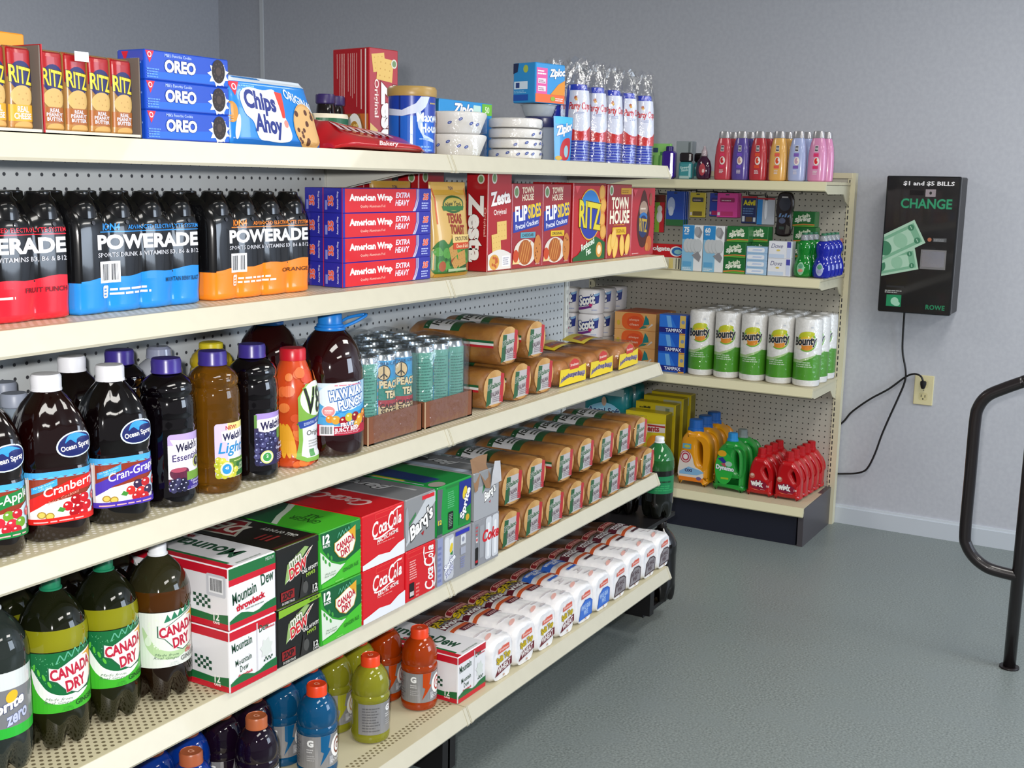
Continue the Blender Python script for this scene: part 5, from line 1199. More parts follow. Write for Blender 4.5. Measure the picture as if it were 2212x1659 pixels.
def cod_carton():
    b, f, l, t_ = carton('#12110f'); w = CW_; LG = P('#7fb02c')
    f.rect(-w / 2 + .001, .104, w / 2 - .001, CH - .001, P('#15130f'))
    f.poly([(-.038, .042), (.032, .100), (.020, .104), (-.030, .080)], P('#8fae6a')); f.poly([(-.036, .044), (.034, .096), (.044, .100), (.012, .066)], P('#e2dfd2')); f.poly([(-.028, .052), (.040, .097), (.012, .070)], P('#a31a24'))
    f.text('mtn', -.008, .084, .036, .017, P('#d8dacb'), .03, rot=.2, out=P('#3a4a2c'), ow=.05, skew=.1); f.text('DEW', .0, .066, .056, .022, P('#c01c28'), .035, rot=.3, out=P('#ece6dc'), ow=.05, shear=.2)
    f.text('CALL OF DUTY', .034, .056, .048, .008, P('#dcdcd6'), .04, rot=.1); f.text('MW3', .036, .046, .026, .008, P('#8aa83a'), .04, rot=.1)
    f.rect(-.05, .012, -.012, .03, P('#8a1a1c')); f.text('2XP', -.031, .021, .03, .013, P('#2a0a0a'), .05); f.text('IN EVERY PACK', -.029, .007, .036, .005, P('#c8c6c0'), .02); f.poly([(.002, .004), (.008, .03), (.012, .048), (.016, .03), (.026, .006)], P('#2b2a28')); f.ell(.02, .022, .008, .012, P('#4a4a48')); f.text('12', .048, .016, .014, .011, P('#d8d8d4'), .03); f.text('CANS', .048, .007, .018, .005, P('#c8c8c4'), .02)
    t_.rect(-w / 2 + .001, .001, w / 2 - .001, .004, LG); t_.poly([(-.04, .12), (.05, .16), (.04, .30), (-.05, .26)], P('#a8a89c')); t_.poly([(-.034, .13), (.044, .165), (.036, .29), (-.044, .255)], P('#7a1219')); t_.text('DEW', .0, .2, .13, .05, P('#c9c4b8'), .03, rot=PI / 2, shear=.2); t_.text('CALL OF DUTY', .03, .07, .09, .016, P('#b0b0aa'), .04, rot=PI / 2); t_.rect(-.06, .002, .06, .012, P('#3a1212')); t_.lines(-.03, .05, .01, .09, 3, P('#8a2a2a'))
    l.rect(-CD / 2 + .004, .004, CD / 2 - .004, .02, P('#2a2f14'))
    return b
def cod_lower():
    b = cod_carton(); q = D(b, front(CD), o=.004); q.poly([(-.061, .100), (.061, .108), (.061, .1155), (-.061, .1155)], P('#7fb02c')); q.text('MEDIUM', .04, .1115, .024, .005, P('#2a3a10'), .02); return b
def ginger_carton():
    b, f, l, t_ = carton('#2f9a2a', w=.132); w = .132; DK = P('#125a34', .3)
    f.poly([(-w / 2 + .002, .114), (w / 2 - .002, .114), (w / 2 - .002, .052), (.02, .040), (-.012, .044), (-.036, .056), (-.056, .08)], DK); f.poly([(-w / 2 + .002, .078), (-.052, .068), (-.03, .048), (-.002, .036), (.016, .036), (-.02, .018), (-.062, .012)], P('#d5dfd2')); f.poly([(.02, .04), (w / 2 - .002, .053), (w / 2 - .002, .002), (-.06, .002), (-.06, .010), (-.018, .016)], P('#46b82c'))
    f.rect(.03, .095, w / 2 - .003, .114, P('#1c7a44')); f.polys([ell(x, y, .003, .0055, .4, 8) for x, y in ((-.055, .064), (-.048, .055), (-.036, .046), (-.03, .058), (-.04, .066))], P('#3f9a3a'))
    f.text('12', -.046, .1, .022, .019, WHITE, .05); f.text('PACK', -.045, .086, .022, .006, WHITE, .03)
    for i in range(8): f.poly([(-.012 + i * .005, .094 + .01 * (i % 2) + i * .0008), (-.010 + i * .005, .094 + .01 * (i % 2) + i * .0008), (-.005 + i * .005, .094 + .01 * ((i + 1) % 2) + i * .0008), (-.007 + i * .005, .094 + .01 * ((i + 1) % 2) + i * .0008)], P('#5aa88a'))
    sh = [(-.022, .086), (-.012, .088), (.012, .098), (.030, .102), (.046, .108), (.046, .074), (.038, .056), (.012, .046), (-.008, .054), (-.022, .070)]
    f.poly(sh, P('#c8a03a')); f.poly([(.012 + (x - .012) * .94, .076 + (y - .076) * .94) for x, y in sh], P('#ebe6da')); f.poly([(.022, .1), (.045, .106), (.043, .08)], P('#dba32a')); f.text('CANADA', .013, .0795, .058, .016, P('#b81f36'), .04, rot=.22); f.text('DRY', .014, .0615, .032, .015, P('#b81f36'), .04, rot=.22)
    f.text('Made from\nReal Ginger', -.034, .026, .036, .010, P('#4a6a4c'), .0, shear=.3); f.text('GINGER ALE', .03, .024, .05, .008, P('#1d6a1c'), .02, rot=.08); f.lines(-.02, .005, .01, .009, 1, P('#8ad070'))
    t_.rect(-w / 2 + .001, .001, w / 2 - .001, CD - .001, P('#45b429')); t_.poly([(-.064, .12), (-.02, .15), (.03, .17), (.064, .19), (.064, .333), (-.064, .333)], DK); t_.poly([(-.064, .11), (-.02, .135), (.03, .155), (.064, .172), (.064, .19), (.03, .17), (-.02, .15), (-.064, .125)], P('#cfdccb')); t_.text('GINGER\nALE', .005, .085, .075, .05, P('#1f5a1a'), .02, rot=PI / 2); t_.text('CANADA', .0, .25, .1, .034, P('#a84a3a'), .03, rot=PI / 2); t_.poly([(.02, .22), (.05, .24), (.05, .28)], P('#c8a03a'))
    l.rect(-CD / 2 + .004, .004, CD / 2 - .004, .03, P('#45b429'))
    return b
def script(q, body, cx, cy, w, h, m, rot=0.0, swash=True):
    """Flowing lettering: slanted, with a long tail under the first word."""
    c, s_ = math.cos(rot), math.sin(rot); R = lambda x, y: (cx + x * c - y * s_, cy + x * s_ + y * c)
    def T(ch, x, y, ww, hh, bold=.0): p = R(x * w, y * h); q.text(ch, p[0], p[1], ww * w, hh * h, m, bold, shear=.3, rot=rot, space=.9)
    T('C', -.385, .0, .22, 1.05, .015); T('oca', -.14, -.14, .28, .62, .03); T('-', .035, -.06, .05, .1); T('C', .145, .06, .22, 1.2, .015); T('o', .265, -.14, .09, .6, .03); T('l', .35, .06, .06, 1.0, .03); T('a', .435, -.14, .12, .6, .03)
    if swash:
        q.poly([R(x * w, y * h) for x, y in ((.22, .50), (.34, .64), (.50, .60), (.54, .70), (.40, .76), (.24, .66))], m)
        q.poly([R(x * w, y * h) for x, y in ((-.46, -.48), (-.36, -.60), (-.22, -.62), (-.08, -.56), (.08, -.50), (.2, -.56), (.26, -.66), (.16, -.62), (.06, -.60), (-.08, -.68), (-.24, -.72), (-.40, -.68), (-.48, -.56))], m)
def cola_carton():
    b, f, l, t_ = carton('#cf1420', w=.15); w = .15
    f.rect(-.03, .1, .066, .112, P('#e0483f')); f.rect(-.0285, .1012, .0645, .1108, P('#cf1420'))
    script(f, 'Coca-Cola', .010, .083, .104, .032, WHITE, .10); f.text('ARCTIC HOME', .012, .056, .076, .009, P('#f0e4e2'), .03, rot=.1); f.lines(-.026, .045, .05, .049, 1, P('#e08a84'))
    f.poly([(-w / 2 + .001, .001), (w / 2 - .001, .001), (w / 2 - .001, .034), (.05, .030), (.02, .018), (-.02, .022), (-.05, .016), (-w / 2 + .001, .012)], P('#e3e6ee'))
    t_.text('Coca-Cola', .012, .15, .20, .05, P('#dcb4b2'), .03, shear=.35, rot=PI / 2, space=.86); t_.text('ARCTIC', .02, .30, .05, .02, P('#d89a96'), .03, rot=PI / 2); t_.rect(-w / 2 + .001, .001, -w / 2 + .004, CD - .002, P('#a80f18'))
    l.polys([[(CD / 2 - .006, .01 + k * .011), (CD / 2 - .002, .01 + k * .011), (CD / 2 - .002, .013 + k * .011), (CD / 2 - .006, .013 + k * .011)] for k in range(9)], P('#e8a09c'))
    return b
def cola_side():
    b, f, l, t_ = carton('#cf1420', w=.116); f.rect(-.052, .1, .02, .112, P('#e0483f')); f.rect(-.0505, .1012, .0185, .1108, P('#cf1420')); script(f, 'Coca-Cola', .032, .058, .104, .034, WHITE, PI / 2); f.lines(-.046, .05, -.016, .095, 8, P('#eaa8a4')); f.rect(-.046, .008, -.028, .042, P('#1a1014')); f.rect(-.0445, .012, -.0295, .022, P('#c8c0c0')); f.lines(-.022, .006, -.006, .04, 4, P('#e0837e'))
    return b
def root_beer(torn=False):
    b, f, l, t_ = carton('#8b8d90', w=.116); w = .116
    if not torn:
        f.poly([(-w / 2 + .002, .012), (w / 2 - .002, .09), (w / 2 - .002, .113), (.03, .113), (-w / 2 + .002, .04)], P('#bfc3c8')); f.rect(.004, .103, .052, .112, P('#d2202c')); f.text("Barq's", .002, .050, .098, .042, WHITE, .04, rot=.42, shear=.3, out=P('#17181a'), ow=.06); f.polys([[(-.045, .055), (-.02, .074), (-.02, .082), (-.045, .064)]], P('#3a7a4a')); f.poly([(.0, .028), (.012, .033), (.008, .022)], P('#a01a22')); f.ell(-.054, .06, .006, .04, P('#9a9ea4'))
    else:
        f.rect(-w / 2 + .001, .0, w / 2 - .001, .08, P('#9fa1a6')); f.text("Barq's", .016, .055, .056, .030, WHITE, .04, rot=.35, shear=.3, out=P('#17181a'), ow=.06); f.poly([(-.02, .06), (-.006, .074), (.0, .085), (-.016, .08)], P('#3a7a4a')); f.poly([(.012, .034), (.02, .038), (.017, .03)], P('#a01a22'))
    t_.rect(-w / 2 + .002, .002, w / 2 - .002, CD - .002, P('#75777a')); t_.text("Barq's", .008, .17, .16, .05, P('#c4c6c8'), .03, rot=PI / 2, shear=.3, out=P('#2a2c2e'), ow=.05); t_.rect(.02, .03, .028, .1, P('#a8aaac'))
    if torn: t_.rect(-w / 2 + .001, .01, -w / 2 + .025, CD - .002, P('#b4c0d4')); t_.ell(.0, .22, .02, .05, P('#1c1c1e')); t_.ell(.03, .25, .014, .04, P('#7a2028'))
    return b
def torn_flap(t):
    b = B(); K = P('#8a6a4e', .8, var=.06)
    pts = [(-.058, .072), (-.046, .075), (-.03, .112), (-.01, .074), (.012, .068), (.012, .1), (.004, .128), (.02, .15), (-.02, .152), (-.058, .15)]
    b.add([(x, -CD / 2 - .004 + .3 * max(0, z - .1), z) for x, z in pts], [tuple(range(len(pts)))], K); b.obj('torn_flap', t)
    b = B(); b.add([(.012, -CD / 2 - .006, .074), (.05, -CD / 2 - .012, .08), (.056, -CD / 2 - .004, .128), (.03, -CD / 2 - .004, .132), (.016, -CD / 2 - .006, .1)], [(0, 1, 2, 3, 4)], P('#b5b6ba', .5)); b.obj('torn_flap', t)
def lemon_carton():
    b, f, l, t_ = carton('#16913c', w=.146); w = .146
    f.poly([(-w / 2 + .001, .0), (-.05, .0), (-.056, .05), (-.05, .11), (-w / 2 + .001, .113)], P('#5c6068')); f.rect(-w / 2 + .001, .006, -.05, .03, P('#0f5a34')); f.text('12', -.061, .034, .014, .011, P('#dcc23a'), .04)
    f.rect(-.036, .106, .018, .112, P('#1a7a34')); f.lines(-.03, .06, .0, .1, 8, P('#58b878')); f.rrect(-.028, .008, -.006, .05, .004, P('#101a14')); f.lines(-.025, .016, -.009, .046, 8, P('#8a9a90'))
    f.rect(.018, .008, w / 2 - .004, .112, P('#1a2c86')); f.poly([(.018, .008), (w / 2 - .004, .008), (w / 2 - .004, .05), (.018, .036)], P('#1c7a3a')); f.ell(.042, .082, .009, .016, P('#dcc22e'), -.3); f.text('Sprite', .046, .056, .075, .024, WHITE, .04, rot=1.15, out=P('#1a2c6a'), ow=.05); f.ell(.054, .02, .008, .008, P('#c8a02a'))
    t_.rect(-w / 2 + .002, .002, w / 2 - .002, CD - .002, P('#128038')); t_.poly([(-.05, .05), (.0, .04), (.02, .33), (-.05, .33)], P('#16306a')); t_.rect(-.066, .10, -.056, .19, P('#dcc22e')); t_.rect(-.07, .04, -.066, .33, P('#c8d4dc')); t_.ell(-.045, .02, .024, .018, P('#9a938a'))
    return b
def silver_carton(kind):
    b, f, l, t_ = carton('#8f9096', w=.146 if kind == 'zero' else .124); w = .146 if kind == 'zero' else .124; SV = P('#a9abb2', .3, coat=.3)
    if kind == 'zero':
        f.rect(-w / 2 + .001, .001, -.05, .114, P('#8c94b8')); f.lines(-.070, .01, -.054, .1, 7, P('#6f78a8')); f.rrect(-.044, .006, -.004, .112, .008, P('#b9bcc4')); f.rrect(-.041, .01, -.024, .108, .006, P('#d2d5da')); f.poly([(-.022, .06), (-.008, .08), (-.006, .105), (-.022, .1)], P('#dfe2e0')); f.ell(-.015, .08, .006, .012, P('#dcc22e'), -.3); f.poly([(-.022, .066), (-.008, .072), (-.01, .062)], P('#2a7a3a')); f.text('Sprite', -.020, .045, .05, .017, P('#eceef4'), .05, rot=.5, out=P('#3a3f86'), ow=.05); f.text('zero', -.022, .026, .034, .012, P('#cfd2e2'), .04, rot=.5, out=P('#4a4f96'), ow=.05)
        f.rect(.002, .102, .062, .112, P('#2a30a8')); f.rect(.024, .076, .046, .1, P('#cfd2d8')); f.ell(.035, .088, .006, .006, P('#8a8ea0')); f.rect(.024, .052, .046, .07, P('#a0a4b4')); f.lines(.024, .02, .046, .048, 5, P('#7f86b4'))
    else:
        f.rect(-.05, .03, -.036, .108, P('#7d7f85')); f.lines(-.048, .08, -.038, .106, 3, P('#b84a50')); f.rect(-.047, .062, -.039, .075, P('#d8d0d0')); f.ell(-.043, .069, .003, .004, P('#c01c24')); f.rrect(-.05, .006, -.036, .05, .004, P('#15110f')); f.rect(-.048, .012, -.038, .018, P('#b81c24')); f.rect(-.03, .02, -.012, .1, P('#9b9da3'))
        f.rrect(-.004, .008, .024, .114, .008, P('#c9ccd2')); f.rrect(.026, .008, .056, .114, .008, P('#c9ccd2')); f.rrect(.004, .014, .014, .1, .004, P('#e2e4e8')); f.rrect(.036, .014, .046, .1, .004, P('#e2e4e8')); f.text('Coke', .020, .07, .076, .03, P('#cc1424'), .04, shear=.2, rot=.0)
        f.ell(-.01, .058, .0001, .0001, SV)
    t_.rect(-w / 2 + .002, .002, w / 2 - .002, CD - .002, P('#7f8086'))
    return b
YC = -.357 + CD / 2
def place_carton(b, x, lvl, lb, d=None):
    t = thing('soda_carton', lb, 'soda carton', None); b.obj('carton', t); put(t, x, YC, Z4 + lvl * .1175); return t
place_carton(dew_carton(False), -.666, 0, 'white red and green soda carton under another at the left end of the carton stacks'); place_carton(dew_carton(True), -.665, 1, 'white red and green soda carton lying on top beside the ginger ale bottles')
place_carton(cod_lower(), -.540, 0, 'lower black soda carton with a lime flap'); place_carton(cod_carton(), -.541, 1, 'upper black soda carton with a red and white emblem')
place_carton(ginger_carton(), -.409, 0, 'lower bright green ginger ale carton'); place_carton(ginger_carton(), -.411, 1, 'upper bright green ginger ale carton')
place_carton(cola_carton(), -.265, 0, 'lower red cola carton with upright script lettering'); place_carton(cola_carton(), -.267, 1, 'upper red cola carton with script lettering')
place_carton(cola_side(), -.128, 0, 'red cola carton with lettering running up its end, under a grey carton'); place_carton(root_beer(), -.130, 1, 'grey root beer carton beside the red cola cartons')
place_carton(silver_carton('zero'), .008, 0, 'silver carton with a blue bar, under the green one'); place_carton(lemon_carton(), .006, 1, 'green and blue lemon-lime soda carton')
place_carton(silver_carton('diet'), .148, 0, 'silver cola carton with red lettering beside the bread'); tt = place_carton(root_beer(True), .146, 1, 'grey root beer carton torn open at the top'); torn_flap(tt)
# ------------------------------------------------------------------ fourth shelf: Italian loaves in two layers
for k, x in enumerate((.282, .402, .524, .646, .770, .892, 1.014, 1.138)):
    o = copy_tree(il); put(o, x, -.345 + .135, Z4, random.uniform(-.012, .012)); o['group'] = 'bagged Italian loaves on the fourth shelf'
    o['label'] = '%s bagged Italian loaf in the bottom layer of the fourth shelf' % ('first', 'second', 'third', 'fourth', 'fifth', 'sixth', 'seventh', 'eighth')[k]
for k, x in enumerate((.308, .430, .592, .722, .852, .975, 1.098)):
    o = copy_tree(il); put(o, x, -.335 + .135, Z4 + .1045 + .002 * (k % 2), random.uniform(-.018, .018)); o['group'] = 'bagged Italian loaves on the fourth shelf'
    o['label'] = '%s bagged Italian loaf in the top layer of the fourth shelf' % ('first', 'second', 'third', 'fourth', 'fifth', 'sixth', 'seventh')[k]
b = B(); b.box(0, .01, 0, .01, 0, .01, WHITE)
# ------------------------------------------------------------------ bottom shelf: sports drinks
GP = [(.036, 0), (.0405, .003), (.0425, .010), (.0425, .018), (.0412, .021), (.0412, .094), (.0425, .097), (.0428, .103), (.0395, .109), (.0415, .114), (.0418, .124), (.0400, .138), (.0355, .152), (.0285, .163), (.0215, .169), (.0185, .171)]
def sport_bottle(liq, cap, ln, tr=.35):
    t = thing('sports_drink', '', 'sports drink', 'sports drink bottles on the bottom shelf')
    b = B(); b.lathe(GP, P(liq, .04, trans=tr, coat=.5, ior=1.34), 44); b.obj('bottle', t)
    b = B(); b.lathe([(.019, .168), (.0215, .169), (.0215, .172), (.0205, .1735), (.0208, .188), (.0190, .1915), (.0185, .1905), (.008, .190)], P(cap, .35), 36, mod=lambda a, i: (.0004 * math.cos(36 * a) if 3 <= i <= 4 else 0))
    q = D(b, plane((0, 0, .1906), (1, 0, 0), (0, 1, 0))); q.text('G', 0, 0, None, .012, P('#f4b090'), .02)
    b.obj('cap', t)
    b = B(); q = D(b, cyl(.0415)); SV = P('#8f8f92', .25, metal=.2, coat=.3)
    q.rect(-.10, .022, .060, .093, SV); q.ell(.036, .062, .019, .024, WHITE); q.ell(.038, .062, .013, .018, P(ln)); q.text('G', .036, .062, .017, .026, WHITE, .05); q.text('G', -.028, .078, .014, .015, P('#eceef0'), .06); q.lines(-.036, .058, -.02, .068, 2, P('#c8c8ca')); q.lines(-.036, .04, -.018, .054, 3, P('#a8a8aa'))
    q.poly([(-.006, .093), (.016, .093), (.010, .066), (.016, .062), (-.008, .028), (.0, .056), (-.006, .06)], P(liq, .2)); q.lines(-.09, .03, -.05, .088, 9, P('#5f5f62'), .35); q.rect(.012, .028, .022, .046, P('#a9abb0')); q.text('LEMON-LIME' if ln == '#b98a2a' else 'COOL', .03, .034, .03, .006, P('#dcdcde'), .02)
    b.obj('label', t); return t
SPD = {'or': sport_bottle('#b8420a', '#e8451c', '#b02a14'), 'ye': sport_bottle('#9a9a26', '#e8451c', '#b98a2a'), 'bl': sport_bottle('#0f5a8a', '#e8451c', '#7a3a2a'), 'pu': sport_bottle('#170a1c', '#b4623a', '#5a2a5a', .1), 'ro': sport_bottle('#0c3a9a', '#a85a38', '#1a3a8a'), 'rd': sport_bottle('#a8281c', '#d8441f', '#8a1a14')}  # browner purple and royal blue caps carry the upper shelf's shade in their colour
NM = {'or': 'orange', 'ye': 'yellow-green', 'bl': 'teal blue', 'pu': 'dark purple', 'ro': 'royal blue', 'rd': 'red'}
su = set()
for k, x, y, ps in (('or', -.047, -.298, 'front'), ('ye', -.237, -.299, 'front'), ('bl', -.416, -.296, 'front'), ('pu', -.592, -.292, 'front'), ('ro', -.762, -.29, 'front'), ('or', -.055, -.203, 'second'), ('ye', -.157, -.203, 'second, nearer the orange ones'), ('ye', -.245, -.203, 'second, nearer the blue ones'), ('bl', -.332, -.203, 'second, nearer the yellow ones'), ('bl', -.42, -.203, 'second, nearer the purple ones'), ('pu', -.508, -.203, 'second, nearer the teal ones'), ('pu', -.598, -.203, 'second, nearer the royal blue ones'), ('ro', -.686, -.203, 'second, nearer the purple ones'), ('ro', -.774, -.203, 'second, nearer the red one'), ('rd', -.862, -.203, 'second'),
                    ('or', -.055, -.114, 'third'), ('ye', -.157, -.114, 'third, nearer the orange one'), ('ye', -.245, -.114, 'third, nearer the blue ones'), ('bl', -.332, -.114, 'third, nearer the yellow ones'), ('bl', -.42, -.114, 'third, nearer the purple ones'), ('pu', -.508, -.114, 'third, nearer the teal ones'), ('ro', -.686, -.114, 'third')):
    o = SPD[k] if k not in su else copy_tree(SPD[k]); su.add(k)
    put(o, x, y, Z5, -.55 if ps != 'front' else {'or': -.62, 'ye': .8, 'bl': -.55, 'pu': -.4, 'ro': -.4}[k], '%s sports drink bottle in the %s row of the bottom shelf' % (NM[k], ps) if ',' not in ps else '%s sports drink bottle in the %s row, %s' % (NM[k], ps.split(',')[0], ps.split(', ')[1]))
t = thing('soda_carton', 'white red and green soda carton on the bottom shelf beside the white bread', 'soda carton'); dew_carton(False, True).obj('carton', t); put(t, .062, -.376 + CD / 2, Z5, 0)
# ------------------------------------------------------------------ bottom shelf: white-bagged sandwich bread
WB = noise_mat('bread_bag_print', '#e6e5e8', '#f1f0f0', 40, .28, 4, .25)
DB = noise_mat('bread_seen_through_bag', '#3d2417', '#5a3823', 22, .3, 4, .2, c3='#2c1a12', scale2=9)
def sandwich_bread(kind):
    t = thing('bread_bag', '', 'bread loaf', 'white bagged loaves on the bottom shelf')
    w, d, h = .106, .36, .108; N = 28
    def ring(y, k=1.0, kz=1.0, seed=0.0):
        out = []
        for j in range(N):
            a = 2 * PI * j / N; s_ = sq(4.5)(a); x = w / 2 * k * s_ * math.sin(a); z = h / 2 + h / 2 * s_ * math.cos(a)
            if math.cos(a) > 0: z = h / 2 + (z - h / 2) * kz
            wr = .0014 * math.sin(5 * a + seed * 3) + .001 * math.sin(9 * a - seed * 5)
            out.append((x + wr, y + .001 * math.sin(4 * a + seed), max(.0008, z + wr)))
        return out
    b = B(); yf = -d / 2
    fr_ = [ring(yf, .84, .86, 0), ring(yf + .003, .93, .93, .4), ring(yf + .012, 1, .98, 1), ring(yf + .05, 1.0, 1.02, 2), ring(yf + .09, .99, 1.0, 3), ring(yf + .14, 1.0, .985, 4), ring(yf + .19, .98, .95, 5)]
    b.loft(list(reversed(fr_)), WB, cap=True); b.obj('printed_bag', t)
    b = B(); b.loft(list(reversed([ring(yf + .19, .98, .95, 5), ring(yf + .23, .97, .92, 6), ring(yf + .27, .93, .86, 7), ring(yf + .30, .8, .75, 8)])), DB, cap=True); b.obj('clear_bag', t)
    b = B(); rr = []
    for y, r, z in ((yf + .298, .042, .05), (yf + .315, .022, .045), (yf + .325, .010, .042), (yf + .334, .014, .046), (yf + .35, .032, .055)):
        rr.append([((r + .005 * math.sin(5 * a)) * math.sin(a), y + .004 * math.sin(7 * a), max(.002, z + (r * .8 + .004 * math.sin(6 * a)) * math.cos(a))) for a in [2 * PI * j / 18 for j in range(18)]])
    b.loft(rr, film('bag_neck', .35, rough=.12), cap=False); b.obj('bag_tail', t)
    cl = {'split': '#6a1a26', 'white': '#2f62c0', 'wheat': '#5a2230'}[kind]
    b = B(); q = D(b, plane((0, yf - .0012, 0), (1, 0, 0), (0, 0, 1))); C = P(cl, .3)
    q.poly([(-.020, .082), (-.006, .082), (0, .086), (.014, .086), (.030, .086), (.032, .072), (-.022, .070)], P('#d8604e')); q.text('Stroehmann', .005, .078, .044, .007, P('#f0c8c0'), .03)
    if kind == 'split':
        q.text('Split Top', .004, .054, .066, .022, P('#c9b01c'), .05, rot=.1, out=P('#5a4a10'), ow=.03); q.poly([(-.036, .014), (.044, .026), (.044, .046), (-.02, .036)], C); q.text('WHEAT', .006, .031, .062, .016, P('#e8e2e0'), .04, rot=.12)
    else:
        q.poly([(-.036, .010), (.044, .012), (.046, .052), (.03, .062), (.0, .064), (-.026, .050)], C if kind == 'white' else P('#4a3a40')); q.poly([(-.030, .014), (.040, .016), (.041, .05), (.028, .058), (.0, .060), (-.022, .048)], P('#3f72cc') if kind == 'white' else P('#8f8a8e')); q.text('WHOLE GRAIN\nWHITE' if kind == 'white' else '100% WHOLE\nWHEAT', .005, .036, .056, .032, P('#a8c4ec') if kind == 'white' else P('#4a363e'), .04, rot=.03)
    q.ell(.006, .009, .004, .003, P('#c8a08a'))
    b.obj('end_print', t)
    zt = lambda u: h / 2 + h / 2 * (1 - min(.97, abs(2 * u / w)) ** 4.5) ** (1 / 4.5)
    b = B(); q = D(b, Surf(lambda u, v, o: (u, v, zt(u) * (1.0 if v < .0 else .985) + o), .006, .02), o=.0028)
    O = P('#c8562c', .3); q.rect(-.05, yf + .118, .052, yf + .13, O); q.rect(-.05, yf + .130, .052, yf + .133, P('#e8d8c8'))
    if kind == 'split': q.rrect(-.02, yf + .098, .046, yf + .117, .003, P('#5a1826')); q.lines(-.012, yf + .102, .04, yf + .113, 2, P('#c8a8a8'))
    else: q.rect(-.03, yf + .096, .02, yf + .106, P('#2f5ab4') if kind == 'white' else P('#4a2a30'))
    if kind == 'split': q.text('Split Top', -.004, yf + .178, .09, .03, P('#c9b01c'), .05, out=P('#4a3c0c'), ow=.03); q.rect(-.05, yf + .142, .052, yf + .162, P('#5a1826')); q.text('WHEAT', .0, yf + .152, .085, .016, WHITE, .04)
    else: q.rect(-.05, yf + .148, .05, yf + .178, C); q.text('WHOLE GRAIN\nWHITE' if kind == 'white' else 'WHOLE\nWHEAT', .0, yf + .163, .08, .024, WHITE, .03)
    q.o -= .0006
    q.rrect(-.05, yf + .194, .05, yf + .216, .004, P('#c8a098')); q.rrect(-.048, yf + .1955, .048, yf + .2145, .004, P('#7a1c22')); q.text('Stroehmann', 0, yf + .205, .08, .014, P('#d89a8c'), .03)
    for k in range(5): q.ell(random.uniform(-.03, .03), yf + random.uniform(.02, .08), .016, .003, P('#cfc9cc'), random.uniform(-.3, .3))
    q.ell(-.02, yf + .03, .02, .006, P('#e8b4ac'), .3)
    b.obj('top_print', t)
    return t
SB = {k: sandwich_bread(k) for k in ('split', 'white', 'wheat')}; su = set()
for k, (x, kd) in enumerate(((.182, 'split'), (.297, 'split'), (.410, 'split'), (.523, 'split'), (.636, 'white'), (.750, 'white'), (.863, 'wheat'), (.973, 'wheat'), (1.085, 'wheat'), (1.198, 'wheat'))):
    o = SB[kd] if kd not in su else copy_tree(SB[kd]); su.add(kd)
    ordn = {'split': ('first', 'second', 'third', 'fourth'), 'white': ('', '', '', '', 'nearer', 'farther'), 'wheat': ('', '', '', '', '', '', 'first', 'second', 'third', 'last')}[kd][k]
    put(o, x + .002, -.388 + .18, Z5, random.uniform(-.01, .01), '%s white bread bag with %s print, counting from the soda carton' % (ordn, {'split': 'yellow and maroon', 'white': 'blue', 'wheat': 'grey-brown'}[kd]))
# ------------------------------------------------------------------ end display beyond the long run: dark soda bottles
t = thing('end_rack', 'low black end rack holding soda bottles at the far end of the long run', 'rack')
for z in (.075, .372):
    b = B(); b.box(1.262, 1.505, -.296, .33, z - .012, z, BLK); b.box(1.262, 1.505, -.2964, -.30, z - .014, z, BLK); b.obj('shelf_plate', t)
for y in (.05, .31):
    b = B(); b.box(1.241, 1.262, y - .012, y + .012, 0, .42, BLK); b.obj('post', t)
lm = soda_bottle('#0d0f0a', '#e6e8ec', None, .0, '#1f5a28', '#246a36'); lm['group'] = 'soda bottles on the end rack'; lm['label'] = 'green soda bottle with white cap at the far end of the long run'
b = B(); q = D(b, cyl(.0531)); q.rect(-.09, .09, .09, .15, P('#1a7a4a', .3)); q.lines(-.03, .128, .025, .14, 1, P('#123a20')); q.lines(-.04, .1, .03, .122, 3, P('#2f9a5a')); b.obj('label', lm)
put(lm, 1.418, -.268, .372, -.6)
for k, (y, z, lb) in enumerate(((-.152, .372, 'dark soda bottle on the upper plate just behind the green bottle'), (-.036, .372, 'dark soda bottle on the upper plate, second behind the green bottle'), (-.285, .075, 'dark soda bottle on the lower plate, nearest the aisle'), (-.152, .075, 'dark soda bottle on the lower plate, second from the aisle'), (-.036, .075, 'dark soda bottle on the lower plate, third from the aisle'))):
    o = copy_tree(DARK); put(o, 1.43 if k == 2 else 1.40, y, z, k * .5, lb); o['group'] = 'soda bottles on the end rack'
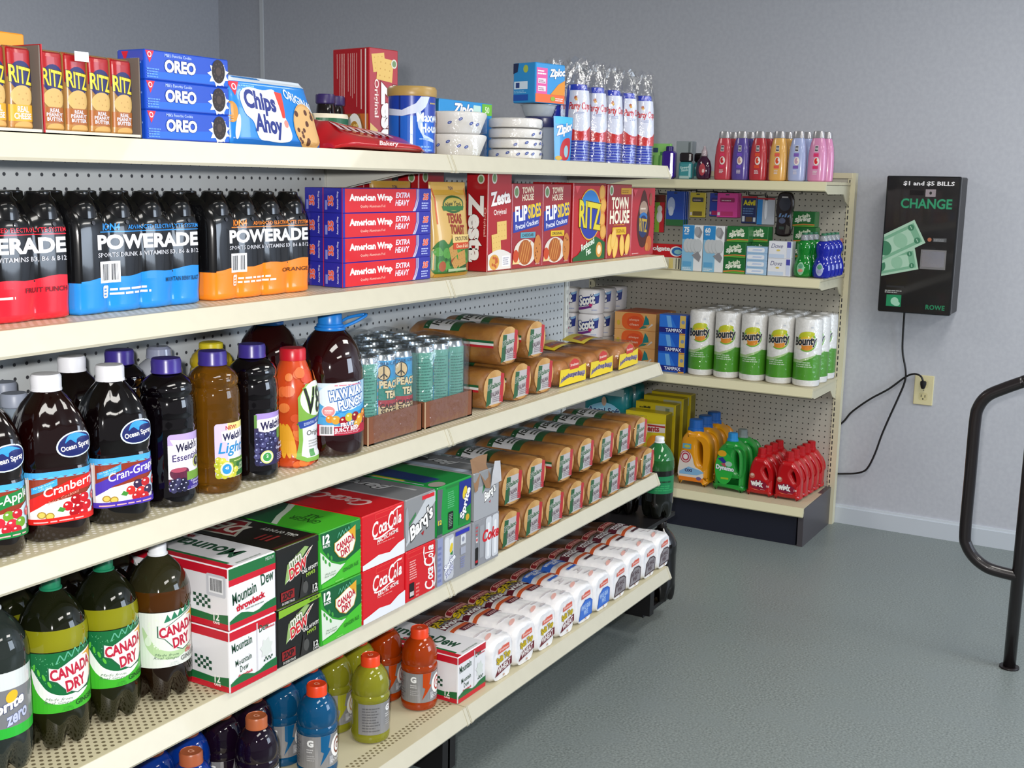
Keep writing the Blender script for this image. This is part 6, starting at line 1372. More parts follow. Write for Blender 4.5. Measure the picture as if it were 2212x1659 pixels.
# ------------------------------------------------------------------ far run, top shelf
W1, W2, W3, W4 = W
def shampoo(colr, lab, band, pic):
    t = thing('shampoo_bottle', '', 'shampoo bottle', 'shampoo bottles on the far top shelf'); S3 = lambda a: 1 / ((abs(math.sin(a)) / 1.0) ** 2.6 + (abs(math.cos(a)) / .62) ** 2.6) ** (1 / 2.6)
    pr = [(.031, 0), (.0355, .004), (.037, .02), (.0375, .06), (.0365, .10), (.033, .135), (.028, .158), (.0235, .172)]
    b = B(); b.lathe(pr, P(colr, .22, coat=.4), 36, shape=S3); b.obj('bottle', t)
    b = B(); b.lathe([(.0225, .172), (.024, .1735), (.0225, .192), (.0205, .199), (.016, .2005)], P('#b4b2b4', .25, metal=.6), 32, shape=S3); b.obj('cap', t)
    b = B(); q = D(b, Surf(cyl(.037, prof=interp(pr), shape=S3).fn, .005, .012))
    q.rect(-.012, .118, .012, .142, WHITE); q.rect(-.0105, .120, .0105, .1405, P('#5a5660')); q.text('VO5', 0, .130, .017, .008, WHITE, .03); q.rect(-.016, .098, .016, .112, P(band)); q.ell(.004, .08, .017, .017, P('#eadfd8')); q.ell(.002, .081, .011, .012, P(pic)); q.ell(.012, .085, .006, .006, P('#f0e4da')); q.rect(-.016, .05, .016, .062, P(band)); q.lines(-.014, .028, .014, .045, 3, P('#e4d8dc'))
    b.obj('label', t); return t
SHC = [('#c23f4c', '#d8325a', '#c8202a', 'coral red'), ('#5a4a98', '#6a4ab8', '#c89a8a', 'purple'), ('#b8343c', '#d84a2a', '#d8401e', 'deep red'), ('#e2ac5a', '#e05a4a', '#d84a1e', 'golden yellow'), ('#a9b4dc', '#7a5ab0', '#c09ab0', 'pale blue'), ('#d78cb4', '#d8326a', '#d8202a', 'pink')]
for k, (c, bd, pc_, nm) in enumerate(SHC):
    s_ = shampoo(c, '', bd, pc_); y = (-.010, -.086, -.163, -.247, -.327, -.408)[k]
    put(s_, 2.60, y, W1, RZ, '%s shampoo bottle with silver cap in the front row' % nm)
    put(copy_tree(s_), 2.665, y - .012, W1, RZ, '%s shampoo bottle in the second row' % nm)
    if k in (0, 2): put(copy_tree(s_), 2.73, y - .02, W1, RZ, '%s shampoo bottle in the third row' % nm)
t = thing('lotion_bottle', 'dark purple oval soap bottle with clear cap left of the shampoos', 'bottle'); SO = lambda a: 1 / ((abs(math.sin(a))) ** 2 + (abs(math.cos(a)) / .6) ** 2) ** .5
b = B(); b.lathe([(.022, 0), (.03, .006), (.034, .03), (.033, .055), (.027, .078), (.016, .092), (.012, .098)], P('#3a1030', .1, coat=.6), 32, shape=SO); b.obj('bottle', t)
b = B(); b.lathe([(.011, .097), (.013, .099), (.012, .118), (.006, .13), (.004, .14)], P('#b6a6ac', .1, coat=.5), 20); b.obj('pump_cap', t)
b = B(); q = D(b, Surf(cyl(.033, prof=interp([(.03, .006), (.034, .03), (.033, .055), (.027, .078)]), shape=SO).fn, .005, .01)); q.ell(0, .042, .022, .026, P('#b0404a')); q.ell(.008, .036, .008, .008, P('#e8c8c0')); b.obj('label', t); put(t, 2.60, .077, W1, RZ)
t = thing('deodorant', 'teal deodorant stick with a dark cap on the far top shelf', 'deodorant')
b = B(); b.rbox(.062, .03, .072, P('#3f8f94', .3, coat=.4), .012); q = D(b, front(.03)); q.text('Speed\nStick', 0, .044, .04, .022, P('#b8d8d4'), .03, rot=.1); q.rect(-.022, .002, .022, .014, P('#a9c4c0')); b.obj('stick', t)
b = B(); b.rbox(.058, .028, .04, P('#1d1418', .25, coat=.4), .011, z0=.072); b.obj('cap', t); put(t, 2.60, .158, W1, RZ)
o = copy_tree(t); put(o, 2.66, .115, W1, RZ, 'second deodorant stick behind the teal one')
t = thing('mouthwash_bottle', 'violet plastic bottle half hidden by the shelf end', 'bottle'); b = B(); b.rbox(.058, .05, .118, P('#3a1c8a', .15, coat=.5), .014); b.obj('bottle', t); b = B(); b.lathe([(.016, .118), (.016, .136), (.014, .138)], P('#2a1468', .3), 20); b.obj('cap', t); put(t, 2.60, .236, W1, RZ)
t = thing('razor_pack', 'lime green disposable razor card on the far top shelf', 'razor pack'); b = B(); b.rbox(.098, .018, .150, P('#8fd070', .4), .003); q = D(b, front(.018)); q.rrect(-.035, .112, -.01, .132, .004, P('#2c4a6a')); q.polys([[(-.04 + k * .03, .02), (-.03 + k * .03, .02), (-.026 + k * .03, .1), (-.036 + k * .03, .1)] for k in range(3)], P('#5aa04a')); q.rect(.0, .1, .045, .115, P('#3f8a4a')); b.obj('card', t); put(t, 2.62, .285, W1, RZ)
t = thing('wipes_box', 'grey-blue carton standing behind the razor card', 'box'); b = B(); b.rbox(.075, .05, .165, P('#9aa4aa', .5), .003); q = D(b, front(.05)); q.rect(.02, .09, .03, .16, P('#6a7478')); b.obj('carton', t); put(t, 2.76, .225, W1, RZ)
t = thing('soap_carton', 'yellow carton seen just under the end of the long top shelf', 'box'); b = B(); b.rbox(.09, .05, .05, P('#e0b83a', .4), .003); b.obj('carton', t); put(t, 2.60, .395, W1, RZ)
# ------------------------------------------------------------------ far run, second shelf
def bulb_box(n):
    b = B(); w, d, h = .092, .06, .196; b.rbox(w, d, h, P('#e6e8ea', .35, coat=.2), .002); q = D(b, front(d)); U = P('#2f8acb', .35)
    q.rect(-w / 2, .0, .008, h - .001, P('#86bcdc')); q.rect(-w / 2, .135, .006, h - .001, U); q.text(n, -.028, .176, .024, .022, WHITE, .04); q.text('WATT', -.028, .158, .02, .008, WHITE, .03)
    for k in range(4): q.ell(-.022 + k * .016, .108, .019, .03, P('#aeb3b6')); q.ell(-.022 + k * .016, .110, .0175, .028, P('#c3c7c9'))
    q.poly([(.0, .068), (.028, .085), (.042, .062), (.034, .04), (.012, .056)], P('#8b8a8e')); q.poly([(.01, .178), (.03, .19), (.044, .168), (.034, .14), (.016, .15)], P('#8b8a8e')); q.ell(.02, .17, .012, .02, P('#a2a2a6')); q.rect(-.04, .02, .0, .04, P('#5fa4d0')); q.lines(-.04, .004, .0, .016, 2, P('#e8f0f4'))
    return b.obj('light_bulb_carton')
for n, y in (('75', .103), ('60', .007)):
    o = bulb_box(n); put(o, 2.605, y, W2, RZ); tag(o, 'tall blue and white light bulb carton marked %s, %s of the pair' % (n, 'left' if n == '75' else 'right'), 'light bulb carton')
def soap_box():
    b = B(); w, d, h = .096, .062, .0655; G = P('#1c6a30', .35, coat=.2); b.rbox(w, d, h, G, .002); q = D(b, front(d)); q.text('Irish', .0, .046, .05, .017, P('#d8e2c8'), .05, rot=.12, skew=.1); q.text('Spring', -.004, .030, .072, .022, P('#e8eedc'), .06, rot=.12, shear=.2); q.poly([(-.047, .004), (.0, .010), (.047, .008), (.047, .013), (.0, .014), (-.047, .009)], P('#d8803a')); q.poly([(-.047, .001), (.047, .001), (.047, .007), (0, .009), (-.047, .004)], P('#5aa03a')); return b.obj('soap_carton')
sx = soap_box()
for k, (x, y, z, lb) in enumerate(((2.606, -.089, 0, 'bottom green soap carton of the front stack'), (2.606, -.089, .066, 'middle green soap carton of the front stack'), (2.606, -.098, .132, 'top green soap carton of the front stack'), (2.672, -.16, 0, 'green soap carton at the bottom behind the pale blue cartons'), (2.672, -.16, .066, 'green soap carton in the middle behind the pale blue cartons'), (2.672, -.16, .132, 'green soap carton on top behind the pale blue cartons'), (2.80, -.325, 0, 'green soap carton lowest behind the green dish soap'), (2.80, -.325, .066, 'green soap carton second behind the green dish soap'), (2.80, -.325, .132, 'green soap carton third behind the green dish soap'), (2.80, -.318, .198, 'green soap carton on top above the green dish soap'))):
    o = sx if k == 0 else copy_tree(sx); put(o, x, y, W2 + z, RZ); tag(o, lb, 'soap carton', 'green soap cartons')
def white_soap():
    b = B(); w, d, h = .090, .06, .0292; b.rbox(w, d, h, P('#9fc0de', .35, coat=.2), .002); q = D(b, front(d)); q.rrect(-.040, .006, .034, .024, .006, P('#e6eaf2')); q.poly([(-.02, .012), (.02, .012), (.026, .018), (-.014, .018)], P('#b9cbe8')); return b.obj('soap_carton')
ws = white_soap()
for k in range(4):
    o = ws if k == 0 else copy_tree(ws); put(o, 2.603, -.185, W2 + k * .0294, RZ); tag(o, '%s pale blue soap carton of the stack of four' % ('bottom', 'second', 'third', 'top')[k], 'soap carton', 'pale blue soap cartons')
def dove():
    b = B(); w, d, h = .096, .06, .0715; b.rbox(w, d, h, P('#e4e6ec', .35, coat=.2), .002); q = D(b, front(d)); q.text('Dove', -.012, .052, .05, .018, P('#5a5a86'), .0, shear=.3); q.ell(-.006, .034, .008, .004, P('#d8c46a')); q.rect(.03, .046, .047, .07, P('#4a4aa8')); q.rect(.03, .004, .047, .046, P('#c9d2ea')); q.rect(-.046, .003, .02, .018, P('#c4d4ea')); return b.obj('soap_carton')
dv = dove()
for k in range(2):
    o = dv if k == 0 else copy_tree(dv); put(o, 2.603, -.283, W2 + k * .072, RZ); tag(o, '%s white soap carton with grey-blue script' % ('lower', 'upper')[k], 'soap carton', 'white soap cartons')
def dish_soap(c, lab):
    t = thing('dish_soap', '', 'dish soap', 'dish soap bottles'); pr = [(.028, 0), (.036, .006), (.040, .025), (.0395, .045), (.033, .068), (.026, .082), (.025, .09), (.029, .108), (.031, .122), (.028, .138), (.02, .148), (.013, .152)]; SO2 = lambda a: 1 / ((abs(math.sin(a))) ** 2 + (abs(math.cos(a)) / .7) ** 2) ** .5
    b = B(); b.lathe(pr, P(c, .06, coat=.7), 32, shape=SO2); b.obj('bottle', t)
    b = B(); b.lathe([(.015, .150), (.017, .152), (.016, .168), (.011, .174)], P('#8e9298', .2, coat=.4), 24); b.lathe([(.011, .172), (.012, .174), (.011, .182)], P('#2a6a4a', .4), 16); b.obj('cap', t)
    b = B(); q = D(b, Surf(cyl(.039, prof=interp(pr), shape=SO2).fn, .005, .008)); q.ell(-.004, .036, .021, .027, P(lab)); q.ell(-.004, .046, .014, .010, P('#5a9a7a')); q.ell(-.004, .028, .014, .007, P('#d88a7a') if c == '#0d7a26' else P('#9a9ac8')); b.obj('label', t); return t
dg, db = dish_soap('#0d7a26', '#8fc4a0'), dish_soap('#14209a', '#a9b4d8')
for k in range(3): put(dg if k == 0 else copy_tree(dg), 2.60 + k * .06, -.377 - .004 * k, W2, RZ, 'green dish soap bottle, %s from the front' % ('first', 'second', 'third')[k])
for k in range(4): put(db if k == 0 else copy_tree(db), 2.60 + k * .06, -.4555 - .0004 * k, W2 , RZ, 'dark blue dish soap bottle, %s from the front' % ('first', 'second', 'third', 'fourth')[k])
t = thing('toothpaste_carton', 'red toothpaste carton with white lettering on the far second shelf', 'toothpaste'); b = B(); b.rbox(.175, .04, .056, P('#c8161c', .3, coat=.3), .002); q = D(b, front(.04)); q.text('Colgate', -.02, .034, .105, .026, WHITE, .04); q.ell(.062, .026, .03, .022, WHITE); q.ell(.066, .026, .026, .018, P('#2a6ab0')); q.ell(.070, .024, .018, .01, P('#8ac4c8')); b.obj('carton', t); put(t, 2.622, .248, W2 + .052, RZ)
t = thing('toothpaste_carton', 'cream and yellow carton under the red toothpaste', 'toothpaste'); b = B(); b.rbox(.165, .05, .0515, P('#d6d2b8', .4), .002); q = D(b, front(.05)); q.rect(.03, .004, .05, .048, P('#d8c67a')); q.rect(.062, .003, .066, .049, P('#5a5a50')); q.rect(.074, .003, .08, .049, P('#3a3a36')); b.obj('carton', t); put(t, 2.618, .245, W2, RZ)
# hooks and hanging cards
def hook(y, z, lb, L_=.2):
    t = thing('peg_hook', lb, 'peg hook', 'wire peg hooks'); b = B(); b.tube([(2.932, y, z), (2.932, y, z + .012), (2.925, y, z + .014), (2.9 - L_ * .5, y, z + .012), (2.92 - L_, y, z + .014), (2.91 - L_, y, z + .03)], .0022, P('#3a3a3c', .35, metal=.7), 6); b.obj('wire', t); return t
HANG = []
def hang_card(name, cat, lb, w, h, c, y, zt, fn, n=1, x=2.70, rz=0.0, lean=0.0):
    b = B(); b.rbox(w, .008, h, P(c, .35, coat=.2), .002); q = D(b, front(.008)); q.rect(-.008, h - .010, .008, h - .005, P('#3a3c40')); fn(q, w, h)
    o0 = b.obj(name)
    for k in range(n):
        o = o0 if k == 0 else copy_tree(o0); put(o, x + k * .022, y, zt - h, RZ + rz); tag(o, lb if n == 1 else '%s, %s from the front' % (lb, ('first', 'second', 'third', 'fourth')[k]), cat, None if n == 1 else 'repeat cards: ' + lb)
def f_kid(q, w, h): q.rect(-w / 2, 0, 0, h * .8, P('#8ab83a')); q.rect(.0, 0, w / 2, h * .82, P('#c4202a')); q.rect(-w / 2, h * .8, w / 2, h, P('#6a2a1c')); q.ell(.0, h * .42, .014, .026, P('#e2e0dc')); q.ell(0, h * .62, .012, .016, P('#e2e0dc'))
def f_blue(q, w, h): q.ell(-w * .22, h * .6, .018, .034, P('#a8b8d8')); q.ell(-w * .22, h * .42, .012, .02, P('#c4cee0')); q.rect(-w / 2, 0, w / 2, h * .18, P('#2f6a3a')); q.lines(.0, h * .4, w * .4, h * .8, 4, P('#2a4ab0'))
def f_pain(c2):
    def f(q, w, h): q.rrect(-w * .36, h * .62, w * .36, h * .80, .004, P('#4a4a50') if c2 == 'y' else P(c2)); q.lines(-w * .28, h * .67, w * .28, h * .75, 1, P('#c8b0b8')); q.rect(-w * .3, h * .06, w * .3, h * .24, P('#6a5a2a') if c2 == 'y' else P('#b82a6a')); q.rect(-w * .46, h * .08, -w * .34, h * .2, P('#d8d0d4'))
    return f
def f_advil(q, w, h): q.text('Advil', 0, h * .76, w * .8, h * .2, P('#d8c81e'), .04); q.rect(-w * .5, h * .93, w * .5, h, P('#a81c2a')); q.lines(-w * .4, h * .34, w * .4, h * .6, 3, P('#5a78a8')); q.rect(-w * .2, h * .06, w * .24, h * .24, P('#5a4630')); q.rect(-w * .44, h * .06, -w * .26, h * .26, P('#c4ccd4')); q.rect(w * .3, h * .06, w * .46, h * .22, P('#c4ccd4'))
def f_pale(q, w, h): q.rect(-w / 2, 0, -w * .2, h * .98, P('#2f80c4')); q.ell(.0, h * .55, .006, .04, P('#dfe4ee')); q.rect(-w / 2, h * .94, w / 2, h, P('#a81c2a'))
hang_card('hanging_toothbrush_card', 'toothbrush', "red and lime children's toothbrush card hanging by the long run's end", .045, .165, '#9a3a24', .312, 1.442, f_kid)
hang_card('hanging_toothbrush_card', 'toothbrush', 'blue toothbrush card hanging on a hook', .085, .15, '#2a4ea8', .235, 1.459, f_blue, 3, 2.69, .0)
hang_card('hanging_medicine_card', 'medicine', 'yellow medicine card hanging on a hook', .072, .107, '#cbb83c', .134, 1.456, f_pain('y'))
hang_card('hanging_medicine_card', 'medicine', 'blue medicine card partly behind the pink one', .058, .1, '#3548b0', .058, 1.455, f_pain('#3a3a8a'), 1, 2.72)
hang_card('hanging_medicine_card', 'medicine', 'pink medicine card hanging on a hook', .088, .104, '#cf3a8e', -.004, 1.457, f_pain('#8a1a52'), 3, 2.69, .12)
hang_card('hanging_medicine_card', 'medicine', 'navy pain reliever card with yellow lettering', .066, .115, '#1c2a5a', -.1, 1.446, f_advil)
hang_card('hanging_medicine_card', 'medicine', 'pale card with a blue left edge beside the navy one', .076, .112, '#b4bac6', -.174, 1.440, f_pale)
b = B(); b.curve([catmull([(-.026, .176), (.0, .184), (.03, .176), (.038, .13), (.03, .09), (.036, .04), (.028, .004), (-.012, 0), (-.034, .012), (-.03, .07), (-.036, .1), (-.034, .14)], 4)], .022, .006, P('#1c1113', .2, coat=.5)); q = D(b, plane((0, -.0112, 0), (1, 0, 0), (0, 0, 1))); q.ell(.002, .135, .025, .03, P('#2b2c38', .15, coat=.8)); q.polys([[(-.022 + k * .012, .078), (-.014 + k * .012, .080), (-.010 + k * .012, .096 - .006 * (k % 2)), (-.018 + k * .012, .094 - .006 * (k % 2))] for k in range(4)], P('#5a78a0')); q.ell(-.006, .064, .014, .012, P('#4a5068')); q.rect(-.012, .16, .014, .165, P('#c8c4c4')); q.rect(-.018, .028, .004, .04, P('#2a3a34')); q.poly([(.008, .01), (.024, .012), (.028, .04), (.012, .05)], P('#4a4640'))
o = b.obj('hanging_shaver_pack'); put(o, 2.70, -.255, 1.283, RZ + .05); tag(o, 'dark brown clamshell shaver pack hanging above the soap', 'shaver pack')
for k, (y, nm) in enumerate(((.312, 'red and lime toothbrush card'), (.235, 'blue toothbrush cards'), (.134, 'yellow medicine card'), (.058, 'blue medicine card'), (-.004, 'pink medicine cards'), (-.1, 'navy medicine card'), (-.174, 'pale blue-edged card'), (-.255, 'shaver pack'))): hook(y, (1.434, 1.451, 1.448, 1.447, 1.449, 1.438, 1.432, 1.458)[k], 'thin wire peg hook carrying the %s' % nm, .24)
t = thing('sponge_pack', 'column of coloured sponges hanging at the right edge of the holed panel', 'sponge pack')
for k, (c, dy) in enumerate((('#c8847a', 0), ('#4a7aa0', .004), ('#c4b43a', -.004), ('#3a8a7a', .003), ('#b8683a', -.003))):
    b = B(); b.rbox(.05, .03, .026, noise_mat('sponge_' + c.strip('#'), c, c, 200, .9, 2, .4), .006, z0=.12 - k * .029, x=dy); b.obj('sponge', t)
put(t, 2.905, -.428, W2 + .005, RZ)
# ------------------------------------------------------------------ far run, third shelf: paper goods
def towel_roll():
    t = thing('paper_towel_roll', '', 'paper towels', 'wrapped paper towel rolls'); r, h = .0558, .283; PW = noise_mat('paper_roll', '#e6e5e1', '#f3f2ef', 90, .7, 3, .1)
    b = B(); b.lathe([(.048, 0), (r - .002, .004), (r, .015), (r, h - .015), (r - .003, h - .003), (.045, h), (.022, h - .001), (.021, h - .02)], PW, 36); b.obj('roll', t)
    b = B(); q = D(b, cyl(r)); G, G2 = P('#4f9a28', .35), P('#7ab83a', .35)
    q.poly([(-.12, .028), (.12, .028), (.12, .128), (.05, .136), (.0, .112), (-.04, .1), (-.07, .105), (-.12, .125)], G); q.poly([(-.12, .11), (-.07, .098), (-.02, .1), (.03, .122), (.06, .142), (.03, .13), (-.02, .112), (-.07, .112), (-.12, .126)], P('#a9c98a')); q.lines(-.035, .082, .035, .108, 3, P('#bcd4b4'))
    q.ell(.006, .188, .042, .041, G2); q.ell(.008, .186, .034, .033, P('#e6c22a')); q.ell(.004, .174, .028, .021, P('#df8a22')); q.poly(catmull([(-.03, .205), (-.02, .224), (.01, .232), (.036, .226), (.03, .212), (.0, .21)], 4), P('#c9ce22')); q.ell(-.026, .165, .012, .010, P('#efe9d8'))
    q.text('Bounty', .0, .187, .10, .046, P('#14161a'), .045, shear=.15, rot=.10, out=WHITE, ow=.03)
    q.rect(.02, .246, .03, .252, P('#d0d4da')); b.obj('label', t)
    b = B(); b.lathe([(r + .0012, .003), (r + .0016, h - .01), (r - .002, h + .004), (.02, h + .001)], film(), 24, cap=False); b.obj('wrapper', t); return t
tr_ = towel_roll(); k = 0
for r_ in range(3):
    for c_ in range(5):
        o = tr_ if k == 0 else copy_tree(tr_); k += 1
        put(o, 2.622 + r_ * .118, (.056, -.062, -.179, -.296, -.412)[c_], W3, RZ + .06, '%s paper towel roll in the %s row' % (('leftmost', 'second from left', 'middle', 'second from right', 'rightmost')[c_], ('front', 'middle', 'back')[r_]))
def blue_box():
    b = B(); w, d, h = .126, .075, .0845; U = P('#1f5cc4', .3, coat=.3); b.rbox(w, d, h, U, .002); q = D(b, front(d)); q.poly([(-.06, .03), (.02, .03), (-.01, .083), (-.06, .083)], P('#2a74d8')); q.poly([(-.02, .03), (.0, .03), (-.01, .08), (-.03, .08)], P('#6aa8e4')); q.rect(.035, .028, w / 2 - .001, h - .001, P('#d8b85a')); q.ell(.05, .055, .008, .008, P('#7f8fae')); q.rect(-w / 2 + .001, .006, w / 2 - .001, .028, P('#1b1f78')); q.text('TAMPAX', .008, .017, .078, .015, P('#dce4f4'), .03); q.rect(.035, .0, w / 2 - .001, .006, P('#d89a3a')); return b.obj('tampon_carton')
bb = blue_box()
for k in range(3):
    o = bb if k == 0 else copy_tree(bb); put(o, 2.622, .182, W3 + k * .0847, RZ); tag(o, '%s blue and yellow carton beside the paper towels' % ('bottom', 'middle', 'top')[k], 'carton', 'blue and yellow cartons')
def orange_box():
    b = B(); w, d, h = .205, .05, .0795; b.rbox(w, d, h, P('#e0a866', .35, coat=.3), .003); q = D(b, front(d)); O = P('#e2622a', .35)
    q.poly(clip(ell(-.01, .04, .075, .075), 1, .0015, True) if False else [p for p in rrect(-.065, .002, .045, .0775, .03)], O); q.poly(ell(.0, .036, .04, .03), P('#d84e22')); q.text('always', -.004, .046, .05, .013, P('#ecb49a'), .02, shear=.2); q.text('clean', -.004, .026, .045, .011, P('#ecb49a'), .02, shear=.2); q.poly([(.04, .024), (.052, .072), (.066, .054), (.072, .03)], P('#1c7f80')); q.poly([(.02, .006), (.05, .012), (.062, .02), (.04, .024)], P('#3a7a68')); q.poly([(.062, .010), (.09, .03), (.084, .036), (.07, .02)], P('#d8d4d0')); q.ell(-.082, .03, .008, .012, P('#cfae3a'))
    q = D(b, top(h, d)); q.rect(-.1, .002, .1, d - .002, P('#d8643a')); return b.obj('sanitary_pad_pack')
ob = orange_box(); k = 0
for d_ in range(4):
    for z_ in range(3):
        o = ob if k == 0 else copy_tree(ob); k += 1; put(o, 2.70 + d_ * .0515, .402 - .004 * d_, W3 + z_ * .08, RZ)
        tag(o, '%s orange pad pack in the %s column' % (('bottom', 'middle', 'top')[z_], ('front', 'second', 'third', 'back')[d_]), 'pad pack', 'orange pad packs')
def tissue_roll():
    t = thing('toilet_roll', '', 'toilet paper', 'wrapped toilet rolls'); b = B(); S5 = sq(3.2); b.lathe([(.046, 0), (.052, .004), (.054, .014), (.054, .098), (.052, .108), (.044, .1125)], P('#e9e6e6', .5, coat=.2), 32, shape=S5); b.obj('roll', t)
    b = B(); q = D(b, Surf(cyl(.054, shape=S5).fn, .005, None)); N_ = P('#26368a', .35); q.poly([(-.055, .028), (.0, .04), (.05, .052), (.054, .094), (.046, .09), (-.02, .076), (-.055, .084)], N_); q.poly([(.02, .078), (.05, .088), (.056, .1), (.03, .092)], P('#8ab4dc')); q.text('Scott', -.004, .064, .078, .046, WHITE, .05, shear=.25, rot=.2, out=P('#1a2462'), ow=.05); q.poly([(-.05, .026), (.02, .04), (.02, .03), (-.02, .02), (-.05, .014)], P('#6a2a7a')); q.ell(.016, .042, .008, .007, P('#c0306a')); q.lines(.02, .018, .048, .026, 1, P('#a8b0d4')); b.obj('label', t); return t
tl = tissue_roll(); k = 0
for c_, y in enumerate((.605, .722)):
    for r_ in range(3):
        for z_ in range(3):
            if c_ == 1 and r_ > 0: continue
            o = tl if k == 0 else copy_tree(tl); k += 1; put(o, 2.636 + r_ * .1135, y - .004 * r_ * (1 - c_), W3 + z_ * .1135, RZ + .08, '%s toilet roll in the %s column' % (('bottom', 'middle', 'top')[z_], ('front', 'second', 'back')[r_] if c_ == 0 else 'leftmost'))
b = B(); b.lathe([(.03, 0), (.034, .004), (.034, .02), (.022, .06), (.012, .09)], P('#6a1016', .25, coat=.4), 24); t = thing('sauce_bottle', 'dark red bottle standing on the toilet rolls in the corner', 'bottle'); b.obj('bottle', t); put(t, 2.80, .735, W3 + .0 + .0, 0)
# ------------------------------------------------------------------ far run, bottom shelf: detergents
def jug(c, outline, hole, depth, cap, capc, neck):
    t = thing('detergent_jug', '', 'detergent'); b = B(); b.curve([catmull(outline, 6), list(reversed(catmull(hole, 5)))], depth, depth * .26, P(c, .28, coat=.4), res=3)
    z0 = min(v[2] for v in b.v); b.v = [(x * .96, y * .93, z - z0) for x, y, z in b.v]; b.obj('jug', t)
    b = B(); cx, z, r, h = cap; b.lathe([(r * .95, z - .006), (r, z), (r * 1.04, z + .004), (r * .97, z + h * .4), (r * .86, z + h * .45), (r * .84, z + h), (r * .7, z + h + .003)], P(capc, .35), 32, cx=cx, mod=lambda a, i: .0006 * math.cos(24 * a)); b.obj('cap', t); return t
YO = [(-.070, .004), (-.074, .02), (-.072, .10), (-.070, .16), (-.064, .195), (-.045, .222), (-.034, .232), (.012, .232), (.03, .222), (.055, .205), (.07, .175), (.075, .12), (.073, .02), (.068, .004)]
YH = [(.020, .165), (.030, .186), (.046, .176), (.052, .15), (.052, .115), (.044, .088), (.034, .092), (.024, .12)]
def yellow_jug():
    t = jug('#dc9410', YO, YH, .104, (-.012, .228, .036, .062), '#1d5ca8', 0); b = B(); q = D(b, plane((0, -.0490, 0), (1, 0, 0), (0, 0, 1)))
    q.poly(catmull([(-.062, .03), (-.063, .12), (-.05, .155), (-.02, .15), (-.004, .13), (.01, .09), (.04, .075), (.05, .06), (.04, .035)], 4), P('#d9d2cc', .4)); q.rect(-.052, .165, -.012, .188, P('#5aa0c0')); q.ell(-.03, .176, .014, .007, P('#b8b84a')); q.ell(-.036, .128, .025, .027, P('#a8283a')); q.ell(-.036, .128, .021, .023, P('#d8c4c4')); q.ell(-.036, .128, .017, .018, P('#b0304a')); q.ell(-.036, .128, .011, .012, P('#e4dcdc')); q.poly([(-.062, .06), (-.02, .085), (.03, .075), (.055, .065), (.02, .05), (-.062, .048)], P('#7fb0d8')); q.text('OXI', -.02, .068, .034, .014, P('#3a3a6a'), .05); q.rect(-.062, .02, .05, .038, P('#de7a1c')); q.ell(.03, .036, .012, .008, P('#6a5a8a')); b.obj('label', t); return t
GO = [(-.068, .004), (-.073, .02), (-.070, .09), (-.066, .14), (-.056, .178), (-.034, .202), (-.022, .214), (.018, .214), (.034, .206), (.058, .186), (.070, .15), (.073, .09), (.073, .02), (.068, .004)]
GH = [(.026, .158), (.036, .176), (.050, .162), (.055, .13), (.054, .095), (.044, .082), (.034, .095), (.026, .125)]
def green_jug(capc):
    t = jug('#1d8f34', GO, GH, .092, (-.004, .212, .025, .04), capc, 0); b = B(); q = D(b, plane((0, -.0434, 0), (1, 0, 0), (0, 0, 1)))
    q.poly(ell(-.022, .10, .042, .072), P('#2aa83e', .35)); q.ell(-.034, .166, .020, .014, P('#d8a01c')); q.poly([(-.054, .142), (-.03, .150), (-.018, .136), (-.004, .12), (-.026, .122)], P('#2a2f8a')); q.poly([(-.04, .12), (-.016, .126), (-.012, .108), (-.026, .11)], P('#b04a5a')); q.ell(-.002, .122, .016, .012, P('#9ac4b0')); q.text('Dynamo', -.018, .100, .082, .026, P('#e9eef0'), .045, rot=.0, skew=-.06, out=P('#5a5a9a'), ow=.03); q.rect(-.035, .052, .0, .060, P('#9ab82a')); b.obj('label', t); return t
RO = [(-.054, .004), (-.058, .015), (-.056, .07), (-.050, .12), (-.038, .152), (-.026, .164), (.012, .164), (.026, .156), (.044, .13), (.056, .095), (.058, .05), (.056, .015), (.052, .004)]
RH = [(.016, .112), (.024, .122), (.032, .114), (.040, .096), (.041, .082), (.035, .08), (.027, .09), (.019, .102)]
def red_jug():
    t = jug('#bb1018', RO, RH, .066, (-.006, .162, .021, .042), '#b01018', 0); b = B(); q = D(b, plane((0, -.0313, 0), (1, 0, 0), (0, 0, 1))); q.poly(ell(-.004, .05, .04, .022, -.1), P('#8a1030')); q.text('wisk', -.012, .056, .056, .028, WHITE, .06, skew=-.08, out=P('#5a1a4a'), ow=.03); q.ell(-.034, .088, .012, .012, P('#b86a5a')); q.ell(-.034, .092, .007, .006, P('#d8b8a8')); q.text('18', .036, .048, .012, .009, P('#e8c8c8'), .03); q.poly([(-.04, .032), (-.02, .026), (.01, .026), (-.02, .030)], P('#d86a4a')); q.lines(.005, .03, .03, .034, 1, P('#d89a9a')); b.obj('label', t); return t
yj = yellow_jug(); gj = green_jug('#2a86c4'); rj = red_jug()
for k in range(3): put(yj if k == 0 else copy_tree(yj), 2.648 + k * .106, .062 - .002 * k, W4, RZ, 'yellow detergent jug with blue cap, %s from the front' % ('first', 'second', 'third')[k])
yj['group'] = 'yellow detergent jugs'
put(gj, 2.64, -.106, W4, RZ, 'green detergent jug with a blue cap at the front'); put(green_jug('#7f8a88'), 2.738, -.116, W4, RZ, 'green detergent jug with a grey cap behind the front one')
k = 0
for c_, y in enumerate((-.247, -.368)):
    for r_ in range(5 if c_ else 4):
        o = rj if k == 0 else copy_tree(rj); k += 1; put(o, 2.628 + r_ * .067, y - .004 * r_, W4, RZ, 'red detergent jug, %s in the %s column' % (('first', 'second', 'third', 'fourth', 'fifth')[r_], ('left', 'right')[c_]))
        o['group'] = 'red detergent jugs'
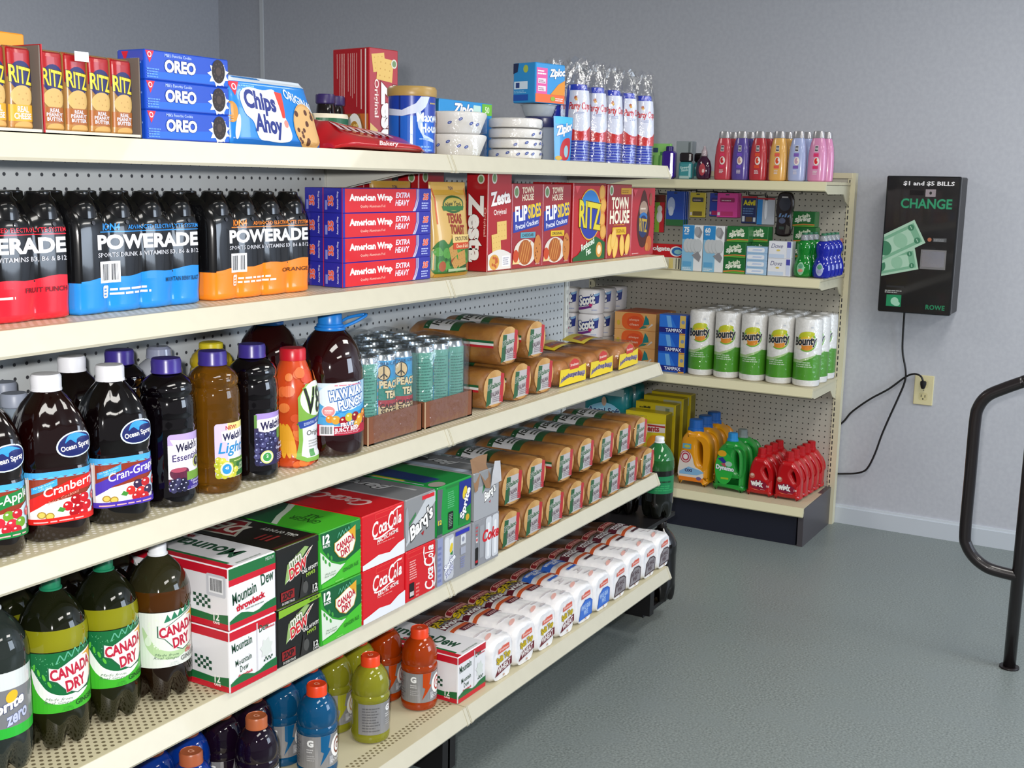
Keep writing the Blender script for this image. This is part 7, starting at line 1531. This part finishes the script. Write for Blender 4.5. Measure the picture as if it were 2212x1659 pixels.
def bag_box(w, d, h, kind):
    b = B(); b.rbox(w, d, h, P('#d3bd1a', .4, coat=.2), .003); q = D(b, front(d)); q.rect(-w / 2 + .002, h - .04, w / 2 - .002, h - .006, P('#d9c51f')); q.lines(-.08, h - .03, -.02, h - .018, 1, P('#5a5418'))
    if kind == 0: q.poly([(-w / 2 + .002, h - .10), (w / 2 - .002, h - .085), (w / 2 - .002, h - .045), (-w / 2 + .002, h - .06)], P('#dcd2cc')); q.rect(-w / 2 + .002, h - .062, w / 2 - .002, h - .054, P('#b02a2a')); q.text('and Scents', -.005, h - .074, .15, .028, P('#a82a2c'), .04, rot=.06); q.ell(.05, h - .15, .04, .05, P('#dc8a1c'))
    else: q.polys([[(-.06, h - .02), (-.045, h - .02), (-.045, h - .03), (-.06, h - .03)], [(-.04, h - .02), (-.025, h - .02), (-.025, h - .03), (-.04, h - .03)]], P('#4a4a1a')); q.rect(.0, h - .05, w / 2 - .01, h - .012, P('#b9bba0')); q.rect(.05, h - .045, .07, h - .02, P('#7a8a78'))
    q = D(b, right(w)); q.rect(-d / 2 + .002, .002, d / 2 - .002, h - .003, P('#8f8326')); return b.obj('trash_bag_carton')
for k, (x, y, h, kd, lb) in enumerate(((2.70, .325, .292, 0, 'front yellow trash bag carton with a red banner'), (2.77, .312, .325, 1, 'second yellow trash bag carton from the front'), (2.832, .300, .345, 2, 'third yellow trash bag carton from the front'), (2.894, .288, .355, 2, 'yellow trash bag carton at the back against the panel'))):
    o = bag_box(.2, .058 if k else .078, h, kd); put(o, x, y, W4, RZ); tag(o, lb, 'trash bag carton')
def tp_pack():
    t = thing('toilet_paper_pack', '', 'toilet paper', 'teal toilet paper packs'); b = B(); w, d, h = .225, .10, .39; rings = []
    for z in (0, .01, .1, .19, .195, .2, .3, .375, .39):
        e = .012 if z in (0, .39) else (.006 if z == .195 else 0); rg = []
        for j in range(48):
            a = 2 * PI * j / 48; s_ = sq(5)(a); x = (w / 2 - e) * s_ * math.sin(a); rg.append((x, -(d / 2 - e - .008 * (1 - abs(math.sin(2 * PI * x / w)))) * s_ * math.cos(a), z))
        rings.append(rg)
    b.loft(rings, P('#12828a', .3, coat=.4)); b.obj('wrap', t)
    b = B(); q = D(b, plane((0, -d / 2 - .001, 0), (1, 0, 0), (0, 0, 1))); q.poly(catmull([(-.09, .26), (-.07, .285), (-.04, .30), (0, .31), (.05, .3), (.08, .275), (.095, .25), (.08, .225), (.0, .215), (-.08, .23)], 4), P('#8ac4e0')); q.text('Angel Soft', .0, .268, .165, .036, P('#1f4a7a'), .03, out=P('#cfe4f0'), ow=.04); q.ell(0, .315, .012, .022, P('#c8a48a')); q.lines(-.05, .236, .06, .246, 1, P('#5aa0c4')); q.rect(-.1, .345, .1, .38, P('#b4d0d2')); b.obj('print', t); return t
tp = tp_pack()
for k, (x, y) in enumerate(((2.735, .548), (2.85, .54), (2.75, .0 + .79))):
    if y > .75: continue
    put(tp if k == 0 else copy_tree(tp), x, y, W4, RZ, '%s teal toilet paper pack on the far bottom shelf' % ('front', 'rear')[k])
# ------------------------------------------------------------------ light and camera
def area(name, loc, rot, sx, sy, power, colr, shape='RECTANGLE'):
    l = bpy.data.lights.new(name, 'AREA'); l.shape = shape; l.size = sx; l.size_y = sy; l.energy = power; l.color = colr
    o = bpy.data.objects.new(name, l); col.objects.link(o); o.location = loc; o.rotation_euler = rot
    return o
CW = (1.0, .965, .91)
for x, y, e in ((-1.2, -1.6, 21), (1.1, -1.5, 24), (-1.2, -3.6, 24), (1.1, -3.4, 32), (.4, 1.7, 24)):
    area('ceiling_troffer', (x, y, 2.70), (0, 0, 0), 1.2, .5, e, CW)
area('window_daylight', (1.8, -4.8, 1.7), (PI / 2, 0, 0), 2.0, 1.6, 85, (.72, .84, 1.0))
cam_loc = Vector((-2.1867, -1.7723, 1.4959))
cam = bpy.data.cameras.new('camera'); co = bpy.data.objects.new('camera', cam); col.objects.link(co)
cam.sensor_width = 36; cam.sensor_fit = 'HORIZONTAL'; cam.lens = 2528.6 / 2212 * 36; cam.clip_start = .05; cam.clip_end = 50
co.location = cam_loc; co.rotation_euler = (math.radians(80.097), math.radians(-1.135), math.radians(-59.738))
bpy.context.scene.camera = co
fl = bpy.data.lights.new('camera_flash', 'SPOT'); fl.energy = 185; fl.spot_size = math.radians(80); fl.spot_blend = .6; fl.shadow_soft_size = .022; fl.color = (1.0, .97, .94)
fo = bpy.data.objects.new('camera_flash', fl); col.objects.link(fo)
fo.rotation_euler = co.rotation_euler; fo.location = cam_loc + Vector((-.05, .03, .06))
w = bpy.data.worlds.new('room'); bpy.context.scene.world = w; w.use_nodes = True
w.node_tree.nodes['Background'].inputs[0].default_value = (.60, .61, .64, 1); w.node_tree.nodes['Background'].inputs[1].default_value = .42
sc = bpy.context.scene
sc.view_settings.view_transform = 'Standard'; sc.view_settings.look = 'None'; sc.view_settings.exposure = 0.0
sc.cycles.use_denoising = True
sc.cycles.max_bounces = 7; sc.cycles.diffuse_bounces = 3; sc.cycles.glossy_bounces = 3; sc.cycles.transmission_bounces = 6; sc.cycles.transparent_max_bounces = 12
sc.cycles.sample_clamp_indirect = 4.0; sc.cycles.caustics_reflective = False; sc.cycles.caustics_refractive = False
